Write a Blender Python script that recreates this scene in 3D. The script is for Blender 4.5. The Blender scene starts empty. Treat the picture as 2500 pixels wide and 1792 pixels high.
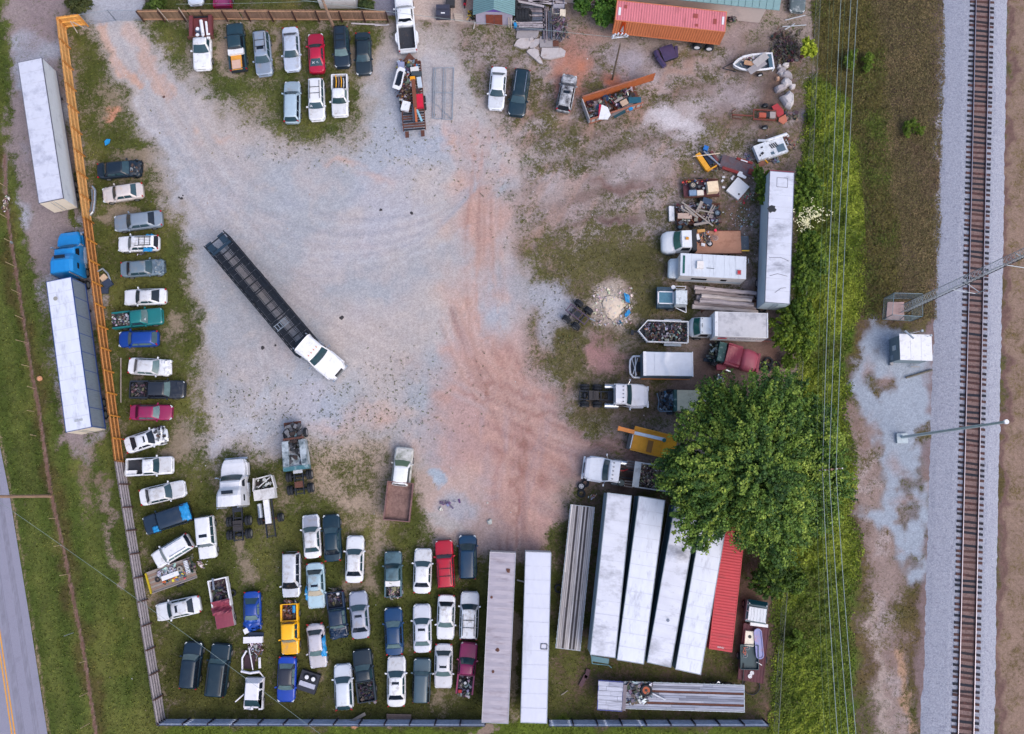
import bpy,bmesh,math,random
import numpy as np
from mathutils import Vector,Matrix

# ------------------------------------------------------------------ camera, light, exposure
SC=bpy.context.scene
COL=SC.collection
F,H,TILT=2050.0,87.0,math.atan(304.0/2050.0)
cam_d=bpy.data.cameras.new('camera')
cam=bpy.data.objects.new('camera',cam_d)
COL.objects.link(cam)
cam.location=(0,0,H)
cam.rotation_euler=(TILT,0,0)
cam_d.sensor_width=36.0
cam_d.lens=F/2500.0*36.0
cam_d.clip_end=3000
cam_d.clip_start=1.0
SC.camera=cam

SUN_EL,SUN_AZ=math.radians(50),math.radians(130)      # azimuth clockwise from north (+y)
world=bpy.data.worlds.new('World')
SC.world=world
world.use_nodes=True
wn=world.node_tree
bg=wn.nodes['Background']
sky=wn.nodes.new('ShaderNodeTexSky')
sky.sky_type='NISHITA'
sky.sun_disc=False
sky.sun_elevation=SUN_EL
sky.sun_rotation=SUN_AZ
sky.air_density=1.0
sky.dust_density=3.0
sky.ozone_density=1.2
wn.links.new(sky.outputs[0],bg.inputs[0])
bg.inputs[1].default_value=0.15
sd=bpy.data.lights.new('sun','SUN')
sd.energy=1.2
sd.angle=math.radians(60)
sd.color=(1.0,0.88,0.76)
sun=bpy.data.objects.new('sun',sd)
COL.objects.link(sun)
sv=Vector((math.sin(SUN_AZ)*math.cos(SUN_EL),math.cos(SUN_AZ)*math.cos(SUN_EL),math.sin(SUN_EL)))
sun.rotation_euler=sv.to_track_quat('Z','Y').to_euler()
sun.location=sv*150
SC.view_settings.view_transform='Standard'
SC.view_settings.look='None'
SC.view_settings.gamma=1
SC.view_settings.use_curve_mapping=False
SC.view_settings.exposure=0.6

R=random.Random(7)
CT,ST=math.cos(TILT),math.sin(TILT)

def P(px,py,z=0.0):
    """a point of the place: where the camera's ray through a photograph pixel meets height z"""
    u,v=px-1250.0,896.0-py
    dz=v*ST-F*CT
    t=(z-H)/dz
    return Vector((u*t,(v*CT+F*ST)*t,z))

# ------------------------------------------------------------------ materials
def lin(c,k=0.86):
    out=[]
    for v in c[:3]:
        v=v/255.0
        v=v/12.92 if v <= 0.04045 else ((v+0.055)/1.055)**2.4
        out.append(v*k)
    return tuple(out)+(1.0,)

_mc={}
def pm(name,c,rough=0.6,metal=0.0,var=0.12,scale=3.0,grime=None,gamt=0.0,gscale=1.2,
       bump=0.0,bscale=30.0,coat=0.0,attr=None,stretch=None,spec=0.5,island=0.0,wave=None):
    """procedural surface: base colour broken by two noises, optional grime, streaks and relief"""
    key=(name,tuple(c),rough,metal,grime,gamt,gscale,stretch)
    if key in _mc:
        return _mc[key]
    m=bpy.data.materials.new(name)
    m.use_nodes=True
    nt=m.node_tree
    N,L=nt.nodes,nt.links
    b=N['Principled BSDF']
    b.inputs['Roughness'].default_value=rough
    b.inputs['Metallic'].default_value=metal
    b.inputs['Specular IOR Level'].default_value=spec
    if coat:
        b.inputs['Coat Weight'].default_value=coat
        b.inputs['Coat Roughness'].default_value=0.12
    geo=N.new('ShaderNodeTexCoord')
    mp=N.new('ShaderNodeMapping')
    L.new(geo.outputs['Object'],mp.inputs[0])
    if stretch:
        mp.inputs['Scale'].default_value=stretch
    n1=N.new('ShaderNodeTexNoise')
    n1.inputs['Scale'].default_value=scale
    n1.inputs['Detail'].default_value=6
    n1.inputs['Roughness'].default_value=0.65
    L.new(mp.outputs[0],n1.inputs['Vector'])
    base=N.new('ShaderNodeRGB')
    base.outputs[0].default_value=lin(c)
    src=base.outputs[0]
    if attr:
        a=N.new('ShaderNodeAttribute')
        a.attribute_name=attr
        src=a.outputs['Color']
    mr=N.new('ShaderNodeMapRange')
    mr.inputs['From Min'].default_value=0.3
    mr.inputs['From Max'].default_value=0.7
    mr.inputs['To Min'].default_value=1-var
    mr.inputs['To Max'].default_value=1+var
    L.new(n1.outputs['Fac'],mr.inputs['Value'])
    mul=N.new('ShaderNodeVectorMath')
    mul.operation='SCALE'
    L.new(src,mul.inputs[0])
    L.new(mr.outputs[0],mul.inputs['Scale'])
    out=mul.outputs[0]
    if island:
        g2=N.new('ShaderNodeNewGeometry')
        r2=N.new('ShaderNodeMapRange')
        r2.inputs['To Min'].default_value=1-island
        r2.inputs['To Max'].default_value=1+island
        L.new(g2.outputs['Random Per Island'],r2.inputs['Value'])
        m2=N.new('ShaderNodeVectorMath')
        m2.operation='SCALE'
        L.new(out,m2.inputs[0])
        L.new(r2.outputs[0],m2.inputs['Scale'])
        out=m2.outputs[0]
    if grime:
        n2=N.new('ShaderNodeTexNoise')
        n2.inputs['Scale'].default_value=gscale
        n2.inputs['Detail'].default_value=8
        n2.inputs['Roughness'].default_value=0.7
        oi=N.new('ShaderNodeObjectInfo')
        ad=N.new('ShaderNodeVectorMath')
        ad.operation='ADD'
        cb=N.new('ShaderNodeCombineXYZ')
        mm=N.new('ShaderNodeMath'); mm.operation='MULTIPLY'; mm.inputs[1].default_value=40
        L.new(oi.outputs['Random'],mm.inputs[0])
        L.new(mm.outputs[0],cb.inputs[0]); L.new(mm.outputs[0],cb.inputs[1])
        L.new(mp.outputs[0],ad.inputs[0]); L.new(cb.outputs[0],ad.inputs[1])
        L.new(ad.outputs[0],n2.inputs['Vector'])
        gr=N.new('ShaderNodeMapRange')
        gr.inputs['From Min'].default_value=0.62-0.28*gamt
        gr.inputs['From Max'].default_value=0.78-0.18*gamt
        gr.inputs['To Max'].default_value=min(1.0,0.35+gamt)
        L.new(n2.outputs['Fac'],gr.inputs['Value'])
        mx=N.new('ShaderNodeMix'); mx.data_type='RGBA'
        L.new(gr.outputs[0],mx.inputs['Factor'])
        L.new(out,mx.inputs['A'])
        mx.inputs['B'].default_value=lin(grime)
        out=mx.outputs['Result']
    L.new(out,b.inputs['Base Color'])
    if bump:
        n3=N.new('ShaderNodeTexNoise')
        n3.inputs['Scale'].default_value=bscale
        n3.inputs['Detail'].default_value=5
        L.new(mp.outputs[0],n3.inputs['Vector'])
        bp=N.new('ShaderNodeBump')
        bp.inputs['Strength'].default_value=bump
        bp.inputs['Distance'].default_value=0.05
        L.new(n3.outputs['Fac'],bp.inputs['Height'])
        L.new(bp.outputs[0],b.inputs['Normal'])
    _mc[key]=m
    return m

def paint(c,dirty=0.25):
    return pm('car_paint',c,rough=0.38,var=0.08,scale=1.2,grime=(146,136,128) if sum(c)>300 else tuple(v*.7+26 for v in c),gamt=min(.5,dirty*0.8),gscale=1.6,coat=0.45 if sum(c)>300 else 0.25)

def flat(c,rough=0.7,var=0.12,scale=3.0,**k):
    return pm('weathered',c,rough=rough,var=var,scale=scale,**k)

GLASS=pm('dark_glass',(44,70,80),rough=0.08,var=0.25,scale=1.2,spec=0.8)
GLASS_PALE=pm('pale_glass',(92,116,120),rough=0.2,var=0.2,scale=2.0,spec=0.7)  # paler, slightly rougher glass tone for some windshields
GLASS_BLACK=pm('black_glass',(24,32,44),rough=0.08,var=0.1,scale=1.5,spec=0.6)
RUBBER=pm('rubber',(26,31,41),rough=0.85,var=0.2,scale=6)
STEEL=pm('steel_rim',(175,178,186),rough=0.35,metal=0.6,var=0.15)
BLACK=pm('black_plastic',(30,34,42),rough=0.6,var=0.2)
DARKMETAL=pm('dark_metal',(34,41,54),rough=0.6,metal=0.3,var=0.25,grime=(96,74,66),gamt=0.2)
RUST=pm('rust',(98,60,50),rough=0.85,var=0.3,scale=5,grime=(70,48,46),gamt=0.5,bump=0.3)
CHROME=pm('chrome',(205,210,218),rough=0.2,metal=0.8,var=0.1)
LAMP=pm('headlight_lens',(205,212,220),rough=0.15,var=0.1)
REDLENS=pm('red_lens',(170,28,40),rough=0.25,var=0.1)
AMBER=pm('amber_lens',(220,130,40),rough=0.3,var=0.1)
TARPB=pm('blue_tarp',(30,140,205),rough=0.45,var=0.25,scale=5,bump=0.6,bscale=6)
GALV=pm('galvanised_steel',(160,172,186),rough=0.45,metal=0.4,var=0.15)
BEDLINER=pm('bed_liner',(46,50,60),rough=0.85,var=0.3,scale=5,grime=(100,84,78),gamt=0.3)
SCRAPM=pm('scrap',(120,120,120),rough=0.55,metal=0.1,var=0.3,scale=6,attr='Col')
WHITEP=pm('white_paint',(228,230,238),rough=0.4,var=0.05,scale=2,grime=(130,125,130),gamt=0.25,gscale=2.5)

# ------------------------------------------------------------------ mesh building
class MB:
    def __init__(s):
        s.v,s.f,s.c=[],[],[]
        s.col=None
    def _a(s,vs,fs):
        o=len(s.v)
        s.v += [tuple(p) for p in vs]
        for f in fs:
            s.f.append(tuple(i+o for i in f))
            s.c.append(s.col)
        return s
    def hexa(s,b,t):
        """bottom four and top four corners"""
        return s._a(list(b)+list(t),[(3,2,1,0),(4,5,6,7),(0,1,5,4),(1,2,6,5),(2,3,7,6),(3,0,4,7)])
    def box(s,x,y,z,sx,sy,sz,rz=0.0,rx=0.0,ry=0.0,taper=1.0):
        """centre x, y; z is the underside"""
        hx,hy=sx/2,sy/2
        m=Matrix.Rotation(rz,3,'Z')@Matrix.Rotation(ry,3,'Y')@Matrix.Rotation(rx,3,'X')
        b=[(-hx,-hy,0),(hx,-hy,0),(hx,hy,0),(-hx,hy,0)]
        t=[(a*taper,c*taper,sz) for a,c,_ in b]
        o=Vector((x,y,z))
        return s.hexa([m@Vector(p)+o for p in b],[m@Vector(p)+o for p in t])
    def prism(s,poly,z0,z1,inset=0.0):
        n=len(poly)
        cx=sum(p[0] for p in poly)/n; cy=sum(p[1] for p in poly)/n
        a=[(p[0],p[1],z0) for p in poly]
        t=[(p[0]+(cx-p[0])*inset,p[1]+(cy-p[1])*inset,z1) for p in poly]
        fs=[tuple(range(n-1,-1,-1)),tuple(range(n,2*n))]
        fs += [(i,(i+1) % n,n+(i+1) % n,n+i) for i in range(n)]
        return s._a(a+t,fs)
    def cyl(s,p0,p1,r,n=8,r1=None):
        p0,p1=Vector(p0),Vector(p1)
        r1=r if r1 is None else r1
        d=(p1-p0)
        if d.length<1e-6:
            return s
        q=d.to_track_quat('Z','Y')
        vs=[]
        for p,rr in ((p0,r),(p1,r1)):
            for i in range(n):
                a=2*math.pi*i/n
                vs.append(p+q@Vector((math.cos(a)*rr,math.sin(a)*rr,0)))
        fs=[tuple(range(n-1,-1,-1)),tuple(range(n,2*n))]
        fs += [(i,(i+1) % n,n+(i+1) % n,n+i) for i in range(n)]
        return s._a(vs,fs)
    def path(s,pts,r,n=5):
        for a,b in zip(pts[:-1],pts[1:]):
            s.cyl(a,b,r,n)
        return s
    def tyre(s,c,axis,R_,w,n=16,hole=0.58):
        """tyre with a hole, axle direction axis"""
        q=Vector(axis).to_track_quat('Z','Y')
        c=Vector(c)
        prof=[(R_*hole,-w*.42),(R_*.9,-w*.5),(R_,-w*.3),(R_,w*.3),(R_*.9,w*.5),(R_*hole,w*.42)]
        k=len(prof)
        vs=[]
        for i in range(n):
            a=2*math.pi*i/n
            for (rr,h) in prof:
                vs.append(c+q@Vector((math.cos(a)*rr,math.sin(a)*rr,h)))
        fs=[]
        for i in range(n):
            j=(i+1) % n
            for t in range(k):
                u=(t+1) % k
                fs.append((i*k+t,j*k+t,j*k+u,i*k+u))
        return s._a(vs,fs)
    def disc(s,c,axis,R_,w,n=10):
        a=Vector(axis).normalized()*w/2
        return s.cyl(Vector(c)-a,Vector(c)+a,R_,n)
    def grid(s,fn,nu,nv,closed=False):
        vs=[fn(i/nu,j/nv) for i in range(nu+1) for j in range(nv+1)]
        fs=[]
        for i in range(nu):
            for j in range(nv):
                a=i*(nv+1)+j
                fs.append((a,a+nv+1,a+nv+2,a+1))
        return s._a(vs,fs)
    def rings(s,rings,cap=True):
        n=len(rings[0])
        vs=[p for r in rings for p in r]
        fs=[]
        for k in range(len(rings)-1):
            for i in range(n):
                j=(i+1) % n
                fs.append((k*n+i,k*n+j,(k+1)*n+j,(k+1)*n+i))
        if cap:
            fs.append(tuple(range(n-1,-1,-1)))
            fs.append(tuple(range((len(rings)-1)*n,len(rings)*n)))
        return s._a(vs,fs)
    def build(s,name,mat,parent=None,smooth=False,label=None,kind=None):
        me=bpy.data.meshes.new(name)
        me.from_pydata([tuple(v) for v in s.v],[],s.f)
        me.materials.append(mat)
        if smooth:
            me.polygons.foreach_set('use_smooth',[True]*len(me.polygons))
        if any(c is not None for c in s.c):
            ca=me.color_attributes.new('Col','FLOAT_COLOR','CORNER')
            buf=[]
            for f,c in zip(s.f,s.c):
                buf += list(c or (0.3,0.3,0.3,1))*len(f)
            ca.data.foreach_set('color',buf)
        me.update()
        o=bpy.data.objects.new(name,me)
        COL.objects.link(o)
        if parent:
            o.parent=parent
        if label:
            o['label']=label
        if kind:
            o['kind']=kind
        return o

def tag(o,label,cat,group=None):
    o['label']=label
    o['category']=cat
    if group:
        o['group']=group
    return o

def thing(name,label,cat,loc=(0,0,0),rz=0.0,group=None):
    o=bpy.data.objects.new(name,None)
    o.empty_display_size=0.3
    COL.objects.link(o)
    o.location=(loc[0],loc[1],loc[2] if len(loc)>2 else 0.0)
    o.rotation_euler=(0,0,rz)
    return tag(o,label,cat,group)

def span(front,rear,z=0.0):
    """front and rear pixels of a thing at height z -> centre, heading, length"""
    a,b=P(front[0],front[1],z),P(rear[0],rear[1],z)
    d=a-b
    c=(a+b)/2
    return Vector((c.x,c.y,0)),math.atan2(d.y,d.x),d.length
# ------------------------------------------------------------------ the ground
NPR=np.random.RandomState(11)
def vnoise(x,y,s,seed):
    r=np.random.RandomState(seed)
    n=256
    T=r.rand(n,n)
    x=x/s+1000.37; y=y/s+1000.71
    xi=np.floor(x).astype(int); yi=np.floor(y).astype(int)
    fx=x-xi; fy=y-yi
    fx=fx*fx*(3-2*fx); fy=fy*fy*(3-2*fy)
    a=T[xi % n,yi % n]; b=T[(xi+1) % n,yi % n]; c=T[xi % n,(yi+1) % n]; d=T[(xi+1) % n,(yi+1) % n]
    return (a*(1-fx)+b*fx)*(1-fy)+(c*(1-fx)+d*fx)*fy
def fbm(x,y,s,seed,o=4):
    t=0; a=1.0; tot=0
    for k in range(o):
        t=t+a*vnoise(x,y,s/2**k,seed+k*13)
        tot += a; a *= 0.55
    return t/tot
def to_px(x,y,z=0.0):
    dx,dy,dz=x,y,z-H
    v_=(dy*CT+dz*ST); w_=(-dy*ST+dz*CT)
    return 1250+F*dx/(-w_),896-F*v_/(-w_)

xs=np.concatenate([[-700,-400,-220,-130,-90,-72],np.arange(-64,64.01,0.25),[72,90,130,220,400,700]])
ys=np.concatenate([[-700,-400,-220,-120,-70,-45],np.arange(-32,62.01,0.25),[70,85,120,220,400,700]])
GX,GY=np.meshgrid(xs,ys,indexing='ij')
PX,PY=to_px(np.clip(GX,-80,80),np.clip(GY,-50,80))
PX=PX+(GX-np.clip(GX,-80,80))*22; PY=PY-(GY-np.clip(GY,-50,80))*22
WX=PX+(fbm(GX,GY,3.0,5)-0.5)*70+(fbm(GX,GY,0.9,6,2)-0.5)*26
WY=PY+(fbm(GX,GY,3.0,15)-0.5)*70+(fbm(GX,GY,0.9,16,2)-0.5)*26

def sdf(poly,x,y):
    d=np.full(x.shape,1e9); ins=np.zeros(x.shape,bool)
    n=len(poly)
    for i in range(n):
        ax,ay=poly[i]; bx,by=poly[(i+1) % n]
        ex,ey=bx-ax,by-ay
        t=np.clip(((x-ax)*ex+(y-ay)*ey)/(ex*ex+ey*ey+1e-9),0,1)
        d=np.minimum(d,np.hypot(x-ax-t*ex,y-ay-t*ey))
        c=((ay>y) != (by>y)) & (x<ex*(y-ay)/(ey+1e-12)+ax)
        ins ^= c
    return np.where(ins,-d,d)
def area(poly,soft=20,warp=True):
    x,y=(WX,WY) if warp else (PX,PY)
    return np.clip(0.5-sdf(poly,x,y)/soft,0,1)
def blob(cx,cy,rx,ry=None,rot=0,soft=0.5):
    ry=ry or rx
    a=math.radians(rot)
    dx,dy=WX-cx,WY-cy
    u=dx*math.cos(a)+dy*math.sin(a); v=-dx*math.sin(a)+dy*math.cos(a)
    return np.clip((1-np.hypot(u/rx,v/ry))/soft,0,1)
def stroke(pts,w,soft=0.6,warp=True):
    x,y=(WX,WY) if warp else (PX,PY)
    d=np.full(x.shape,1e9)
    for (ax,ay),(bx,by) in zip(pts[:-1],pts[1:]):
        ex,ey=bx-ax,by-ay
        t=np.clip(((x-ax)*ex+(y-ay)*ey)/(ex*ex+ey*ey),0,1)
        d=np.minimum(d,np.hypot(x-ax-t*ex,y-ay-t*ey))
    return np.clip((1-d/w)/soft,0,1)

def streak(deg,s,seed,k=5):
    a=math.radians(deg); return fbm((GX*math.cos(a)+GY*math.sin(a))/k,-GX*math.sin(a)+GY*math.cos(a),s,seed,4)
def L3(c):
    return np.array(lin(c,0.80)[:3])
soil=np.zeros(GX.shape+(3,))+L3((140,124,116))
veg=np.zeros(GX.shape+(3,))+L3((84,92,48))
cov=np.zeros(GX.shape)+0.55
def put(arr,m,c):
    arr += m[...,None]*(L3(c)-arr)
def cover(m,v):
    global cov
    cov=cov+m*(v-cov)

n_a=fbm(GX,GY,9,21); n_b=fbm(GX,GY,4,22); n_c=fbm(GX,GY,1.6,23,3); n_d=fbm(GX,GY,0.7,24,2)
put(veg,np.clip((n_b-.45)*4,0,1)*.8,(112,106,62))
put(veg,np.clip((n_c-.55)*4,0,1)*.5,(66,84,40))

# --- yard dirt
yard=[(165,60),(350,45),(950,45),(1150,70),(1990,-200),(1985,400),(1900,1770),(400,1770),(300,1130)]
put(soil,area(yard),(158,143,138)); cover(area(yard),0.35)
# gravel lot
lot=[(205,40),(350,30),(372,80),(430,150),(520,235),(600,300),(700,335),(820,350),(880,300),(895,120),(1000,90),
       (1110,110),(1150,170),(1250,330),(1290,420),(1260,500),(1270,600),(1370,690),(1370,740),(1310,800),(1300,900),(1370,1010),
       (1420,1060),(1420,1130),(1380,1200),(1340,1340),(1180,1360),(1060,1280),(1010,1130),(900,1090),(780,1100),(640,1100),(480,1130),
       (478,1000),(492,860),(478,740),(455,640),(430,540),(390,430),(330,320),(270,200)]
mlot=area(lot,75)
put(soil,mlot,(168,171,180)); cover(mlot,0.05)
put(soil,mlot*np.clip((n_b-.46)*5,0,1)*.5,(192,180,180))
put(soil,mlot*np.clip((fbm(GX,GY,12,27)-.52)*6,0,1)*.5,(196,182,176))
put(soil,mlot*np.clip((n_a-.52)*5,0,1)*.35,(160,170,194))
put(soil,mlot*np.clip((n_c-.6)*6,0,1)*.35,(196,184,180))
# fringe of thin weeds round the lot
fr=np.clip(1-np.abs(sdf(lot,WX,WY))/48,0,1)*(PY>60)
cover(fr*(fbm(GX,GY,2.2,31)>.5),0.30)
put(soil,fr*.5,(172,160,152))
# drier patches of rock dust
for (x,y,rx,ry,rot,a) in [(1105,345,28,60,0,.8),(1110,440,40,55,10,.6),(1190,480,35,90,5,.55),(1180,620,30,150,0,.55),
        (1150,760,35,120,0,.5),(1090,700,50,70,0,.25),(548,338,34,16,20,.7),(840,395,60,14,5,.55),(920,430,70,22,0,.45),
        (470,330,18,20,0,.4),(690,840,50,70,0,.18),(1230,350,60,90,0,.35),(1075,560,40,40,0,.3),(1120,860,60,80,0,.5),
        (930,1010,110,45,0,.6),(1010,1080,50,60,0,.6),(820,1040,90,30,10,.5),(900,610,60,30,0,.2),(1000,900,60,40,0,.25)]:
    put(soil,blob(x,y,rx,ry,rot,.9)*a*np.clip(n_c*1.9-.15,0,1),(206,164,144))
gate_tr=stroke([(250,60),(275,130),(320,190),(345,215)],18)
put(soil,gate_tr*.75,(205,158,132))
put(soil,stroke([(320,70),(345,110),(370,175),(405,215)],22)*.65,(200,160,140))
put(soil,area([(205,55),(350,50),(360,90),(300,180),(250,130)],30)*.3,(200,190,190))
# red clay
clay=[(1130,870),(1230,840),(1310,900),(1400,1020),(1440,1090),(1430,1160),(1380,1200),(1345,1340),(1300,1350),(1200,1330),(1190,1180),(1090,1130),(1080,1020),(1090,930)]
mc_=area(clay,130)
put(soil,mc_*.85,(184,142,134))
put(soil,mc_*np.clip((n_a-.5)*6,0,1)*.5,(168,120,112))
st1,st2=streak(-32,1.1,91),streak(84,.9,92)
put(soil,mc_*np.clip((st1-.52)*9,0,1)*.55,(200,164,154))
put(soil,mc_*np.clip((.46-st1)*9,0,1)*.45,(142,98,90))
put(soil,mc_*np.clip((st2-.54)*9,0,1)*.35,(166,154,164))
put(soil,mc_*np.clip((n_c-.52)*6,0,1)*.6,(196,158,148))
put(soil,mc_*np.clip((n_b-.55)*6,0,1)*.4,(170,150,156))
cover(mc_*.9,0.02)
put(soil,blob(1190,945,16,14,0,.5)*.9,(140,84,62))
put(soil,stroke([(1420,1060),(1500,1085),(1560,1120)],40,1)*.8,(140,106,100))
put(soil,area([(1010,1170),(1180,1130),(1200,1340),(1060,1300)],60)*.55,(200,168,156))
put(soil,blob(1061,1176,24,34,0,.3),(168,180,196))
put(soil,blob(1130,1240,60,40,20,.6)*.7,(170,176,190))
put(soil,blob(1090,1270,70,20,20,.6)*.6,(176,180,184))
# tyre tracks curving through the lot and the clay
band=area([(1130,330),(1220,320),(1262,480),(1258,640),(1270,760),(1330,960),(1180,960),(1120,760),(1115,560)],90)
put(soil,band*np.clip(n_b*2-.4,0,1)*.85,(188,150,140))
rt=random.Random(55)
def sm(pts,n=6):
    out=[]
    for i in range(len(pts)-1):
        p0,p1,p2,p3=pts[max(i-1,0)],pts[i],pts[i+1],pts[min(i+2,len(pts)-1)]
        for k in range(n):
            t=k/n
            out.append(tuple(.5*(2*b+(c-a)*t+(2*a-5*b+4*c-d)*t*t+(3*b-a-3*c+d)*t**3) for a,b,c,d in zip(p0,p1,p2,p3)))
    return out+[pts[-1]]
for base,n_,sp_,cl,cd,al in [([(290,90),(380,270),(520,470),(760,590),(1020,560),(1190,420),(1220,330)],9,26,(190,190,198),(146,150,164),.34),
        ([(300,120),(420,360),(560,620),(660,860),(640,1090)],6,22,(188,186,192),(148,150,160),.28),([(380,260),(640,640),(900,820),(1140,930),(1400,1060)],7,20,(192,184,186),(150,142,146),.30),
        ([(1190,330),(1180,600),(1200,850),(1270,1080),(1270,1340)],7,20,(204,172,162),(150,112,104),.45),([(1100,760),(1180,930),(1300,1010),(1460,1085),(1560,1120)],7,14,(206,176,166),(138,98,92),.5),
        ([(1240,1330),(1230,1150),(1290,1060),(1420,1100)],4,16,(206,174,164),(146,104,98),.45),([(1250,300),(1420,330),(1600,420),(1640,600)],5,22,(184,174,176),(112,96,90),.35),([(1280,620),(1420,520),(1620,470)],4,18,(186,176,178),(104,86,82),.4)]:
    for q in range(n_):
        o_=(q-n_/2)*sp_+rt.uniform(-6,6)
        pp_=sm([(x+o_*.5+rt.uniform(-9,9),y-o_*.6+rt.uniform(-9,9)) for x,y in base])
        for dd in (0,36*rt.uniform(.9,1.05)):
            put(soil,stroke([(x+dd*.6,y-dd*.6) for x,y in pp_],rt.uniform(4,8),.95,False)*al*rt.uniform(.4,1)*np.clip(n_b*3-.7,0,1),cl if (q+(dd>0)) % 2 else cd)
for pts,w,a,c in [([(330,230),(420,420),(560,560),(760,640),(1000,640),(1160,560)],5,.35,(196,196,206)),
        ([(360,220),(450,400),(590,530),(780,600),(1000,600)],5,.3,(162,166,182)),
        ([(430,330),(560,470),(640,700),(650,900),(600,1080)],6,.25,(200,200,208)),
        ([(640,1120),(612,1060),(640,960)],5,.6,(188,192,204)),
        ([(1130,960),(1230,970),(1330,1010),(1460,1070)],5,.5,(146,104,98)),
        ([(1140,930),(1240,940),(1340,985),(1470,1045)],5,.5,(150,108,102)),
        ([(1270,1000),(1275,1150),(1260,1330)],6,.5,(150,106,98)),
        ([(1300,1010),(1310,1150),(1300,1330)],6,.5,(200,160,150)),
        ([(1220,300),(1215,600),(1230,800),(1262,900)],5,.45,(186,160,152)),
        ([(1170,300),(1165,600),(1175,800),(1225,930)],5,.4,(190,150,138)),
        ([(1260,430),(1400,420),(1560,380)],7,.4,(170,158,156)),
        ([(1300,560),(1400,500),(1600,440)],6,.4,(120,102,96))]:
    put(soil,stroke(pts,w,.9)*a,c)
# --- grass inside the yard
west=[(172,70),(225,75),(275,190),(330,300),(392,440),(440,560),(470,700),(482,860),(478,1010),(490,1130),(640,1120),(780,1110),(900,1120),
        (960,1160),(1020,1240),(1060,1330),(1180,1360),(1350,1360),(1400,1200),(1450,1190),(1900,1400),(1890,1770),(400,1770),(303,1128),(232,598)]
mw=area(west,60)
put(soil,mw,(142,128,112)); cover(mw,0.80)
put(veg,mw*.7,(84,90,44))
put(veg,mw*np.clip((PY-1450)/250,0,1)*.5,(70,70,42))
put(veg,mw*np.clip((n_b-.5)*4,0,1)*.55,(104,104,58))
for (x,y,rx,ry,v) in [(275,275,22,10,.05),(260,250,40,90,.45),(330,450,60,80,.55),(400,420,30,60,.2),(350,390,60,26,.15),(310,520,70,20,.1),(300,470,30,40,.35),(420,790,24,40,.4),
        (350,820,50,10,.2),(450,1070,30,70,.2),(420,1100,30,22,.1),(600,1400,25,55,.2),(590,1330,20,40,.3),(540,1270,60,30,.5),(900,1250,70,100,.38),(860,1180,110,60,.3),(760,1150,80,40,.4),
        (905,1400,25,90,.3),(845,1420,20,70,.4),(1000,1550,30,40,.4),(1085,1700,30,30,.4),(780,1640,15,25,.3),(640,1480,60,40,.8),(390,1480,40,50,.4),(480,1640,60,60,.85),
        (550,1160,60,50,.55),(700,1200,60,60,.5),(1380,1650,50,60,.45),(1370,1700,20,20,.1),(1420,1480,50,200,.3),(1250,1550,20,220,.1),(1130,1480,20,140,.6),
        (660,1300,30,50,.45),(320,900,15,60,.4),(430,860,40,40,.7)]:
    cover(blob(x,y,rx*1.3,ry*1.3,0,.8),v)
put(soil,blob(275,275,24,12,0,.5),(196,142,118))
put(soil,blob(268,302,20,8,0,.5),(190,140,120))
straw=area([(740,1060),(960,1050),(960,1180),(930,1330),(830,1340),(790,1200)],70)
put(soil,straw*.7,(176,156,140)); cover(straw*.85,.45); put(veg,straw*.5,(104,100,62))
north=[(360,58),(950,55),(930,100),(890,150),(900,280),(830,325),(740,335),(650,300),(560,250),(480,190),(400,130)]
mn=area(north,70)
cover(mn,0.72); put(veg,mn*.5,(88,96,50)); put(soil,mn*.8,(150,138,122))
for (x,y,rx,ry,v) in [(540,130,22,50,.12),(470,140,20,50,.4),(680,110,16,60,.3),(620,250,60,40,.5),(560,180,40,20,.2),(850,140,30,40,.2),(820,250,20,60,.6),(740,310,90,25,.8),(905,260,20,70,.25)]:
    cover(blob(x,y,rx*1.2,ry*1.2,0,.8),v)
put(soil,blob(540,140,26,50,0,.7)*.7,(178,156,142))
# --- north-east: rough dirt with weeds
ne=[(1120,80),(1500,110),(1990,100),(1980,700),(1700,760),(1600,1060),(1480,1060),(1400,1040),(1310,900),(1300,800),(1370,730),(1280,620),(1260,480),(1290,400),(1240,300),(1150,160)]
me_=area(ne,60)
put(soil,me_,(152,137,135)); cover(me_,0.47)
put(soil,me_*np.clip((n_b-.45)*5,0,1)*.6,(134,112,104))
put(soil,me_*np.clip((n_c-.48)*7,0,1)*.65,(190,178,184))
cover(me_*np.clip((fbm(GX,GY,2.0,57)-.5)*5,0,1)*.6,.62)
gr_=area([(1290,560),(1700,540),(1720,700),(1660,900),(1600,1040),(1480,1040),(1330,900),(1300,760)],80)
put(soil,gr_*.6,(132,116,102)); cover(gr_*.8,.57); put(veg,gr_*.5,(94,96,54))
st3=streak(18,1.3,93)
put(soil,me_*np.clip((st3-.53)*8,0,1)*.55,(112,92,86))
put(soil,me_*np.clip((.45-st3)*8,0,1)*.45,(186,176,180))
st4=streak(60,1.0,94)
put(soil,me_*np.clip((st4-.55)*8,0,1)*.35,(186,150,134))
put(veg,me_*.75,(98,92,62))
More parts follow.
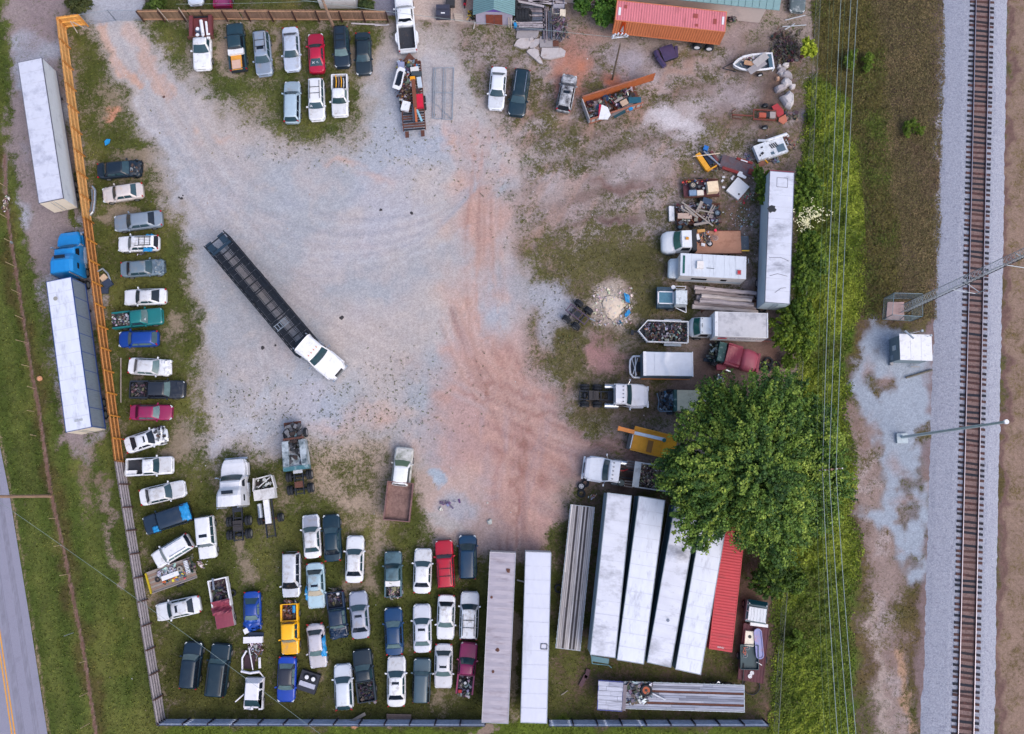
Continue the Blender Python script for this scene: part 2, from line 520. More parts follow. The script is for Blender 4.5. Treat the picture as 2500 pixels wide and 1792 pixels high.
for (x,y,rx,ry,rot,a,c,v) in [(1390,120,60,50,10,.7,(166,120,108),.3),(1440,90,60,30,0,.7,(170,132,122),.25),(1375,150,40,40,0,.75,(184,126,106),.15),(1500,200,34,22,0,.9,(186,116,92),.05),(1350,60,40,40,0,.3,(150,120,104),.5),
        (1420,170,30,40,0,.9,(194,128,104),.1),(1385,215,30,40,0,.8,(190,128,106),.15),(1540,150,60,45,0,.7,(160,160,176),.15),(1650,300,70,34,20,.95,(208,204,212),.03),(1620,270,40,30,0,.9,(200,196,204),.05),(1690,260,60,40,-30,.6,(186,176,178),.15),
        (1590,190,50,30,0,.6,(168,158,162),.3),(1800,230,80,40,-10,.7,(166,156,162),.2),(1660,180,90,12,-25,.8,(160,134,124),.1),(1800,90,24,70,30,.8,(158,142,144),.15),(1850,40,20,60,30,.8,(150,136,140),.15),
        (1780,430,60,60,0,.5,(140,128,126),.35),(1860,330,60,60,0,.6,(108,88,78),.5),(1530,450,120,16,0,.8,(112,84,78),.1),(1500,540,80,12,-10,.8,(84,60,58),.15),(1380,520,90,60,0,.5,(140,118,114),.25),
        (1560,400,90,50,0,.6,(182,172,176),.2),(1340,470,60,50,0,.5,(172,162,164),.2),(1560,640,60,60,0,.7,(120,112,84),.75),(1440,640,90,50,0,.6,(150,140,120),.7),(1460,860,40,60,0,.9,(168,128,128),.15),(1500,880,50,36,0,.9,(172,132,132),.12),
        (1400,900,60,60,0,.5,(140,130,100),.7),(1450,1020,60,30,0,.4,(120,110,90),.75),(1380,820,40,60,0,.4,(120,110,80),.75),(1350,740,60,60,0,.9,(176,180,194),.06),(1340,800,24,60,-10,.7,(176,176,186),.2),(1497,745,52,54,0,1.,(212,200,190),.0),
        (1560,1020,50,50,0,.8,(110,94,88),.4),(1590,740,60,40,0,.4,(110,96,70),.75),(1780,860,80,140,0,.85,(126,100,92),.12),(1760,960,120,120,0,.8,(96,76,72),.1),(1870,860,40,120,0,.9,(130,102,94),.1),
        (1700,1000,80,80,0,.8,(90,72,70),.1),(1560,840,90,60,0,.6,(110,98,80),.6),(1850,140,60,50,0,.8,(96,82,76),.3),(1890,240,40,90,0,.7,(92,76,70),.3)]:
    b_=blob(x,y,rx*1.25,ry*1.25,rot,.8)
    put(soil,b_*a,c); cover(b_,v)
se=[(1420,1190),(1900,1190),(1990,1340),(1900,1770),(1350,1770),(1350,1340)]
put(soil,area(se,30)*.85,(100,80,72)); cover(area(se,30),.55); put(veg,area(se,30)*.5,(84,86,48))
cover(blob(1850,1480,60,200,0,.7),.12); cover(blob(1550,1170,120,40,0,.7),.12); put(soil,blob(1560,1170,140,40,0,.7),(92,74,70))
put(soil,blob(1890,1760,30,60,0,.7),(150,108,90)); cover(blob(1890,1750,26,60,0,.7),.05)
# --- outside: north strip, driveway, house yard
cover(area([(350,-300),(930,-300),(930,40),(350,40)],14),.75)
put(soil,area([(180,-300),(352,-300),(352,45),(215,50)],14),(176,178,190)); cover(area([(215,-300),(345,-300),(350,50),(215,50)],14),.03)
put(soil,area([(990,-200),(1170,-200),(1170,60),(1010,45)],4,False),(186,170,164)); cover(area([(990,-200),(1170,-200),(1170,60),(1010,45)],4,False),0)
put(soil,area([(905,-200),(992,-200),(1008,44),(912,30)],4,False),(130,130,146)); cover(area([(905,-200),(992,-200),(1008,44),(912,30)],4,False),0)
# --- verge west of the fence
verge=[(-900,-300),(160,-300),(134,40),(170,300),(240,780),(290,1128),(392,1775),(392,2600),(-900,2600)]
mv=area(verge,16)
put(soil,mv,(136,118,104)); cover(mv,.93); put(veg,mv,(80,94,42))
stripe=0.5+0.5*np.sin((PX-0.155*PY)/11.0+(n_b-.5)*5)
put(veg,mv*stripe*.65,(104,112,58))
put(veg,mv*np.clip((n_b-.5)*5,0,1)*.45,(110,108,58))
drv=[(5,-300),(180,-300),(150,30),(150,90),(172,300),(205,520),(232,700),(245,900),(252,1020),(215,1120),(150,1080),(130,900),(95,700),(60,560),(30,480),(12,300),(22,180),(8,60)]
md=area(drv,34)
put(soil,md,(152,138,140)); cover(md,.22)
put(soil,md*np.clip((n_b-.5)*6,0,1)*.7,(176,182,198))
put(soil,area([(60,-50),(150,-50),(140,90),(60,140)],40)*.5,(140,124,130))
for (x,y,rx,ry,v) in [(180,-10,30,30,.7),(36,450,16,100,.8),(110,640,30,60,.3),(120,800,34,140,.55),(215,1080,40,60,.35),(205,1190,30,90,.4),(250,1240,20,60,.35),(285,1420,16,60,.4),(180,540,10,30,.85),(170,880,60,140,.6)]:
    cover(blob(x,y,rx*1.3,ry*1.3,0,.8),v)
put(soil,stroke([(262,1200),(285,1440)],26,.9)*.8,(156,138,128)); cover(stroke([(252,1150),(285,1440)],22,.9),.38)
ditch=[(10,380),(14,500),(25,590),(45,700),(62,830),(75,900),(95,1010),(122,1190),(135,1260),(155,1350),(175,1440),(200,1580),(228,1760),(240,1850)]
ditch=[(x+1.5*math.sin(y/40),y) for x,y in ditch]
md2=stroke(ditch,8,.8,False); put(soil,md2,(118,88,80)); cover(md2,.12)
put(veg,stroke(ditch,26,.9)*.8,(88,78,48))
put(soil,stroke([(x+2,y) for x,y in ditch],3,.7,False)*.45*np.clip(n_c*3-1,0,1),(166,140,136))
# road shoulder
put(soil,stroke([(-10,1020),(26,1200),(76,1513),(118,1800),(132,1900)],13,.9,False)*.7,(160,142,116)); cover(stroke([(-6,1040),(26,1200),(78,1513),(120,1800)],9,.9,False),.42)
# south strip outside the fence
so=[(392,1768),(1890,1768),(1890,2600),(392,2600)]
cover(area(so,10),.95); put(veg,area(so,10),(92,108,42)); cover(blob(868,1776,22,14,0,.5),.05); put(soil,blob(868,1776,26,16,0,.5),(200,150,116))
cover(blob(1180,1790,30,20,0,.5),.1)
# --- railway side, east of the chain link fence
ea=[(1996,-300),(3400,-300),(3400,2600),(1885,2600),(1888,1780),(1925,1300),(1965,600),(1985,300)]
mE=area(ea,14)
put(soil,mE,(108,92,86)); cover(mE,.58); put(veg,mE,(92,94,50))
put(veg,mE*np.clip((n_a-.5)*5,0,1)*.8,(104,86,62))
scrub=[(2120,-100),(2300,-100),(2300,800),(2160,780),(2120,520)]
put(veg,area(scrub,60)*.8,(118,102,78)); cover(area(scrub,60),.62); cover(area(scrub,60)*np.clip((n_b-.48)*6,0,1),.36); put(soil,area(scrub,60)*.8,(104,86,84))
put(veg,area([(1990,-50),(2110,-50),(2130,300),(1990,320)],50)*.5,(112,108,56))
belt=[(1975,200),(2070,240),(2110,450),(2105,720),(2065,830),(2050,1000),(2080,1100),(2085,1450),(2075,1800),(2075,2200),(1870,2200),(1900,1500),(1940,1000)]
put(veg,area(belt,30),(78,112,34)); cover(area(belt,30),.9); put(soil,area(belt,30),(70,74,44))
pad_n=np.clip(1.25-np.clip((fbm(GX,GY,2.6,47)-.52)*7,0,1),0,1)
pad=[(2095,830),(2130,792),(2165,812),(2200,828),(2285,812),(2292,1000),(2290,1120),(2262,1200),(2240,1235),(2272,1260),(2276,1350),(2250,1430),(2215,1440),(2170,1310),(2100,1260),(2135,1240),(2150,1200),(2140,1110),(2105,1010),(2080,940)]
mp_=area(pad,22)*pad_n
put(soil,mp_,(156,166,182)); cover(mp_,.04)
for (x,y,rx,ry) in [(2170,920,30,30),(2190,1140,40,40),(2200,1230,50,26),(2110,900,16,40),(2260,1160,20,40),(2200,1350,14,14),(2130,1060,26,40)]:
    put(soil,blob(x,y,rx,ry,0,.9)*.45,(158,124,112)); cover(blob(x,y,rx,ry,0,.9),.15)
path=stroke([(2090,1020),(2110,1180),(2150,1260),(2160,1440),(2170,1600),(2180,1800),(2190,2000)],60,.7)
put(soil,path*(1-mp_),(152,134,130)); cover(path*(1-mp_),.30)
put(soil,path*(1-mp_)*np.clip((n_c-.5)*7,0,1)*.6,(176,164,166)); put(soil,path*(1-mp_)*np.clip((n_b-.52)*7,0,1)*.5,(124,100,94))
put(soil,stroke([(2195,1600),(2220,1800)],16,.8)*.8,(186,150,124))
put(soil,stroke([(2140,1500),(2150,1800)],14,.8)*.5,(190,176,170))
rail_c=[(2398,0),(2387,520),(2371,1080),(2356.5,1792)]
shoulder=stroke([(2305+0,-100),(2300,300),(2292,760),(2288,1100),(2260,1500),(2255,1900)],26,.8,True)
put(soil,shoulder*.7,(134,116,120)); cover(shoulder,.12)
put(soil,stroke([(2302,100),(2298,400),(2290,620)],9,.7)*.9,(180,178,190))
eastb=[(2465,-100),(3000,-100),(3000,2000),(2440,2000),(2450,1100),(2460,500)]
put(soil,area(eastb,20),(146,124,112)); cover(area(eastb,20),.35); put(veg,area(eastb,20),(120,104,72))
put(soil,stroke([(2475,-50),(2462,600),(2452,1200),(2450,1800)],12,.8),(112,88,84)); cover(stroke([(2475,-50),(2462,600),(2452,1200),(2450,1800)],12,.8),.1)

cov=np.clip(cov+((n_c-.5)*.5+(n_d-.5)*.35)*np.clip(cov*3,0,1),0,1)
damp=(1+(n_a-.5)*.25)[...,None]
soil=soil*damp
veg=veg*.88*(1+(n_b-.5)*.5)[...,None]*(1+(n_d-.5)*.4)[...,None]

def gmat():
    m=bpy.data.materials.new('yard_ground')
    m.use_nodes=True
    nt=m.node_tree; N,L=nt.nodes,nt.links
    b=N['Principled BSDF']; b.inputs['Roughness'].default_value=0.95; b.inputs['Specular IOR Level'].default_value=0.15
    tc=N.new('ShaderNodeTexCoord')
    def noise(s,d=4,r=.6):
        n=N.new('ShaderNodeTexNoise'); n.inputs['Scale'].default_value=s; n.inputs['Detail'].default_value=d; n.inputs['Roughness'].default_value=r
        L.new(tc.outputs['Object'],n.inputs['Vector']); return n.outputs['Fac']
    def att(n):
        a=N.new('ShaderNodeAttribute'); a.attribute_name=n; return a
    def rng(v,a,c,lo,hi):
        r=N.new('ShaderNodeMapRange'); r.inputs['From Min'].default_value=a; r.inputs['From Max'].default_value=c
        r.inputs['To Min'].default_value=lo; r.inputs['To Max'].default_value=hi; L.new(v,r.inputs['Value']); return r.outputs[0]
    def scl(c,f):
        s=N.new('ShaderNodeVectorMath'); s.operation='SCALE'; L.new(c,s.inputs[0]); L.new(f,s.inputs['Scale']); return s.outputs[0]
    def mix(f,a,c):
        x=N.new('ShaderNodeMix'); x.data_type='RGBA'; L.new(f,x.inputs['Factor']); L.new(a,x.inputs['A'])
        if isinstance(c,tuple):x.inputs['B'].default_value=c
        else:L.new(c,x.inputs['B'])
        return x.outputs['Result']
    S,V,C=att('Soil').outputs['Color'],att('Veg').outputs['Color'],att('Cover').outputs['Fac']
    s1=scl(S,rng(noise(16,2,.8),.3,.7,.82,1.18))
    s2=scl(s1,rng(noise(1.3,6,.8),.3,.7,.90,1.10))
    # stones: light and dark chips
    vor=N.new('ShaderNodeTexVoronoi'); vor.inputs['Scale'].default_value=8; L.new(tc.outputs['Object'],vor.inputs['Vector'])
    sp=N.new('ShaderNodeSeparateColor'); L.new(vor.outputs['Color'],sp.inputs[0])
    s3=scl(s2,rng(sp.outputs[0],0,1,.86,1.14))
    dk=rng(noise(3.1,6,.9),.60,.68,0,.28)
    s4=mix(dk,s3,(0.16,0.14,0.12,1))
    v1=scl(V,rng(noise(14,3,.8),.3,.7,.50,1.50))
    v2=scl(v1,rng(noise(2.2,4,.7),.3,.7,.72,1.28))
    ml=N.new('ShaderNodeMath'); ml.operation='ADD'
    mA=N.new('ShaderNodeMath'); mA.operation='ADD'
    L.new(rng(noise(3.2,5,.75),.28,.72,0,.62),mA.inputs[0]); L.new(rng(noise(13,2,.7),.3,.7,0,.38),mA.inputs[1])
    L.new(C,ml.inputs[0]); L.new(mA.outputs[0],ml.inputs[1])
    f=rng(ml.outputs[0],.84,1.14,0,1)
    col=mix(f,s4,v2)
    L.new(col,b.inputs['Base Color'])
    bp=N.new('ShaderNodeBump'); bp.inputs['Strength'].default_value=0.65; bp.inputs['Distance'].default_value=0.045
    hh=N.new('ShaderNodeMath'); hh.operation='MULTIPLY_ADD'; L.new(f,hh.inputs[0]); hh.inputs[1].default_value=0.8; L.new(noise(11,5,.8),hh.inputs[2])
    L.new(hh.outputs[0],bp.inputs['Height']); L.new(bp.outputs[0],b.inputs['Normal'])
    return m

nx,ny=GX.shape
gz=(fbm(GX,GY,6,41)-.5)*.10+(n_d-.5)*.03
gz=np.where((np.abs(GX)<64) & (GY>-32) & (GY<62),gz,0)-.06
gz=gz-md2*.10
me=bpy.data.meshes.new('ground')
me.vertices.add(nx*ny)
me.vertices.foreach_set('co',np.stack([GX,GY,gz],-1).reshape(-1).astype(np.float32))
ii,jj=np.meshgrid(np.arange(nx-1),np.arange(ny-1),indexing='ij')
a=(ii*ny+jj).reshape(-1)
quads=np.stack([a,a+ny,a+ny+1,a+1],-1)
me.loops.add(quads.size); me.polygons.add(len(quads))
me.loops.foreach_set('vertex_index',quads.reshape(-1).astype(np.int32))
me.polygons.foreach_set('loop_start',np.arange(0,quads.size,4,dtype=np.int32))
me.polygons.foreach_set('use_smooth',np.ones(len(quads),bool))
me.update(calc_edges=True)
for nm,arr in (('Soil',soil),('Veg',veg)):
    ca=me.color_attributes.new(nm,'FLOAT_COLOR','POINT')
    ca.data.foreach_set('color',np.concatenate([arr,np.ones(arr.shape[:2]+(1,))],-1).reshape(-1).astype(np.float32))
fa=me.attributes.new('Cover','FLOAT','POINT')
fa.data.foreach_set('value',cov.reshape(-1).astype(np.float32))
me.materials.append(gmat())
ground=bpy.data.objects.new('ground',me); COL.objects.link(ground); ground['kind']='structure'

def samp(arr,x,y):
    i=np.clip(np.round((x+64)/.25).astype(int)+6,0,nx-1)
    j=np.clip(np.round((y+32)/.25).astype(int)+6,0,ny-1)
    return arr[i,j]

def leafmat(name,attr='Col',rough=.6,trans=.25):
    m=bpy.data.materials.new(name); m.use_nodes=True
    N,L=m.node_tree.nodes,m.node_tree.links
    b=N['Principled BSDF']; b.inputs['Roughness'].default_value=rough; b.inputs['Specular IOR Level'].default_value=.3
    a=N.new('ShaderNodeAttribute'); a.attribute_name=attr
    n=N.new('ShaderNodeTexNoise'); n.inputs['Scale'].default_value=4
    r=N.new('ShaderNodeMapRange'); r.inputs['From Min'].default_value=.3; r.inputs['From Max'].default_value=.7; r.inputs['To Min'].default_value=.8; r.inputs['To Max'].default_value=1.2
    s=N.new('ShaderNodeVectorMath'); s.operation='SCALE'
    g=N.new('ShaderNodeTexCoord'); L.new(g.outputs['Object'],n.inputs['Vector'])
    L.new(n.outputs['Fac'],r.inputs['Value']); L.new(a.outputs['Color'],s.inputs[0]); L.new(r.outputs[0],s.inputs['Scale'])
    L.new(s.outputs[0],b.inputs['Base Color'])
    t=N.new('ShaderNodeBsdfTranslucent'); L.new(s.outputs[0],t.inputs['Color'])
    mx=N.new('ShaderNodeMixShader'); mx.inputs[0].default_value=trans
    L.new(b.outputs[0],mx.inputs[1]); L.new(t.outputs[0],mx.inputs[2]); L.new(mx.outputs[0],N['Material Output'].inputs[0])
    return m
LEAF=leafmat('leaf')

def leaf_mesh(name,pos,nrm,size,colr,parent=None,kind=None,shape=4):
    """many small leaves: each a bent pair of triangles at pos, lying roughly across nrm"""
    n=len(pos)
    rs=np.random.RandomState(n % 9973)
    nrm=nrm/(np.linalg.norm(nrm,axis=1,keepdims=True)+1e-9)
    rnd=rs.normal(size=(n,3))
    u=np.cross(nrm,rnd); u /= np.linalg.norm(u,axis=1,keepdims=True)+1e-9
    w=np.cross(nrm,u)
    s=size[:,None]
    v0=pos-u*s*.55
    v1=pos+w*s*.38+nrm*s*.12
    v2=pos+u*s*.55-nrm*s*.12
    v3=pos-w*s*.38+nrm*s*.05
    V=np.stack([v0,v1,v2,v3],1).reshape(-1,3)
    me=bpy.data.meshes.new(name)
    me.vertices.add(4*n); me.vertices.foreach_set('co',V.reshape(-1).astype(np.float32))
    q=np.arange(4*n,dtype=np.int32)
    me.loops.add(4*n); me.polygons.add(n)
    me.loops.foreach_set('vertex_index',q)
    me.polygons.foreach_set('loop_start',np.arange(0,4*n,4,dtype=np.int32))
    me.update(calc_edges=True)
    ca=me.color_attributes.new('Col','FLOAT_COLOR','POINT')
    c4=np.concatenate([colr,np.ones((n,1))],1)
    ca.data.foreach_set('color',np.repeat(c4,4,0).reshape(-1).astype(np.float32))
    me.materials.append(LEAF)
    o=bpy.data.objects.new(name,me); COL.objects.link(o)
    if parent:o.parent=parent
    if kind:o['kind']=kind
    return o

# grass blades over the greener ground
rs=np.random.RandomState(3)
n=420000
x=rs.uniform(-62,60,n); y=rs.uniform(-27,58,n)
c=samp(cov,x,y)
px_,py_=to_px(x,y)
keep=rs.rand(n)<np.clip((c-.48)*1.6,0,1)
roadm=(px_<24+(py_-1200)*.158) & (py_>1000)
railm=(px_>2300) & (px_<2462)
keep &= ~roadm & ~railm
x,y=x[keep],y[keep]
n=len(x)
vc=samp(veg,x,y)
colr=vc*rs.uniform(.7,1.9,(n,1))*np.array([1.12,1.08,.85])*rs.uniform(.92,1.08,(n,3))
sz=rs.uniform(.07,.20,n)
pos=np.stack([x,y,sz*.25-.04],-1)
nr=rs.normal(size=(n,3))*np.array([.8,.8,.3])+np.array([0,0,.75])
g_=leaf_mesh('grass',pos,nr,sz,colr,kind='stuff')
tag(g_,'short rough grass growing over the yard and the verges','grass')

# dense weeds by the railway fence, mounded
def weeds(name,poly,n,hscale,cols,label,cat='weeds',size=(.09,.24),seed=1,base=0.0,soft=30):
    rs=np.random.RandomState(seed)
    xs_=[P(a,b).x for a,b in poly]; ys_=[P(a,b).y for a,b in poly]
    x=rs.uniform(min(xs_),max(xs_),n); y=rs.uniform(min(ys_),max(ys_),n)
    px,py=to_px(x,y)
    wob=(fbm(x,y,3,61)-.5)*60
    d=sdf(poly,px+wob,py+wob)
    keep=rs.rand(n)<np.clip(.5-d/soft,0,1)
    x,y,d=x[keep],y[keep],d[keep]
    n=len(x)
    hh=fbm(x,y,2.4,71)*.6+fbm(x,y,.8,72,3)*.9
    hh=np.clip((hh-.45)*1.3+.1,.05,1.2)*hscale*np.clip(.3-d/60,.15,1)
    t=rs.rand(n)**.5
    z=base+hh*t
    e=.15
    gx=(fbm(x+e,y,.8,72,3)-fbm(x-e,y,.8,72,3))*1.3/(2*e)*hscale
    gy=(fbm(x,y+e,.8,72,2)-fbm(x,y-e,.8,72,2))/(2*e)*hscale
    nr=np.stack([-gx,-gy,np.ones(n)],-1)+rs.normal(size=(n,3))*.42
    cc=np.array([lin(c_,.8)[:3] for c_ in cols])
    k=np.clip(fbm(x,y,3.5,81)*1.6-.3+rs.normal(size=n)*.18,0,.999)*(len(cc)-1)
    k0=k.astype(int); fk=(k-k0)[:,None]
    colr=cc[k0]*(1-fk)+cc[np.minimum(k0+1,len(cc)-1)]*fk
    colr=colr*rs.uniform(.55,1.45,(n,1))
    o=leaf_mesh(name,np.stack([x,y,z],-1),nr,rs.uniform(size[0],size[1],n),colr,kind='stuff')
    return tag(o,label,cat)
weeds('weeds',[(1985,180),(2060,240),(2105,450),(2095,720),(2055,830),(2040,1000),(2065,1120),(2070,1450),(2060,1800),(2060,1900),(1880,1900),(1908,1500),(1950,1000),(1968,700),(1978,400)],
      430000,.75,[(104,108,48),(92,116,36),(124,142,44),(154,168,58)],'dense green weeds and vines along the railway side fence',seed=4,soft=56)
weeds('tall_grass',[(1995,-40),(2120,-40),(2180,300),(2200,700),(2120,780),(2100,500),(2060,240),(1990,180)],90000,.35,[(116,112,54),(104,94,56),(96,112,42)],
      'dull olive tall grass between the power lines and the tracks','tall grass',(.08,.22),seed=5,soft=60)
weeds('scrub',[(2120,-40),(2300,-40),(2300,600),(2280,780),(2180,760),(2150,400)],80000,.22,[(132,112,88),(110,104,66),(146,126,94)],
      'brown dry scrub between the weeds and the ballast','scrub',(.07,.18),seed=6,soft=60)
# ------------------------------------------------------------------ road, railway, fences, poles
def ribbon(mb,pts,w,z,off=0.0):
    """flat strip along ground points"""
    pts=[Vector((p[0],p[1],0)) for p in pts]
    L_,R_=[],[]
    for i,p in enumerate(pts):
        a=pts[max(i-1,0)]; b=pts[min(i+1,len(pts)-1)]
        t=(b-a).normalized(); nn=Vector((-t.y,t.x,0))
        L_.append(p+nn*(off+w/2)); R_.append(p+nn*(off-w/2))
    for i in range(len(pts)-1):
        mb._a([(R_[i].x,R_[i].y,z),(R_[i+1].x,R_[i+1].y,z),(L_[i+1].x,L_[i+1].y,z),(L_[i].x,L_[i].y,z)],[(0,1,2,3)])
    return mb
# road: its east edge follows these points; 7.4 m wide
e=[(-60,740),(-10,1040),(22,1200),(73,1513),(115,1785),(160,2080),(215,2500)]
edge=[P(a,b) for a,b in e]
edge=[edge[0]+(edge[0]-edge[1])*6]+edge+[edge[-1]+(edge[-1]-edge[-2])*6]
asph=pm('asphalt',(140,140,160),rough=.9,var=.10,scale=14,grime=(120,118,136),gamt=.3,gscale=.5,bump=.4,bscale=60)
o=ribbon(MB(),edge,9.2,.02,-4.6).build('road',asph); o['kind']='structure'
lanem=pm('worn_asphalt',(130,130,148),rough=.9,var=.2,scale=2,bump=.3,stretch=(1,.3,1))
m=MB()
for off in (-1.0,-2.5):ribbon(m,edge,.55,.023,off)
o=m.build('road_wheel_track',lanem); o['kind']='structure'
seal=pm('tar_seam',(120,120,140),rough=.7,var=.2)
m=MB()
for off in (-1.05,-2.15):ribbon(m,edge,.05,.026,off)
o=m.build('road_seam',seal); o['kind']='structure'
yel=pm('yellow_line',(222,158,46),rough=.8,var=.15,scale=6)
m=MB()
for off in (-3.1,-3.4):ribbon(m,edge,.12,.03,off)
o=m.build('road_marking',yel); o['kind']='structure'

# railway ------------------------------------------------------------
r0,r1=P(2398,0,.45),P(2356.5,1792,.45)
rd=(r1-r0).normalized(); rn=Vector((-rd.y,rd.x,0))      # rn points east-ish or west
rlen=(r1-r0).length
rw,re_=(-1,1) if rn.x>0 else (1,-1)
m=MB()
NSEG=240
prof=[(-4.2,-.10),(-3.4,.10),(-1.9,.36),(-1.4,.40),(0,.40),(1.4,.40),(1.75,.36),(2.6,.12),(3.2,-.10)]
def bal(u,v):
    k=v*(len(prof)-1); i=min(int(k),len(prof)-2); f=k-i
    xo=prof[i][0]*(1-f)+prof[i+1][0]*f; z=prof[i][1]*(1-f)+prof[i+1][1]*f
    p=r0-rd*12+rd*((rlen+24)*u)
    j=R.uniform(-.07,.07) if v in (0,1) else R.uniform(-.03,.03)
    s=1 if rn.x>0 else-1
    return (p.x+rn.x*s*(xo+j),p.y+rn.y*s*(xo+j),z+R.uniform(-.02,.02))
m.grid(bal,NSEG,16)
ballm=pm('ballast_stone',(158,162,178),rough=.95,var=.30,scale=9,grime=(108,108,130),gamt=.42,gscale=4.5,bump=1.0,bscale=11)
o=m.build('ballast',ballm); o['kind']='structure'
# dark dirty strip between the rails
m=MB(); ribbon(m,[r0-rd*12,r1+rd*12],1.35,.43)
crib=pm('oily_ballast',(128,106,104),rough=.95,var=.35,scale=7,grime=(80,60,60),gamt=.4,gscale=2.5,bump=.8,bscale=14)
o=m.build('crib_ballast',crib); o['kind']='structure'
track=thing('railway_track','single railway track on pale ballast running along the right edge','railway track',((r0.x+r1.x)/2,(r0.y+r1.y)/2,0))
tc_=Vector(track.location)
tieM=[pm('tie_wood',c,rough=.9,var=.3,scale=8,grime=(110,70,66),gamt=g,gscale=3) for c,g in (((38,34,44),.2),((66,44,46),.5),((28,32,46),.1),((80,56,54),.4))]
ang=math.atan2(rn.y,rn.x)
tmesh=[]
for mm in tieM:
    b=MB().box(0,0,0,2.65,.25,.17)
    ob=b.build('tie',mm); tmesh.append(ob.data); bpy.data.objects.remove(ob)
nt_=int((rlen+16)/.59)
for k in range(nt_):
    p=r0-rd*8+rd*(k*.59+R.uniform(-.09,.09))
    ob=bpy.data.objects.new('railway_tie',R.choice(tmesh)); COL.objects.link(ob); ob.parent=track
    ob.location=(p.x-tc_.x,p.y-tc_.y,.30+R.uniform(-.015,.02)); ob.rotation_euler=(0,0,ang+R.uniform(-.05,.05))
railM=pm('rail_side',(108,70,64),rough=.7,metal=.2,var=.2); railT=pm('rail_top',(168,164,178),rough=.3,metal=.6,var=.1)
for s in (-1,1):
    m=MB()
    a=r0-rd*12+rn*s*.75-tc_; b=r1+rd*12+rn*s*.75-tc_
    def bar(mb,a,b,w,z0,z1):
        n_=rn*w/2
        return mb.hexa([(a.x-n_.x,a.y-n_.y,z0),(b.x-n_.x,b.y-n_.y,z0),(b.x+n_.x,b.y+n_.y,z0),(a.x+n_.x,a.y+n_.y,z0)],
                       [(a.x-n_.x,a.y-n_.y,z1),(b.x-n_.x,b.y-n_.y,z1),(b.x+n_.x,b.y+n_.y,z1),(a.x+n_.x,a.y+n_.y,z1)])
    bar(m,a,b,.15,.475,.50); bar(m,a,b,.07,.50,.60)
    rl=m.build('rail',railM,track)
    bar(MB(),a,b,.065,.602,.635).build('rail_head',railT,rl) if False else None
    m2=MB(); bar(m2,a,b,.065,.602,.635); m2.build('rail_head',railT,rl)

# wooden fences -------------------------------------------------------
def fence(label,a,b,h,pick,railc,postc,outward,lean=0.0,bay=2.44,rails=3,dog=True,seed=0,gap=.012):
    """plank fence from ground point a to b; rails and posts on the yard side, planks on the outward side"""
    r=random.Random(seed)
    d=(b-a); Ln=d.length; d.normalize()
    n=Vector((-d.y,d.x,0))*outward
    t=thing('wooden_fence',label,'fence',(a.x,a.y,0),math.atan2(d.y,d.x))
    s=1 if (Vector((-d.y,d.x,0)).dot(n)>0) else-1
    nb=max(1,round(Ln/bay)); bw=Ln/nb
    pm_=pm('fence_plank',pick,rough=.85,var=.28,scale=2.2,grime=(70,54,50),gamt=.25,gscale=2.2,island=.16,stretch=(1,1,.3))
    rm=pm('fence_rail',railc,rough=.85,var=.2,scale=3); po=pm('fence_post',postc,rough=.85,var=.2,scale=3)
    for k in range(nb+1):
        x=k*bw
        MB().box(x,-s*.14,-.05,.13,.13,h-.08+.05+r.uniform(-.04,.04)).build('post',po,t)
    for k in range(nb):
        sag=r.uniform(-.06,.06)
        for q in range(rails):
            z=.25+q*(h-.55)/(rails-1)
            rd_=.13 if rails == 4 else .09
            MB().box((k+.5)*bw,-s*rd_/2-.001*s,z,bw-.12,rd_,.09,ry=r.uniform(-.012,.012)).build('rail',rm,t)
        m=MB()
        w=.14
        np_=int(bw/(w+gap)); x=k*bw+.01
        for i in range(np_):
            hh=h+sag*i/np_+r.uniform(-.035,.035)
            y0,y1=s*.005+r.uniform(0,.006),s*.028+r.uniform(0,.006)
            q=w/2
            cx=x+q+i*(bw/np_)
            if r.random()<.012:continue
            pts=[(cx-q,0),(cx+q,0),(cx+q,hh-.04),(cx+q*.5,hh),(cx-q*.5,hh),(cx-q,hh-.04)]
            k0=len(pts)
            vs=[(p[0],y0,p[1]) for p in pts]+[(p[0],y1,p[1]) for p in pts]
            m._a(vs,[tuple(range(k0)),tuple(range(2*k0-1,k0-1,-1))]+[(i_,(i_+1) % k0,k0+(i_+1) % k0,k0+i_)[::-1] for i_ in range(k0)])
        m.build('plank_panel',pm_,t,kind='stuff')
    return t
FH=2.15
A0,A1,A1b,A2,A3=P(162,68),P(221,540),P(303,1128),P(404,1757),P(1862,1759)
mid=A0+(A1b-A0)*.47
fence('orange board fence beside the white trailer, lighter upper half along the drive',A0,mid,FH,(196,146,88),(206,160,102),(180,122,60),-1,seed=1)
fence('darker orange slatted fence beside the blue truck and its trailer',mid,A1b,FH,(146,94,46),(196,138,82),(200,134,54),-1,seed=2,gap=.03)
fence('weathered grey board fence slanting down the left side to the corner',A1b,A2,FH,(118,112,120),(158,152,160),(84,60,56),-1,seed=3,rails=4,gap=.02)
fence('long weathered grey board fence along the bottom, left of the trailers',A2,P(1186,1759),FH,(92,98,124),(176,186,208),(52,44,60),-1,seed=4,rails=4,gap=.02)
fence('grey board fence along the bottom right behind the flatbeds',P(1338,1759),A3,FH,(84,96,122),(170,182,206),(48,44,60),-1,seed=5,rails=4,gap=.02)
fence('short orange return of the fence at the gate corner',P(215,61),A0,FH,(222,160,84),(232,178,96),(206,140,66),-1,seed=6)
N0,N1,N2=P(352,50),P(556,49),P(948,51)
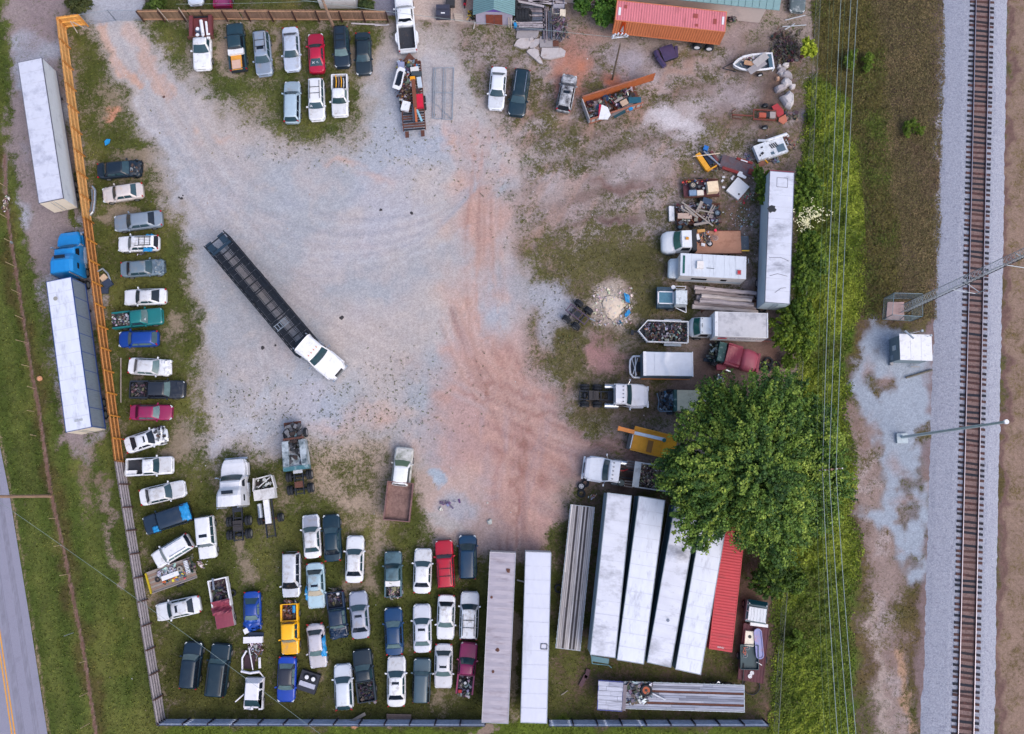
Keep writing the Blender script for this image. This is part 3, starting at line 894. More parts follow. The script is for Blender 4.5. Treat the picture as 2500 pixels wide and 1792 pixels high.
# note the outward side is north here
fence('brown board fence at the top from the gate to the maroon pickup',N1,N0,2.1,(134,108,88),(170,134,108),(70,46,40),-1,seed=7,rails=2,gap=.02)
fence('brown board fence at the top behind the row of parked cars',N2,N1,2.1,(140,110,94),(176,140,114),(64,38,36),-1,seed=8,rails=2,gap=.02)
# props leaning on the corner
tag(MB().cyl(P(189,80,0),P(172,52,1.9),.05).cyl(P(205,68,0),P(178,54,1.9),.05).build('fence_brace',flat((196,186,180))),'pale timber props leaning inside the orange fence corner','brace')
for (a,b,lb) in [((411,52),(384,20),'left thin bare pole leaning over the brown fence'),((458,52),(436,19),'second thin bare pole leaning over the brown fence')]:
    tag(MB().cyl(P(*a,0),P(*b,2.6),.05).build('leaning_pole',flat((176,164,158))),lb,'pole')

def chain_panel(mb,a,b,z0,z1,posts=True,pitch=.45,r=.028,wire=.008):
    a,b=Vector(a),Vector(b)
    d=b-a; L_=d.length
    mb.cyl(a+Vector((0,0,z1)),b+Vector((0,0,z1)),r,5)
    mb.cyl(a+Vector((0,0,z0)),b+Vector((0,0,z0)),r*.7,5)
    n=max(1,round(L_/2.6))
    for i in range(n+1):
        p=a+d*i/n
        mb.cyl(p,p+Vector((0,0,z1+.04)),r*1.2,6)
    return mb
def mesh_wires(mb,a,b,z0,z1,pitch=.3,wire=.009):
    a,b=Vector(a),Vector(b); d=b-a; L_=d.length; hgt=z1-z0
    k=int(L_/pitch)
    for i in range(-int(hgt/pitch),k):
        for s in (0,1):
            u0,u1=i*pitch,i*pitch+hgt
            c0,c1=max(u0,0),min(u1,L_)
            if c1 <= c0:continue
            zz0,zz1=z0+(c0-u0),z0+(c1-u0)
            if s:zz0,zz1=z1+z0-zz0,z1+z0-zz1
            p0=a+d*(c0/L_); p1=a+d*(c1/L_)
            mb.cyl((p0.x,p0.y,zz0),(p1.x,p1.y,zz1),wire,3)
    return mb
def chain_fence(name,label,cat,runs,h,pitch=.3,mat=GALV,wire=.009):
    t=thing(name,label,cat,(runs[0][0].x,runs[0][0].y,0))
    o=Vector(t.location)
    for a,b in runs:
        chain_panel(MB(),a-o,b-o,.05,h).build('frame',mat,t)
        mesh_wires(MB(),a-o,b-o,.05,h,pitch,wire).build('wire_mesh',mat,t,kind='stuff')
    return t
g0,g1,g2=P(215,60),P(283,50),P(350,50)
chain_fence('chain_link_gate','galvanised double drive gate of pipe and mesh at the top left entrance','gate',[(g0,g1),(g1,g2)],2.0)
ef=[P(1998,-80),P(1990,40),P(1978,300),P(1962,640),P(1935,1150),P(1915,1380),P(1902,1560),P(1888,1792),P(1880,1900)]
chain_fence('chain_link_fence','overgrown chain link fence between the yard and the weeds','fence',list(zip(ef[:-1],ef[1:])),1.5,.6,pm('old_wire',(112,118,112),rough=.7,var=.3),.006)
c4=[P(2172,727),P(2236,730),P(2240,783),P(2168,779)]
c4=[P(2158,728),P(2226,730),P(2226,784),P(2154,780)]
chain_fence('tower_enclosure','small square chain link enclosure round the tower base','fence',[(c4[i],c4[(i+1) % 4]) for i in range(4)],2.4,.3,pm('blue_wire',(120,146,160),rough=.5),wire=.008)
o=MB().prism([tuple(P(*q)[:2]) for q in [(2166,738),(2206,738),(2206,782),(2162,780)]],-.05,.14).build('tower_foundation',flat((190,160,156),rough=.9)); tag(o,'pale concrete pad under the lattice tower','concrete pad')

# gate leaf lying on the gravel
t=thing('gate_panel','large galvanised pipe gate leaf lying flat on the gravel','gate panel',tuple(P(1084,228,0)))
o_=Vector(t.location)
q=[P(1059,166,.12),P(1108,165,.12),P(1104,292,.12),P(1056,289,.12)]
m=MB()
def ln(mb,a,b,r=.035):return mb.cyl(a-o_,b-o_,r,6)
ln(m,q[0],q[1]); ln(m,q[1],q[2],.05); ln(m,q[2],q[3]); ln(m,q[3],q[0],.045)
ln(m,q[0].lerp(q[1],.5),q[3].lerp(q[2],.52),.04); ln(m,q[0].lerp(q[3],.49),q[1].lerp(q[2],.49),.04); ln(m,q[0].lerp(q[3],.66),q[2],.03)
ln(m,q[0]+Vector((.22,0,.1)),q[3]+Vector((.22,0,.1)),.035); ln(m,q[0].lerp(q[1],.5)+Vector((.22,0,.1)),q[3].lerp(q[2],.52)+Vector((.22,0,.1)),.03)
m.build('frame',GALV,t)
m=MB()
for i in range(14):
    f=(i+.5)/14
    m.cyl(q[0].lerp(q[3],f)-o_,q[1].lerp(q[2],f)-o_,.008,3)
for i in range(7):
    f=(i+.5)/7
    m.cyl(q[0].lerp(q[1],f)-o_,q[3].lerp(q[2],f)-o_,.008,3)
m.build('wire_mesh',GALV,t,kind='stuff')

# stakes along the roadside ditch
ORD=['first','second','third','fourth','fifth','sixth','seventh','eighth','ninth','tenth','eleventh','twelfth','thirteenth','fourteenth','fifteenth','sixteenth','seventeenth','eighteenth']
WOODP=flat((176,156,128),rough=.9)
for i,(bx,by) in enumerate([(14,456),(14,530),(26,590),(38,651),(48,716),(54,777),(64,836),(72,895),(84,948),(82,1004),(88,1064),(134,1265),(150,1331),(165,1402),(178,1545),(208,1614),(214,1691),(218,1766)]):
    b=P(bx,by)
    st_=MB().cyl(b-Vector((0,0,.1)),b+Vector((R.uniform(-.05,.05),R.uniform(-.08,.08),R.uniform(1.0,1.9))),.035,5).build('fence_stake',WOODP if i != 14 else GALV)
    tag(st_,ORD[i]+' thin weathered stake along the roadside ditch, counted from the top','stake','stakes along the roadside ditch')
tag(MB().cyl(P(27,591,1.5),P(29,593,1.58),.14,8).build('stake_cap',CHROME),'shiny cap on a stake beside the ditch','cap')

# utility poles and wires
POLEM=pm('pole_wood',(150,122,104),rough=.9,var=.25,scale=3,stretch=(1,1,.2))
def pole(name,base,h,label,lean=(0,0),r=.17,arms=0,armdir=0.0,mat=POLEM,cat='utility pole'):
    t=thing(name,label,cat,(base.x,base.y,0))
    MB().cyl((0,0,-.3),(lean[0],lean[1],h),r,10,r*.68).build('shaft',mat,t)
    for k in range(arms):
        z=h-.5-k*.9
        MB().box(lean[0],lean[1],z,2.4,.11,.13,rz=armdir).build('crossarm',POLEM,t)
        m=MB()
        for s in (-1.05,-.55,.55,1.05):
            m.cyl((lean[0]+s*math.cos(armdir),lean[1]+s*math.sin(armdir),z+.13),(lean[0]+s*math.cos(armdir),lean[1]+s*math.sin(armdir),z+.32),.06,6)
        m.build('insulator',flat((205,210,220),rough=.3),t)
    return t
pole('utility_pole',P(819,78),11,'tall wooden utility pole beside the dark hatchback and brown fence',lean=(-.15,.1))
pole('utility_pole',P(122,1211),11,'wooden utility pole at the left edge by the road',lean=(-.6,0))
pole('utility_pole',P(1495,193),8.0,'wooden pole with white insulators beside the red container',lean=(-.15,-.35),r=.12,mat=flat((108,96,84)))
m=MB()
tp=P(1512,92,8.0)
for k in range(7):
    a=-math.pi*k/6+3.4
    b=tp+Vector((math.cos(a)*.75,math.sin(a)*.34,0)); m.cyl(b,b+Vector((.12,.05,.22)),.09,6); m.cyl(tp,b,.025,4)
tag(m.build('insulator_cluster',flat((205,212,226),rough=.3)),'cluster of white insulators on the pole by the red container','insulators')
pole('utility_pole',P(1945,1152),9.6,'line pole half hidden in the big tree crown',r=.15,arms=1,armdir=.1)
WIREM=pm('wire',(150,165,165),rough=.5,metal=.3,var=.2)
WIRED=pm('wire_dark',(96,118,92),rough=.6,var=.2)
def wire(a,b,r=.02,sag=.5,mat=WIREM,n=18):
    m=MB(); pts=[]
    for i in range(n+1):
        f=i/n; p=a.lerp(b,f); pts.append(p-Vector((0,0,sag*4*f*(1-f))))
    return m.path(pts,r,5)
group_w='power lines over the railway weeds'
wl=[((2030,-60),(1993,1147),(2015,1800),9.2,.012,1),((2040,-60),(2005,1147),(2030,1800),9.2,.012,1),((2058,-60),(2008,1147),(2047,1800),9.5,.032,0),((2068,-60),(2014,1147),(2058,1800),9.2,.014,1),
      ((2083,-60),(2024,1147),(2074,1800),9.9,.03,0),((2099,-60),(2041,1147),(2092,1800),9.9,.03,0)]
for i,(a,b,c,z,rr,dk) in enumerate(wl):
    A,B,C=P(*a,z-.6),P(*b,z),P(*c,z-.6)
    A=B+(A-B)*1.15; C=B+(C-B)*1.15
    m=wire(A,B,rr,.5); m2=wire(B,C,rr,.35); m._a(m2.v,m2.f)
    tag(m.build('power_line',WIRED if dk else WIREM),ORD[i]+' power line from the left of those running over the green weeds','power line',group_w)
tag(wire(P(-30,1206,9),P(800,1806,6.5),.014,.6).build('overhead_cable',WIREM),'single cable crossing diagonally over the bottom left of the yard','cable')
tag(wire(P(1512,92,7.9),P(640,-14,6.5),.02,.4).build('overhead_cable',WIREM),'single cable running left from the pole by the red container','cable')
tag(wire(P(430,10,6.5),P(900,-3,6.5),.012,.2).build('overhead_cable',WIREM),'thin service wire above the brown top fence','cable')

# steel mast: bare pole with a box at the base
t=thing('signal_mast','pale steel mast rising beside the railway from a boxed footing','mast',tuple(P(2200,1068)))
hh=87*(1-958/1215.)
MB().cyl((0,0,0),(0.1,.1,hh),.16,12,.11).build('shaft',pm('mast_steel',(186,204,212),rough=.4,metal=.3,var=.1),t)
MB().box(0,-.1,-.05,1.1,1.0,.35).build('footing',flat((176,190,200)),t)
MB().cyl((0.1,.1,hh),(0.1,.1,hh+.2),.2,10).build('cap',WHITEP,t)
m=MB()
for k in range(18):m.box(.2,0,.8+k*.9,.22,.04,.03)
m.build('step',GALV,t)

# lattice tower
tb=P(2203,757)
t=thing('lattice_tower','tall galvanised lattice tower leaning out over the tracks','tower',tuple(tb))
TH=27.0
W0=.52
m,m2=MB(),MB()
legs=[(W0*math.cos(a),W0*math.sin(a)) for a in (math.radians(100),math.radians(220),math.radians(340))]
def lp(i,z):
    k=1-.25*z/TH
    return Vector((legs[i % 3][0]*k,legs[i % 3][1]*k,z))
for i in range(3):m.cyl(lp(i,0),lp(i,TH),.028,6)
m.build('leg',GALV,t)
nb=44
for k in range(nb):
    z0,z1=TH*k/nb,TH*(k+1)/nb
    for i in range(3):
        m2.cyl(lp(i,z0),lp(i+1,z1),.013,4)
        m2.cyl(lp(i+1,z0),lp(i,z1),.013,4)
m2.build('lattice',pm('lattice_steel',(176,184,192),rough=.4,metal=.3,var=.1),t,kind='stuff')
MB().path([lp(2,0)+Vector((-.9,-.9,.2)),lp(2,1),lp(2,10),lp(2,TH)],.045,5).build('feed_cable',BLACK,t)
for z,ln_ in ((11.5,1.6),(20.0,1.9)):
    m=MB()
    b=Vector((0,0,z))
    m.cyl(b+Vector((0,.3,.3)),b+Vector((ln_,-.9,.3)),.035,5); m.cyl(b+Vector((-.5,-.5,-.3)),b+Vector((ln_,-.9,-.3)),.035,5); m.cyl(b+Vector((ln_,-.9,-.3)),b+Vector((ln_,-.9,1.6)),.045,6)
    m.build('antenna_bracket',GALV,t)

# equipment hut
ha,hb=P(2151,888),P(2168,822)
t=thing('equipment_hut','small white roofed railway equipment hut on the blue gravel','hut',tuple(P(2208,858)),-.03)
hl,hw=3.1,2.5
MB().box(0,0,0,hl,hw,2.5).build('wall',pm('hut_wall',(120,138,150),rough=.6,var=.1),t)
for i in range(3):
    x0=-hl/2-.1+i*(hl+.2)/3; w=(hl+.2)/3-.02
    MB().box(x0+w/2,0,2.502,w,hw+.2,.07).build('roof_panel',WHITEP,t)
MB().box(-hl/2-.06,.1,.9,.12,.5,.6).build('vent_unit',flat((215,220,226)),t)
MB().box(-hl/2-.04,-.8,.3,.08,.45,.5).build('junction_box',flat((150,165,178)),t)
MB().cyl((-hl/2+.5,hw/2+.4,2.6),(-hl/2+.9,hw/2-.6,3.6),.1,8).build('antenna_tube',WHITEP,t)
MB().cyl((-hl/2+.9,hw/2+.1,2.6),(.5,hw/2+.45,2.9),.025,5).box(.5,hw/2+.4,2.85,.2,.2,.2).cyl((1.2,hw/2-.1,2.55),(1.25,hw/2-.1,3.2),.03,5).cyl((1.25,hw/2-.1,3.2),(1.27,hw/2-.1,3.3),.12,8).build('antenna_bracket',GALV,t)
MB().box(.9,-hw/2-.4,.3,.9,.12,.12).box(-hl/2+.05,-hw/2-.15,0,.3,.3,.3).build('cable_fitting',flat((150,150,155)),t)
tag(MB().cyl(P(2212,922,.12),P(2276,903,.12),.11,8).build('timber_beam',flat((96,92,84),rough=.9,grime=(170,165,160),gamt=.3)),'old grey timber lying on blue gravel below the hut','timber')

# ------------------------------------------------------------------ buildings at the top
t=thing('storage_shed','small lavender shed with green metal roof and rusty double door','shed',tuple(P(1207,60)),-.02)
sw,sl=4.0,5.6
wallm=pm('shed_wall',(176,170,192),rough=.8,var=.1,grime=(150,140,150),gamt=.2)
MB().box(0,sl/2,0,sw,sl,2.5).prism([(0,0)]*0 or [(-sw/2,.001),(sw/2,.001),(sw/2,.101),(-sw/2,.101)],2.5,2.52).build('wall',wallm,t)
m=MB(); m._a([(-sw/2,0,2.5),(sw/2,0,2.5),(0,0,3.5),(-sw/2,.1,2.5),(sw/2,.1,2.5),(0,.1,3.5)],[(0,1,2),(3,5,4),(0,2,5,3),(1,4,5,2)])
m.build('gable',pm('gable_purple',(110,84,176),rough=.7,var=.1),t)
grm=pm('green_metal_roof',(112,148,154),rough=.5,var=.10,scale=2,grime=(120,130,130),gamt=.15)
for s in (-1,1):
    m=MB(); e0=s*(sw/2+.28); n_=26
    for i in range(n_):
        y0,y1=-.35+i*(sl+.7)/n_,-.35+(i+1)*(sl+.7)/n_-.05
        m._a([(e0,y0,2.38),(e0,y1,2.38),(0,y1,3.56),(0,y0,3.56),(e0,y0,2.44),(e0,y1,2.44),(0,y1,3.62),(0,y0,3.62)],
             [(0,1,2,3),(7,6,5,4),(0,4,5,1),(2,6,7,3),(0,3,7,4),(1,5,6,2)])
    m._a([(e0,-.34,2.37),(e0,sl+.34,2.37),(0,sl+.34,3.55),(0,-.34,3.55)],[(0,1,2,3)])
    m.build('roof',grm,t)
dr=pm('rusty_door',(132,66,52),rough=.8,var=.3,scale=2,grime=(90,70,44),gamt=.4)
for s in (-1,1):
    MB().box(.0+s*.46,-.06,.05,.88,.05,1.95).build('door',dr,t)
for x in (sw/2-.35,sw/2-.1):MB().cyl((x,-.35,0),(x-.05,-.12,1.6),.05,6).build('leaning_post',flat((210,196,180)),t)

t=thing('long_building','long cream building with green metal roof behind the red container','building',tuple(P(1853,56)),math.radians(-6.5))
bl,bw_=34,9
wm=pm('cream_wall',(206,192,188),rough=.85,var=.05,grime=(110,112,130),gamt=.25,gscale=.5)
MB().box(-bl/2,bw_/2,0,bl,bw_,3.3).build('wall',wm,t)
n_=48
m=MB()
for i in range(n_):
    x0,x1=-bl-.6+i*(bl+1.9)/n_,-bl-.6+(i+1)*(bl+1.9)/n_-.05
    m._a([(x0,-.4,3.3),(x1,-.4,3.3),(x1,bw_/2,4.9),(x0,bw_/2,4.9),(x0,-.4,3.36),(x1,-.4,3.36),(x1,bw_/2,4.96),(x0,bw_/2,4.96)],
         [(3,2,1,0),(4,5,6,7),(0,1,5,4),(0,4,7,3),(1,2,6,5)])
m._a([(-bl-.5,-.38,3.28),(1.2,-.38,3.28),(1.2,bw_/2,4.88),(-bl-.5,bw_/2,4.88)],[(0,1,2,3)])
m.build('roof',grm,t)
MB()._a([(0,.0,3.3),(0,bw_,3.3),(0,bw_/2,4.85)],[(0,1,2)]).build('gable',wm,t)

t=thing('white_outbuilding','white sided outbuilding partly cut off behind the brown fence','building',tuple(P(783,21)),.0)
w_=(P(876,24)-P(786,24)).x
MB().box(w_/2,3,0,w_,6,2.7).build('wall',WHITEP,t)
MB()._a([(-.3,-.2,2.65),(w_/2,-.2,3.0),(w_/2,6.2,3.0),(-.3,6.2,2.65),(w_+.3,-.2,2.65),(w_+.3,6.2,2.65)],[(0,1,2,3),(1,4,5,2)]).build('roof',pm('white_roof',(222,224,232),rough=.6,var=.05),t)
# ------------------------------------------------------------------ cars
def wheel(parent,x,y,r=.33,w=.22,side=1,rimm=None,dual=False,name='wheel'):
    m=MB().tyre((x,y,r),(0,1,0),r,w,14)
    wo=m.build(name,RUBBER,parent,smooth=False)
    MB().disc((x,y+side*w*.18,r),(0,1,0),r*.62,w*.5,10).build('rim',rimm or STEEL,wo)
    return wo

STY=dict(
    sedan=dict(ws=.205,wt=.075,rt=-.225,rb=-.345,hood=(.74,.93),belt=.95,roof=1.42,trunk=1.02,cb=.90,cr=.66,split=(-.06,)),
    coupe=dict(ws=.19,wt=.05,rt=-.16,rb=-.35,hood=(.70,.88),belt=.90,roof=1.32,trunk=.98,cb=.88,cr=.62,split=(-.10,)),
    wagon=dict(ws=.215,wt=.09,rt=-.40,rb=-.475,hood=(.76,.95),belt=.97,roof=1.50,trunk=.95,cb=.90,cr=.68,split=(-.03,-.25)),
    hatch=dict(ws=.22,wt=.08,rt=-.36,rb=-.47,hood=(.76,.95),belt=.97,roof=1.46,trunk=.92,cb=.90,cr=.66,split=(-.05,)),
    suv=dict(ws=.235,wt=.125,rt=-.425,rb=-.475,hood=(.92,1.08),belt=1.10,roof=1.76,trunk=1.0,cb=.92,cr=.72,split=(-.01,-.22)),
    boxy=dict(ws=.215,wt=.145,rt=-.46,rb=-.485,hood=(1.0,1.10),belt=1.12,roof=1.80,trunk=1.0,cb=.95,cr=.80,split=(-.02,-.23)),
    van=dict(ws=.29,wt=.13,rt=-.44,rb=-.48,hood=(.85,1.02),belt=1.05,roof=1.76,trunk=1.0,cb=.93,cr=.70,split=(.0,-.22)),
    pickup=dict(ws=.215,wt=.125,rt=-.075,rb=-.11,hood=(.92,1.06),belt=1.10,roof=1.74,trunk=1.08,cb=.90,cr=.70,split=()),
    xpickup=dict(ws=.235,wt=.16,rt=-.11,rb=-.145,hood=(.92,1.06),belt=1.10,roof=1.76,trunk=1.08,cb=.90,cr=.70,split=(.0,)),
    crew=dict(ws=.26,wt=.19,rt=-.14,rb=-.165,hood=(1.0,1.16),belt=1.2,roof=1.9,trunk=1.2,cb=.88,cr=.70,split=(.01,)),
)

def lerp(a,b,t):return a+(b-a)*t

def car(style,front,rear,W,col,label,name='sedan',cat='car',**k):
    S=dict(STY[style]); S.update(k.get('S',{}))
    c,ang,Ln=span(front,rear,.65)
    t=thing(name,label,cat,(c.x,c.y,0),ang,k.get('group'))
    rr=random.Random(hash(label) % 1000 if False else sum(map(ord,label)))
    pc=paint(col,k.get('dirt',.3)) if not k.get('mat') else k['mat']
    sh=lambda q:tuple(max(0,min(255,v*q)) for v in col) if col else None
    v1,v2=rr.choice([1,1,.95,.9,1.03]),rr.choice([1,1,.96,.92,1.02])
    hc=paint(k['hood'],.5) if k.get('hood') else (paint(sh(v1),.5) if v1 != 1 and col and not k.get('mat') else pc)
    rc=paint(k['roofc'],.3) if k.get('roofc') else (paint(sh(v2),.6) if v2 != 1 and col and not k.get('mat') else pc)
    hw=W/2
    name_round=style in ('sedan','coupe','hatch','wagon','van')
    bed=style in ('pickup','xpickup','crew')
    X=lambda f:f*Ln
    zh0,zh1=S['hood']
    crump=k.get('crump',{})                 # {'f': amount, 'r': amount, 'roof': amount, 'side': amount}
    def dent(p,r=rr):
        x,y,z=p
        f=x/Ln
        if crump.get('f') and f>.22:
            a=crump['f']*min(1,(f-.22)/.15)
            x += r.uniform(-.30,.04)*a; y += r.uniform(-.14,.14)*a; z += r.uniform(-.14,.16)*a
        if crump.get('r') and f<-.25:
            a=crump['r']*min(1,(-.25-f)/.15)
            x += r.uniform(-.04,.28)*a; y += r.uniform(-.14,.14)*a; z += r.uniform(-.14,.14)*a
        if crump.get('all'):
            a=crump['all']; x += r.uniform(-.08,.08)*a; y += r.uniform(-.08,.08)*a; z += r.uniform(-.14,.10)*a
        return (x,y,z)
    def wf(f):
        a=abs(f); q=.06 if style in ('boxy','pickup','xpickup','crew') else .10
        if a>.5-q:
            s_=(a-(.5-q))/q
            return hw*(1-(.10 if q<.1 else .24)*s_**2.2)
        return hw*(1.0-.03*max(0,(a-.2))/.3)
    def zt(f):
        if f>S['ws']:
            u=(f-S['ws'])/(.5-S['ws'])
            z=lerp(zh1,zh0,u**1.6)
            if f>.48:z -= (f-.48)/.02*.10
            return z
        if f<S['rb'] and not bed:
            u=(f-S['rb'])/(-.5-S['rb'])
            z=lerp(S['trunk'],S['trunk']-.06,u)
            if f<-.48:z -= (-.48-f)/.02*.14
            return z
        return S['belt']
    f_end=-.5 if not bed else S['rb']-.005
    st=[.5,.492,.48,.455,.42,.36,.30,S['ws']+.02,S['ws']-.02,.05,-.08]
    st += ([-.2,-.3,-.38,-.44,-.47,-.488,-.5] if not bed else [f_end])
    st=sorted(set(st),reverse=True)
    rings=[]
    for f in st:
        w=wf(f); z=zt(f); e_=min(1,(.5-abs(f))/.03) if not (bed and f<0) else 1
        lo=.26+(1-e_)*.12
        half=[(w*.86,lo-.04),(w*.97,lo+.06),(w,(lo+z)/2),(w*.985,z-.15),(w*.93,z-.045),(w*.80,z-.005),(w*.40,z+.025)]
        ring=[(X(f),y,zz) for y,zz in half]+[(X(f),-y,zz) for y,zz in reversed(half)]
        ek=max(0,abs(f)-.38)/.12*(.16 if name_round else .07)
        if bed and f<0:ek=0
        ring=[(x-math.copysign(1,f)*ek*abs(y/hw)**2.5,y,zz) for x,y,zz in ring]
        rings.append([dent(p) for p in ring])
    MB().rings(rings).build('body',pc,t,smooth=True)
    MB().box(X(-.02),0,.16,Ln*.86,W*.74,.14).build('underbody',BLACK,t)
    # bonnet panel, slightly proud, following the body top
    if not k.get('nohood'):
        hp=[]
        def hf(u,v):
            f=lerp(.475,S['ws']+.008,u); s_=2*v-1
            w=wf(f)*.80
            crown=.028*(1-abs(s_)**2)
            ek=max(0,f-.38)/.12*(.16 if name_round else .07)
            return dent((X(f)-ek*abs(s_*.8)**2.5,s_*w,zt(f)+crown+.006))
        MB().grid(hf,7,6).build('hood',hc,t,smooth=not crump.get('f'))
    else:
        m=MB()
        for _ in range(26):
            g=rr.uniform(.12,.3); m.col=lin(rr.choice([(40,44,54),(60,60,66),(130,134,140),(90,70,60),(30,32,40)]))
            m.box(X(rr.uniform(S['ws']+.03,.46)),rr.uniform(-.7,.7)*hw,rr.uniform(.7,.88),g,g*rr.uniform(.5,1.2),rr.uniform(.08,.2),rz=rr.uniform(0,3))
        m.build('engine',SCRAPM,t)
    if not bed and style in ('sedan','coupe') and not crump.get('r'):
        def tf(u,v):
            f=lerp(S['rb']-.01,-.478,u); s_=2*v-1
            return (X(f),s_*wf(f)*.76,zt(f)+.03*(1-s_*s_)+.008)
        MB().grid(tf,4,6).build('trunk_lid',hc if k.get('trunkhood') else pc,t,smooth=True)
    # cabin
    cb,cr,belt,roof=S['cb']*hw,S['cr']*hw,S['belt'],S['roof']
    def hwz(z):return cb-(cb-cr)*max(0,min(1,(z-belt)/(roof-belt)))
    bow=.10 if style not in ('boxy',) else .03
    def ctop(f):
        if f >= S['wt']:return lerp(roof-.02,belt-.02,min(1,(f-S['wt'])/(S['ws']-S['wt'])))
        if f <= S['rt']:return lerp(roof-.03,belt-.02,min(1,(S['rt']-f)/(S['rt']-S['rb'])))
        m_=(S['wt']+S['rt'])/2
        return roof+.02*(1-((f-m_)/(S['wt']-m_))**2)
    dr_=crump.get('roof',0)
    rings=[]
    for f in [S['ws'],lerp(S['ws'],S['wt'],.5),S['wt'],S['wt']-.03,(S['wt']+S['rt'])/2,S['rt']+.03,S['rt'],lerp(S['rt'],S['rb'],.5),S['rb']]:
        z=ctop(f)
        half=[(cb,belt-.05),(hwz(belt+(z-belt)*.5),lerp(belt,z,.5)),(hwz(z-.05),z-.06),(hwz(z)-.07,z-.012),(hwz(z)*.5,z+.012)]
        fr=f>(S['wt']+S['rt'])/2+.01
        def bx(y):return (bow if fr else-bow*.6)*(1-(y/cb)**2)*(1 if abs(f-(S['wt']+S['rt'])/2)>.02 else 0)
        ring=[(X(f)+bx(y),y,zz) for y,zz in half]+[(X(f)+bx(y),-y,zz) for y,zz in reversed(half)]
        if dr_:ring=[(x+rr.uniform(-.1,.1)*dr_,y+rr.uniform(-.1,.1)*dr_,zz+(rr.uniform(-.35,.02)*dr_ if zz>belt+.1 else 0)) for x,y,zz in ring]
        rings.append(ring)
    MB().rings(rings).build('roof',rc,t,smooth=True)
    gl=k.get('glass',None) or rr.choice([GLASS,GLASS,GLASS,GLASS_PALE,GLASS_BLACK])
    def pane(a,b,name,front_,mat,w0=.93,w1=.90,pr=.022):
        def fn(u,v):
            s_=2*v-1
            f=lerp(a,b,u); z=lerp(belt+.01,roof-.035,u)
            y=s_*lerp(cb*w0,cr*w1,u)
            x=X(f)+(bow if front_ else-bow*.6)*(1-(y/cb)**2)+(pr if front_ else-pr)
            return (x,y,z+pr)
        if dr_:
            f0=fn
            fn=lambda u,v:tuple(q+rr.uniform(-.08,.08)*dr_ for q in f0(u,v))
        return MB().grid(fn,3,8).build(name,mat,t,smooth=True)
    dws=(S['ws']-S['wt'])
    if not k.get('nows'):
        wsd=pane(S['ws']-dws*.03,S['wt']+dws*.08,'windshield',True,k.get('wsglass',gl))
        a_=MB()
        for s_ in (-.45,.25):a_.cyl((X(S['ws'])+.08,s_*hw,belt+.05),(X(S['ws'])-.10,s_*hw+.42,belt+.14),.012,4)
        a_.build('wiper',BLACK,t)
    drw=S['rt']-S['rb']
    pane(S['rb']+drw*(.06 if not bed else .3),S['rt']-drw*.10,'rear_window',False,k.get('rwglass',rr.choice([GLASS,GLASS_BLACK,gl])),.90,.88)
    if not k.get('noside'):
        cuts=[S['wt']+(S['ws']-S['wt'])*.35]+list(S['split'])+[S['rt']-drw*(.25 if not bed else 0)]
        for s_ in (-1,1):
            for i in range(len(cuts)-1):
                a,b=cuts[i]-(.008 if i else 0),cuts[i+1]+.008
                z0,z1=belt+.05,roof-.11
                ta=min(a,S['wt']-.004); tb_=max(b,S['rt']+.004)
                y0,y1=hwz(z0)+.014,hwz(z1)+.014
                MB()._a([(X(a),s_*y0,z0),(X(b),s_*y0,z0),(X(tb_),s_*y1,z1),(X(ta),s_*y1,z1)],[(0,1,2,3)]).build('side_window',GLASS_BLACK if k.get('tint') else gl,t)
    for s_ in (-1,1):
        if not (k.get('nomirror') == s_ or k.get('nomirror') == 2):
            MB().box(X(S['ws']-.035),s_*(hw+.07),belt-.06,.13,.20,.14,rz=-s_*.3).build('side_mirror',k.get('mirror') and BLACK or pc,t,smooth=False)
    if not crump.get('f') or crump['f']<.5:
        for s_ in (-1,1):
            MB().box(X(.462),s_*hw*.76,zh0-.12,.26,.22,.10,rz=-s_*.5).build('headlight',k.get('lamp',LAMP),t)
        MB().box(X(.5)-.04,0,.42,.12,W*.72,.14).build('bumper',k.get('bump',pc),t)
        MB().box(X(.492),0,zh0-.15,.08,W*.42,.07).build('grille',BLACK,t)
    if not bed:
        for s_ in (-1,1):
            zz=S['trunk']-.22 if style in ('sedan','coupe') else 1.0
            MB().box(X(-.476),s_*hw*.80,zz,.10,.20,.14,rz=s_*.5).build('tail_light',REDLENS,t)
    wr=.34 if style in ('sedan','coupe','hatch','wagon') else .38
    for fx in (.32,-.29):
        for s_ in (-1,1):
            if (fx,s_) in k.get('nowheel',()):continue
            wheel(t,X(fx),s_*(hw-.10),wr,.24,s_)
    if k.get('sunroof'):
        MB().box(X(lerp(S['wt'],S['rt'],.30)),0,roof+.014,Ln*.075,cr*1.15,.014).build('sunroof',GLASS_BLACK,t)
    if k.get('rack'):
        m=MB()
        for s_ in (-1,1):m.box(X(lerp(S['wt'],S['rt'],.52)),s_*(cr-.12),roof+.04,X(S['wt']-S['rt'])*.80,.05,.05)
        if k['rack']>1:
            for q in (.35,.62,.88)[:int(k['rack'])]:m.box(X(lerp(S['wt'],S['rt'],q)),0,roof+.07,.05,cr*1.7,.04)
        m.build('roof_rack',BLACK if not k.get('rackc') else CHROME,t)
    if k.get('ribs'):
        m=MB()
        for q in range(5):m.box(X(lerp(S['wt'],S['rt'],.6)),(q-2)*cr*.3,roof+.02,X(S['wt']-S['rt'])*.6,.03,.02)
        m.build('roof_rib',BLACK,t)
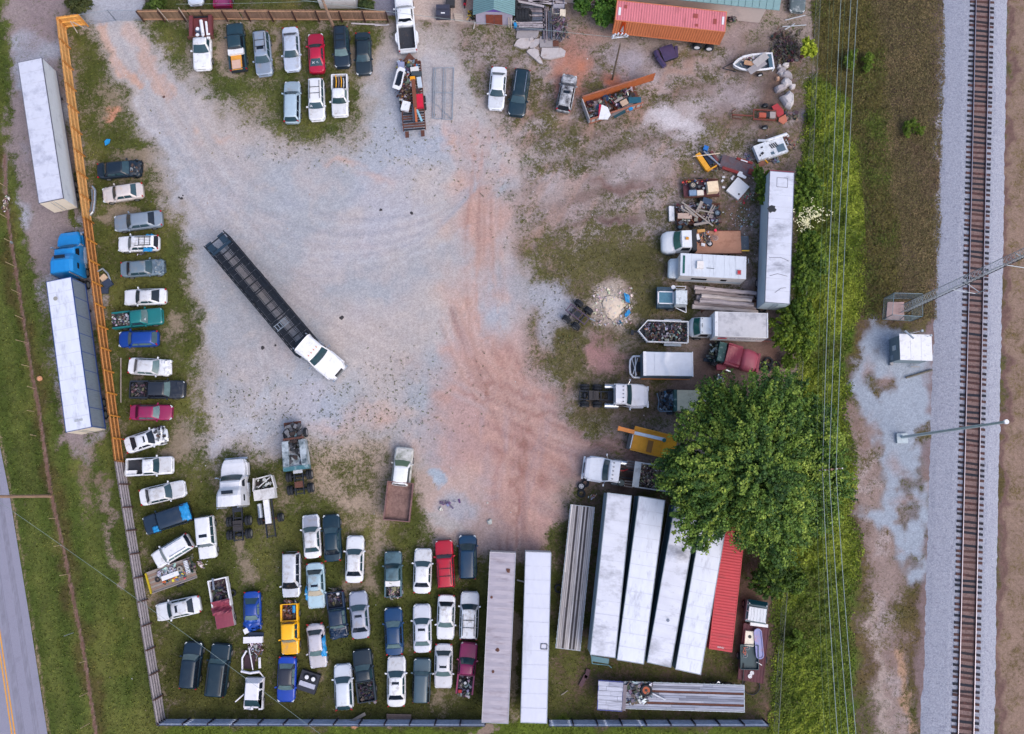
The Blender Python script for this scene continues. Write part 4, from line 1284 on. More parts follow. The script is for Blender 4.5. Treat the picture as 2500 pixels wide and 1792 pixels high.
    if k.get('xmark'):
        fr=k['xmark'] == 'ws'
        f0,f1=(S['ws'],S['wt']) if fr else (S['rb'],S['rt'])
        fx=lerp(f0,f1,.5); zz=lerp(belt,roof,.5)+.05; sl=math.atan2(roof-belt,X(f0-f1)) if fr else math.atan2(roof-belt,-X(f1-f0))
        yy=k.get('xy',.25)
        m=MB()
        for q in (.8,-.8):m.box(X(fx)+(bow if fr else-bow*.5)*.9+(.05 if fr else-.05),yy,zz,.34,.055,.012,rz=q,ry=0)
        m.build('painted_mark',WHITEP,t)
    if k.get('mark2'):
        fx=lerp(S['rb'],S['rt'],.5)
        MB().box(X(fx)-.1,-.2,lerp(belt,roof,.5)+.05,.26,.04,.012,rz=.5).box(X(fx)-.06,-.1,lerp(belt,roof,.5)+.05,.16,.04,.012,rz=-.9).build('painted_mark',WHITEP,t)
    if bed:
        b0,b1=X(S['rb']-.012),-Ln/2
        bl=b0-b1; bh=S['trunk']; cx=(b0+b1)/2
        mat=k.get('bedc') and paint(k['bedc']) or pc
        if k.get('flatbed'):
            fw,fl=k['flatbed']
            fb=pm('flatbed_paint',(110,52,58),rough=.7,var=.2,grime=(80,50,46),gamt=.3)
            xx=b0-fl/2-.1
            MB().box(xx,0,.85,fl,fw,.14).build('flatbed',fb,t)
            for s_ in (-1,1):MB().box(xx,s_*(fw/2-.2),.99,fl,.38,.42).build('side_box',fb,t)
            MB().box(b0-.1,0,.99,.14,fw+.3,.5).build('headboard',RUST,t)
            MB().box(xx-fl/2+.04,0,.92,.12,fw,.22).build('tailgate',DARKMETAL,t)
        else:
            bm=MB()
            for s_ in (-1,1):
                y0=s_*(hw-.02); y1=s_*(hw-.17)
                bm.hexa([(b1+.03,min(y0,y1),.42),(b0,min(y0,y1),.42),(b0,max(y0,y1),.42),(b1+.03,max(y0,y1),.42)],
                        [(b1+.03,min(y0,y1),bh),(b0,min(y0,y1),bh),(b0,max(y0,y1),bh),(b1+.03,max(y0,y1),bh)])
                if k.get('dually'):
                    bm.prism([(cx-.75,s_*hw),(cx-.35,s_*(hw+.24)),(cx+.35,s_*(hw+.24)),(cx+.75,s_*hw)][::int(s_)],.5,bh-.08)
            bm.box(b0-.04,0,.42,.08,W-.34,bh-.42)
            bm.build('bed_wall',mat,t)
            MB().box(cx,0,.55,bl-.05,W-.32,.06).build('bed_floor',k.get('bedf',BEDLINER),t)
            m=MB()
            for s_ in (-1,1):m.box(X(-.31),s_*(hw-.25),.61,.75,.18,.24)
            m.build('wheel_well',k.get('bedf',BEDLINER),t)
            if not k.get('nogate'):
                MB().box(b1+.04,0,.5,.07,W-.30,bh-.5).build('tailgate',mat,t)
            for s_ in (-1,1):MB().box(b1+.02,s_*(hw-.09),.7,.05,.14,.3).build('tail_light',REDLENS,t)
        if not k.get('nobump'):
            MB().box(b1-.06,0,.42,.14,W*.9,.16).build('rear_bumper',k.get('rbump',BLACK),t)
    if k.get('ajar'):                # door hanging open on side +1/-1
        s_=k['ajar']
        MB().box(X(.08) ,s_*(hw+.45),.4,.08,.95,.62,rz=s_*.25).build('open_door',pc,t)
    t['half']=(Ln/2,hw)
    return t

def strip(o):
    if 'half' in o:del o['half']
    return o

def local(t,x,y,z=0.0):
    """a point given in a thing's own frame (already placed) as a world point"""
    m=Matrix.Rotation(t.rotation_euler[2],3,'Z')
    return m@Vector((x,y,z))+Vector(t.location)

def sheet(name,corners,z,label,cat,mat,wrinkle=.06,n=8,drop=0.0,seed=1):
    """a loose sheet over world corner points (x, y pairs or pixels at height z)"""
    r=random.Random(seed)
    c=corners
    def fn(u,v):
        p=c[0].lerp(c[1],u).lerp(c[3].lerp(c[2],u),v)
        e=max(abs(2*u-1),abs(2*v-1))
        return (p.x+r.uniform(-.05,.05),p.y+r.uniform(-.05,.05),p.z+r.uniform(0,wrinkle)-(drop if e>.85 else 0))
    return tag(MB().grid(fn,n,n).build(name,mat,smooth=True),label,cat)

def scrap(name,centre,rz,lx,ly,z,n,pal,label,seed=1,hz=.35,size=(.15,.6),cat='scrap',flatn=.5,tires=0):
    """a heap of small broken bits nobody could count"""
    r=random.Random(seed); m=MB()
    for i in range(n):
        c=r.choice(pal); m.col=lin(tuple(max(0,min(255,v+r.uniform(-18,18))) for v in c))
        x,y=r.uniform(-.5,.5)*lx,r.uniform(-.5,.5)*ly
        if name in ('brush_heap','litter_heap','branches','cart_heap','parts_heap','rag_heap','torn_bits'):x,y=r.gauss(0,.25)*lx,r.gauss(0,.25)*ly
        zz=r.uniform(0,hz)*max(0,1-.6*max(abs(2*x/lx),abs(2*y/ly)))
        a=r.uniform(size[0],size[1]); b=a*r.uniform(.15,.8)
        q=r.random()
        if q<flatn:m.box(x,y,zz,a,b,r.uniform(.02,.08),r.uniform(0,6.3),r.uniform(-.5,.5),r.uniform(-.5,.5))
        elif q<.8:
            d=Vector((r.uniform(-1,1),r.uniform(-1,1),r.uniform(-.4,.4))).normalized()*a
            p=Vector((x,y,zz+.1)); m.cyl(p-d*.5,p+d*.5,r.uniform(.015,.05),5)
        else:m.box(x,y,zz,a*.5,b*.8,r.uniform(.1,.25),r.uniform(0,6.3),r.uniform(-.7,.7))
    for v in range(len(m.v)):
        x,y,zz=m.v[v]; m.v[v]=(x,y,max(zz,-.02))
    o=m.build(name,SCRAPM,kind='stuff')
    o.location=(centre.x,centre.y,z); o.rotation_euler=(0,0,rz)
    return tag(o,label,cat)
PALM=[(60,62,70),(110,112,118),(160,164,172),(90,66,58),(44,46,54),(200,204,212),(76,84,96)]
PALR=[(110,60,48),(84,54,50),(70,70,78),(140,88,66),(52,48,54),(150,150,156)]
PALB=[(70,66,66),(50,50,58),(92,84,80),(120,112,108),(36,40,50)]
PALC=[(60,62,70),(160,164,172),(200,60,60),(40,110,180),(220,170,60),(44,46,54),(210,214,220),(90,66,58)]

def one(mb,name,mat,label,cat,group=None,smooth=False):
    return tag(mb.build(name,mat,smooth=smooth),label,cat,group)

# ---- the cars, by place
G='cars parked in the salvage yard'
C=car
WH=(226,229,238)
cars=[]
def add(*a,**k):
    o=car(*a,**k); cars.append(o); return o
# top rows
add('pickup',(495,171),(495,46),2.0,WH,'white pickup with a maroon steel flatbed, parked at the top left','pickup_truck','pickup truck',flatbed=(2.5,2.55),S=dict(ws=.20,wt=.08,rt=-.03,rb=-.05),bump=WHITEP)
cars[-1]['label']='white pickup with maroon steel flatbed carrying white pipes'
p1=cars[-1]
add('pickup',(573,59),(584,172),1.9,(34,62,76),'dark teal pickup with white toolbox and yellow plywood in its bed','pickup_truck','pickup truck',rwglass=GLASS_BLACK,S=dict(ws=.22,wt=.14,rt=-.09,rb=-.11))
p2=cars[-1]
add('suv',(647,185),(638,82),1.85,(142,158,182),'grey blue boxy SUV with sunroof in the top row','suv','SUV',rack=2,sunroof=1,glass=GLASS)
add('sedan',(715,174),(709,68),1.86,(190,202,224),'silver blue sedan between the grey SUV and the red coupe','sedan','car')
add('coupe',(770,82),(775,180),1.78,(178,24,62),'bright red coupe with white marks on its rear window','coupe','car',xmark='rw',mark2=1,xy=.28,glass=GLASS)
add('suv',(837,166),(833,70),1.75,(26,44,62),'dark navy small SUV at the foot of the tall wooden pole','suv','SUV',rack=2,wsglass=GLASS_PALE)
add('sedan',(889,183),(886,81),1.8,(30,46,58),'black sedan at the right end of the top row','sedan','car',glass=GLASS)
add('wagon',(714,199),(713,302),1.82,(168,190,208),'pale blue silver station wagon in the second top row','station_wagon','car',tint=1)
add('suv',(775,295),(772,195),1.80,WH,'white SUV with black roof rack and X on its windshield','suv','SUV',rack=2,xmark='ws',xy=-.45,glass=GLASS,S=dict(roof=1.65))
add('pickup',(831,285),(830,185),1.82,WH,'white pickup with yellow pipes in its dark bed','pickup_truck','pickup truck',wsglass=GLASS)
p3=cars[-1]
add('sedan',(478,12),(476,-90),1.8,(196,208,228),'silver car cut off at the top beyond the brown fence','sedan','car')
add('pickup',(546,-85),(545,20),2.0,(132,24,76),'magenta pickup bed cut off at the top beyond the brown fence','pickup_truck','pickup truck',bedf=pm('mag',(140,60,110),rough=.6))
add('crew',(984,-14),(997,126),2.05,(232,236,244),'big white dual wheel crew cab pickup backed to the junk trailer','pickup_truck','pickup truck',dually=1,S=dict(ws=.235,wt=.14,rt=-.02,rb=-.05),rwglass=GLASS_BLACK,rbump=CHROME)
add('sedan',(1210,268),(1219,165),1.82,(226,232,244),'white sedan next to the black SUV in the upper middle','sedan','car',glass=GLASS,rwglass=GLASS)
add('suv',(1260,284),(1276,173),1.9,(16,46,62),'black SUV with silver roof rails in the upper middle','suv','SUV',rack=1,rackc=1,glass=GLASS,S=dict(roof=1.7))
add('wagon',(1392,183),(1374,274),1.72,(196,200,212),'burned white hatchback with a blackened roof near the dumpster','burned_car','car',mat=pm('burned_paint',(200,204,214),rough=.7,grime=(40,38,46),gamt=.9,gscale=1.4),glass=GLASS_BLACK,sunroof=1,crump={'all':.3})
add('sedan',(1946,30),(1948,-70),1.8,(70,88,98),'dark sooty car cut off at the top right','sedan','car',mat=pm('sooty',(84,100,108),rough=.5,grime=(200,205,210),gamt=.35))
# left column
add('sedan',(349,409),(239,419),1.82,(20,36,52),'black sedan with its front end smashed off, topmost at left','sedan','car',crump={'f':1.2},nohood=1,glass=GLASS)
add('sedan',(250.5,478),(351,464),1.76,(206,198,196),'beige sedan below the black wreck in the left column','sedan','car',glass=GLASS,mat=pm('beige_paint',(206,198,198),rough=.35,coat=.4,var=.06,grime=(210,176,140),gamt=.3),crump={'f':.3})
add('sedan',(279,547),(398,533),1.86,(128,142,160),'grey long sedan with black rear glass in the left column','sedan','car',rwglass=GLASS_BLACK,glass=GLASS)
w1=add('wagon',(289,597),(391,593),1.72,WH,'white station wagon with black roof rack and blue tarp','station_wagon','car',rack=3,ribs=1,rwglass=GLASS_BLACK)
add('sedan',(405,651),(296,659),1.74,(104,122,138),'slate grey sedan with a torn off front bumper','sedan','car',crump={'f':.7})
add('coupe',(303.5,727),(408,723),1.74,WH,'white coupe above the teal pickup in the left column','coupe','car',glass=GLASS)
p4=add('pickup',(398,771),(277,785),1.80,(22,112,116),'teal pickup with a scrap filled bed in the left column','pickup_truck','pickup truck',xmark='ws',xy=-.35,nogate=1,wsglass=GLASS_PALE)
add('hatch',(290.6,829),(389,826),1.72,(12,62,150),'deep blue hatchback with red tail lights in the left column','hatchback','car',rwglass=GLASS)
add('sedan',(421,899),(315,893),1.78,WH,'white sedan with buckled bonnet above the black pickup','sedan','car',crump={'f':.8},rwglass=GLASS_BLACK)
p5=add('xpickup',(453,951),(320,952),1.9,(36,42,54),'black pickup with chrome bumper and junk in its bed, left column','pickup_truck','pickup truck',wsglass=GLASS_PALE,crump={'f':.2})
add('sedan',(421,1007),(319,1007),1.62,(142,30,82),'small maroon sedan with cracked windshield in the left column','sedan','car',wsglass=GLASS_PALE,rwglass=GLASS_BLACK)
add('coupe',(408,1057),(307,1090),1.78,(222,226,236),'white coupe with crushed front and open sunroof, angled','coupe','car',crump={'f':1.6},sunroof=1,nohood=1,rwglass=GLASS_BLACK)
p6=add('pickup',(423.5,1135),(311,1142),1.84,WH,'clean white pickup with empty bed at the fence colour change','pickup_truck','pickup truck',wsglass=GLASS)
add('sedan',(453,1191),(343,1216),1.80,WH,'white sedan angled above the tarped black SUV','sedan','car',glass=GLASS)
p7=add('boxy',(355,1285),(467,1248),1.95,(30,48,70),'dark blue van with two blue tarps over its ends','van','van',S=dict(roof=1.7,cr=.84,rt=-.44),dirt=.6)
add('suv',(379,1371),(467,1317),1.78,WH,'white SUV angled with rear glass out above the junk trailer','suv','SUV',S=dict(roof=1.62),rwglass=GLASS_BLACK,rack=1,rackc=1)
add('boxy',(510,1363),(501,1259),1.78,WH,'old boxy white SUV with sunroof beside the white semi tractor','suv','SUV',sunroof=1)
add('sedan',(382,1497),(491,1473),1.80,(222,226,236),'white sedan with sunroof lying level under the junk trailer','sedan','car',sunroof=1)
add('suv',(475,1567),(462,1681),1.88,(18,42,62),'black SUV, left one of the dark pair in the bottom left','suv','SUV',tint=1,wsglass=GLASS_PALE)
add('boxy',(543,1571),(527,1699),2.0,(18,44,60),'long black SUV, right one of the dark pair in the bottom left','suv','SUV',rack=1,tint=1,wsglass=GLASS_PALE)
# bottom middle
add('sedan',(758,1257),(765,1363),1.78,WH,'white sedan with grey bonnet at the head of its row','sedan','car',hood=(150,156,174),glass=GLASS)
add('sedan',(808,1256),(814,1371),1.80,(14,48,66),'dark teal black sedan beside the grey bonneted white one','sedan','car',wsglass=GLASS,trunkhood=0)
add('sedan',(868,1308),(865,1423),1.84,WH,'long white sedan right of the dark teal sedan','sedan','car',glass=GLASS,rwglass=GLASS_BLACK)
add('van',(712,1458),(712,1346),1.82,(212,218,232),'silver minivan nose down at the left of the middle block','minivan','minivan')
c1=add('sedan',(774,1485),(769,1373),1.84,(164,192,208),'pale blue silver sedan with sunroof and blue tarp scrap','sedan','car',sunroof=1,wsglass=pm('tan_glass',(176,166,148),rough=.3))
p8=add('xpickup',(830,1560),(818,1445),1.80,(22,46,76),'dark blue pickup with twisted bonnet and wheels in its bed','pickup_truck','pickup truck',crump={'f':.9})
add('sedan',(873.5,1444),(882,1559),1.86,(154,162,184),'grey sedan with dark sunroof right of the dark blue pickup','sedan','car',sunroof=1,glass=GLASS)
p9=add('xpickup',(710,1597),(708,1473),1.78,(252,184,6),'bright yellow pickup with rusty bed','pickup_truck','pickup truck',dirt=.05,bedf=pm('rusty_bed',(88,56,50),rough=.9,var=.3),wsglass=GLASS_PALE)
c2=add('sedan',(779,1630),(769,1520),1.76,(186,184,196),'beige grey sedan with a blue tarp down its side','sedan','car',crump={'r':.6},wsglass=GLASS_PALE,hood=(186,184,192))
add('sedan',(698,1714),(703,1601),1.82,(10,64,176),'vivid blue sedan with black roof below the yellow pickup','sedan','car',roofc=(44,48,62),wsglass=GLASS_PALE,dirt=.05)
add('hatch',(837,1621),(842,1733),1.84,(206,214,228),'silver hatchback low in the middle block beside the black pickup','hatchback','car',glass=GLASS)
p10=add('pickup',(883,1585),(898,1712),1.9,(26,42,56),'black pickup with a tyre and scraps in its bed, bottom row','pickup_truck','pickup truck',wsglass=GLASS_PALE,S=dict(ws=.20,wt=.10,rt=-.06,rb=-.09))
p11=add('pickup',(960,1346),(961,1457),1.76,(70,104,120),'faded teal pickup with white tool box and branches in its bed','pickup_truck','pickup truck',mat=pm('faded_paint',(78,108,122),rough=.5,grime=(38,56,64),gamt=.5),S=dict(ws=.22,wt=.12,rt=-.12,rb=-.14))
add('sedan',(1034,1339),(1030,1449),1.84,WH,'white sedan immediately left of the red SUV','sedan','car',glass=GLASS)
add('boxy',(1083.6,1319),(1090,1435),1.82,(196,16,52),'bright red SUV with roof bars in the right block','suv','SUV',rack=2,S=dict(roof=1.62,ws=.20,wt=.12),dirt=.1,glass=GLASS)
add('van',(1142,1306),(1142,1414),1.84,(22,62,96),'dark blue minivan right of the red SUV','minivan','minivan',wsglass=GLASS)
add('sedan',(959.6,1483),(964,1599),1.82,(18,62,108),'navy blue sedan at the left of the right block','sedan','car',wsglass=GLASS_PALE,rwglass=GLASS_PALE,tint=1)
add('sedan',(1030,1475),(1032,1593),1.84,(208,212,226),'silver sedan with dark sunroof in the middle of the right block','sedan','car',sunroof=1,glass=GLASS,rwglass=GLASS_PALE)
add('sedan',(1087,1561),(1091,1451),1.80,WH,'white sedan nose down under the red SUV','sedan','car',rwglass=GLASS_BLACK,wsglass=GLASS_PALE)
add('suv',(1148,1444),(1144,1562),1.90,WH,'white SUV with roof rack beside the grey corrugated trailer','suv','SUV',rack=2,wsglass=GLASS)
add('sedan',(968,1602),(968,1725),1.86,WH,'white sedan with black sunroof in the bottom row','sedan','car',sunroof=1,rwglass=GLASS_BLACK,glass=GLASS)
add('boxy',(1032,1607),(1028,1714),1.74,(72,96,112),'slate teal SUV in the bottom row of the right block','suv','SUV',S=dict(roof=1.66,cr=.7),lamp=LAMP,tint=1)
add('sedan',(1082,1680),(1084,1570),1.82,(206,208,218),'silver sedan with sunroof next to the maroon pickup','sedan','car',sunroof=1,wsglass=GLASS_PALE)
p12=add('pickup',(1146,1568),(1134,1693),1.76,(138,32,88),'maroon pickup with a wheel and scrap in its bed','pickup_truck','pickup truck',wsglass=GLASS,S=dict(ws=.20,wt=.08,rt=-.08,rb=-.11),nogate=1)
# wrecks
c3=add('coupe',(617,1542),(616,1443),1.72,(16,66,160),'crumpled blue car with a white front corner','wrecked_car','car',crump={'f':1.2,'all':.4},hood=(24,80,180),glass=GLASS_PALE,nomirror=2)
# ------------------------------------------------------------------ trailers and containers
def trailer(nl,nr,fr,fl,ztop,label,name='semi_trailer',cat='trailer',roofm=None,wallm=None,zbot=1.15,wheels='r',ribs=0,corr=0,edge=None,
            rear='r',wheelmat=None,rails=True,doorm=None,seed=1,nwheels=2):
    """box body from its four roof corner pixels: near-left, near-right, far-right, far-left (rear end first)"""
    a,b,c,d=[P(q[0],q[1],ztop) for q in (nl,nr,fr,fl)]
    r_=(a+b)/2; f_=(c+d)/2
    dv=f_-r_; Ln=dv.length; ang=math.atan2(dv.y,dv.x); W=((a-b).length+(c-d).length)/2
    ce=(r_+f_)/2
    t=thing(name,label,cat,(ce.x,ce.y,0),ang)
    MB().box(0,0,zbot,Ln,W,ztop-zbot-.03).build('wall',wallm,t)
    # roof sheet with slight unevenness
    r=random.Random(seed)
    m=MB(); nn=40
    hz=[r.uniform(-.012,.012) for _ in range(nn+1)]
    def fn(u,v):
        i=int(round(u*nn))
        zz=hz[i] if 0<v<1 and 0<u<1 else-.02
        if corr:zz=.055*(i % 2)-.03 if 0<v<1 else-.03
        return ((u-.5)*(Ln-.06),(v-.5)*(W-.06),ztop+.005+zz)
    m.grid(fn,nn if not corr else nn,4); m.build('roof',roofm,t,smooth=not corr)
    if not corr:
        m=MB(); kk=int(Ln/1.22)
        for i in range(1,kk):m.box(-Ln/2+i*Ln/kk,0,ztop-.004,.045,W-.1,.022)
        m.build('roof_seam',pm('roof_seam',(196,200,216),rough=.6,var=.15),t,kind='stuff')
    em=edge or GALV
    m=MB()
    for s in (-1,1):m.box(0,s*(W/2+.012),ztop-.14,Ln+.03,.03,.16); m.box(0,s*(W/2+.012),zbot-.05,Ln+.03,.04,.16)
    for s in (-1,1):m.box(s*(Ln/2+.015),0,ztop-.14,.03,W+.05,.155)
    m.build('edge_rail',em,t)
    if rails:
        m=MB()
        for s in (-1,1):m.box(0,s*.45,zbot-.32,Ln*.95,.12,.30)
        m.build('chassis',DARKMETAL,t)
    x0=-Ln/2
    dm=doorm or wallm
    for s in (-1,1):
        dd=MB().box(x0-.03,s*W/4,zbot+.05,.05,W/2-.06,ztop-zbot-.2).build('rear_door',dm,t)
        MB().cyl((x0-.08,s*.2,zbot+.2),(x0-.08,s*.2,ztop-.3),.025,5).build('lock_bar',GALV,dd)
    if rails:
        for i in range(nwheels):
            for s in (-1,1):
                wheel(t,x0+1.6+i*1.25,s*(W/2-.28),.5,.5,s,rimm=wheelmat)
        m=MB()
        for s in (-1,1):m.cyl((Ln/2-2.6,s*.8,0),(Ln/2-2.6,s*.8,zbot-.1),.07,6); m.box(Ln/2-2.6,s*.8,0,.3,.3,.04)
        m.build('landing_leg',DARKMETAL,t)
    if ribs:
        m=MB(); k=int(Ln/ribs)
        for i in range(k+1):
            for s in (-1,1):m.box(-Ln/2+.1+i*(Ln-.2)/k,s*(W/2+.01),zbot+.1,.05,.03,ztop-zbot-.25)
        m.build('side_post',em,t)
    return t,Ln,W
RW=pm('trailer_roof_clean',(206,210,228),rough=.45,var=.05,scale=1.5,grime=(160,164,186),gamt=.45,gscale=.9,bump=.06,bscale=40)
RW2=pm('trailer_roof_dirty',(210,214,230),rough=.5,var=.07,scale=1.2,grime=(96,100,116),gamt=.42,gscale=.55,stretch=(1,.5,1))
RW3=pm('trailer_roof_bright',(216,222,238),rough=.45,var=.06,scale=1.2,grime=(150,154,176),gamt=.36,gscale=1.1,stretch=(.5,1.4,1))
RG=pm('trailer_roof_grey',(168,162,176),rough=.6,var=.10,scale=2.0,grime=(116,102,108),gamt=.35,gscale=.9,stretch=(2.4,.4,1))
WW=pm('trailer_wall_white',(204,212,224),rough=.4,var=.06,grime=(150,158,176),gamt=.3,gscale=.8)
WS_=pm('trailer_wall_silver',(150,166,184),rough=.35,metal=.4,var=.12,scale=1.5,grime=(110,122,146),gamt=.3,stretch=(6,1,1))
WARM_LIT=pm('warm_lit_door',(226,214,198),rough=.5,var=.06)  # warm south-east light put into the rear door colour
trailer((95,495),(154,484),(101.5,142),(43.5,152),4.1,'white semi trailer parked nose up outside the orange fence',roofm=RW,wallm=WW,doorm=WARM_LIT,edge=pm('te',(96,100,120)),seed=3)
BLUEE=pm('blue_rail',(30,72,150),rough=.5)
t2,L2,W2=trailer((161,1055),(223,1042),(173,677),(113,688),4.1,'white roofed silver sided trailer with blue lower rail behind the blue truck',roofm=RW3,wallm=WS_,doorm=WARM_LIT,edge=BLUEE,ribs=1.9,seed=4)
MB().box(-L2/2+.9,.1,4.11,.22,.35,.04).box(-L2/2+.9,-.35,4.11,.22,.35,.04).build('roof_vent',flat((170,176,186)),t2)
MB().disc((L2/2-1.9,.55,4.12),(0,0,1),.22,.04,10).build('roof_patch',flat((150,150,146)),t2)
# grey + white pair at the bottom
t3,L3_,W3=trailer((1176,1764),(1241,1766),(1258.5,1350),(1197,1349),3.9,'long trailer with grey stained corrugated roof, left of the bottom pair',roofm=RG,wallm=pm('tw3',(190,186,190),rough=.5),edge=pm('te3',(190,194,206),rough=.4),corr=1,seed=5)
t4,L4,W4=trailer((1271,1764),(1335.5,1766),(1345,1350),(1284,1347),3.9,'long white trailer with a small roof hatch, right of the bottom pair',roofm=pm('roof4',(206,210,228),rough=.5,var=.04,grime=(150,152,166),gamt=.25,gscale=.4,stretch=(.4,1,1)),wallm=WW,seed=6)
m=MB()
for s in (-1,1):m.box(-.9+s*.24,-W4/2+.45,3.92,.05,.62,.06); m.box(-.9,-W4/2+.45+s*.29,3.92,.44,.05,.06)
m.build('roof_hatch',BLACK,t4)
m=MB()
r=random.Random(4)
for (x,y,s_) in [(-3.2,.4,.2),(6.2,-.6,.3),(-1.2,.1,.25),(3.6,.9,.2)]:
    m.prism([(x+s_*math.cos(a)*r.uniform(.5,1),y+s_*math.sin(a)*r.uniform(.5,1)) for a in [i*.9 for i in range(7)]],3.925,3.935)
m.build('rust_patch',RUST,t3)
# the four big white ones; west-side shade is painted into their bluish walls
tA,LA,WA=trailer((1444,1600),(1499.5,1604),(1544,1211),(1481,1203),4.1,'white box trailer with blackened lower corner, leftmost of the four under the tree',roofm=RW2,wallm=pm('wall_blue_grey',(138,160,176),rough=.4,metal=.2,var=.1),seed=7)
trailer((1507,1611),(1571,1621),(1624,1220),(1560,1213),4.1,'clean white box trailer, second of the four beside the tree',roofm=RW3,wallm=pm('wall_shaded_b',(70,106,128),rough=.5,var=.2),seed=8)
tC,LC,WC=trailer((1579,1617),(1639,1629),(1703,1245),(1649,1235),4.1,'white box trailer with sagging dented roof front, third of the four',roofm=RW2,wallm=pm('wall_shaded_c',(84,112,130),rough=.5,var=.2),seed=9)
trailer((1649,1634),(1711,1647),(1775,1270),(1716,1258),4.1,'white box trailer beside the red container, rightmost of the four',roofm=RW3,wallm=pm('wall_shaded_d',(96,116,126),rough=.5,var=.2),seed=10)
MB().grid(lambda u,v:(LC/2-4.0+(u-.5)*2.8,(v-.5)*(WC-.1),4.06+.22*math.sin(u*5)*math.sin(v*3.1)+R.uniform(0,.05)),10,8).build('dented_roof_sheet',RW2,tC,smooth=True)
MB().disc((-LC/2+4.2,-.1,4.12),(0,0,1),.16,.06,10).build('roof_vent',flat((120,130,150)),tC)
# step frame at the end of trailer A
fa=P(1466,1612,1.1)
one(MB().box(fa.x,fa.y,.8,1.7,.5,.12,-.16).path([(fa.x-.9,fa.y+.5,1),(fa.x-.8,fa.y-.35,.9),(fa.x+.8,fa.y-.5,.9),(fa.x+1.1,fa.y-.75,.9)],.05,6),'dock_bumper',pm('teal_steel',(78,120,134),rough=.5),'bent teal steel bumper at the lower end of the leftmost white trailer','bumper')
# long white trailer by the weeds
tD,LD,WD=trailer((1868,738),(1928,741),(1939,421),(1880,419),4.1,'old white trailer with a black hole in its roof, against the weeds',roofm=RW2,wallm=pm('wall_d',(176,194,208),rough=.5,var=.06),edge=pm('te_d',(112,118,136)),seed=11)
m=MB(); r=random.Random(9)
m.prism([(2.9+.5*math.cos(a)*r.uniform(.5,1.1),.95+.55*math.sin(a)*r.uniform(.45,1.1)) for a in [i*.42 for i in range(15)]],4.115,4.13)
m.build('roof_hole',BLACK,tD)
m=MB()
for pts in ([(-4.2,.9),(-3.9,.1),(-4.1,-.9)],[(-2.3,1),(-2.2,-.2),(-2.5,-1)],[(-5.9,.3),(-5.4,-.3),(-5.3,-.8)],[(5.3,.5),(5.3,-.6),(6.3,-.6),(6.3,.5),(5.3,.5)]):
    m.path([(x,y,4.125) for x,y in pts],.022,4)
m.build('roof_seam',flat((110,112,128)),tD)
MB().box(LD/2+.08,0,3.4,.12,WD,.7).build('front_strip',flat((130,54,70)),tD)
# containers
REDC=pm('red_container',(190,54,66),rough=.55,var=.08,scale=2,grime=(112,56,58),gamt=.3,gscale=.7,stretch=(2.5,.5,1))
def container(nl,nr,fr,fl,z0,h,label,mroof,mwall,on_chassis=False,pitch=.28):
    a,b,c,d=[P(q[0],q[1],z0+h) for q in (nl,nr,fr,fl)]
    r_=(a+b)/2; f_=(c+d)/2; dv=f_-r_; Ln=dv.length; ang=math.atan2(dv.y,dv.x); W=((a-b).length+(c-d).length)/2
    ce=(r_+f_)/2
    t=thing('shipping_container',label,'container',(ce.x,ce.y,0),ang)
    n=int(Ln/pitch)
    for s in (-1,1):
        m=MB()
        prof=[]
        for i in range(n):
            x=-Ln/2+.08+i*(Ln-.16)/n; p=(Ln-.16)/n
            prof += [(x,0),(x+p*.28,0),(x+p*.5,-.035*s),(x+p*.78,-.035*s)]
        prof.append((Ln/2-.08,0))
        vs=[(x,s*W/2+y-s*.01,z0+.12) for x,y in prof]+[(x,s*W/2+y-s*.01,z0+h-.08) for x,y in prof]
        k=len(prof); m._a(vs,[(i,i+1,k+i+1,k+i) if s<0 else (k+i,k+i+1,i+1,i) for i in range(k-1)])
        m.build('side_wall',mwall,t)
    m=MB(); prof=[]
    for i in range(n):
        x=-Ln/2+.08+i*(Ln-.16)/n; p=(Ln-.16)/n
        prof += [(x,0),(x+p*.3,0),(x+p*.5,-.03),(x+p*.8,-.03)]
    prof.append((Ln/2-.08,0)); k=len(prof)
    m._a([(x,-W/2+.07,z0+h+z) for x,z in prof]+[(x,W/2-.07,z0+h+z) for x,z in prof],[(i,i+1,k+i+1,k+i) for i in range(k-1)])
    m.build('roof',mroof,t)
    m=MB()
    for s in (-1,1):
        m.box(0,s*(W/2-.03),z0+h-.08,Ln,.07,.085); m.box(0,s*(W/2-.03),z0,Ln,.07,.13)
        m.box(s*(Ln/2-.04),0,z0+h-.08,.08,W-.14,.085); m.box(s*(Ln/2-.04),0,z0,.08,W-.14,.13)
        for q in (-1,1):m.box(s*(Ln/2-.04),q*(W/2-.04),z0+.13,.085,.085,h-.21)
    m.build('frame',mwall,t)
    for s in (-1,1):MB().box(-Ln/2+.06,s*W/4,z0+.15,.05,W/2-.12,h-.26).build('door',mwall,t)
    MB().box(Ln/2-.06,0,z0+.15,.04,W-.14,h-.26).build('end_wall',mwall,t)
    return t,Ln,W
tR,LR,WR=container((1730,1584),(1788,1593),(1819,1290),(1765,1286),.1,2.6,'red corrugated shipping container partly under the tree, bottom right',REDC,REDC)
def text_mesh(name,body,size,mat,parent,loc,rot):
    c=bpy.data.curves.new(name,'FONT'); c.body=body; c.size=size; c.extrude=.004
    tmp=bpy.data.objects.new(name+'_c',c); COL.objects.link(tmp)
    me=bpy.data.meshes.new_from_object(tmp.evaluated_get(bpy.context.evaluated_depsgraph_get()))
    bpy.data.objects.remove(tmp); me.name=name; me.materials.clear(); me.materials.append(mat)
    o=bpy.data.objects.new(name,me); COL.objects.link(o); o.parent=parent; o.location=loc; o.rotation_euler=rot
    return o
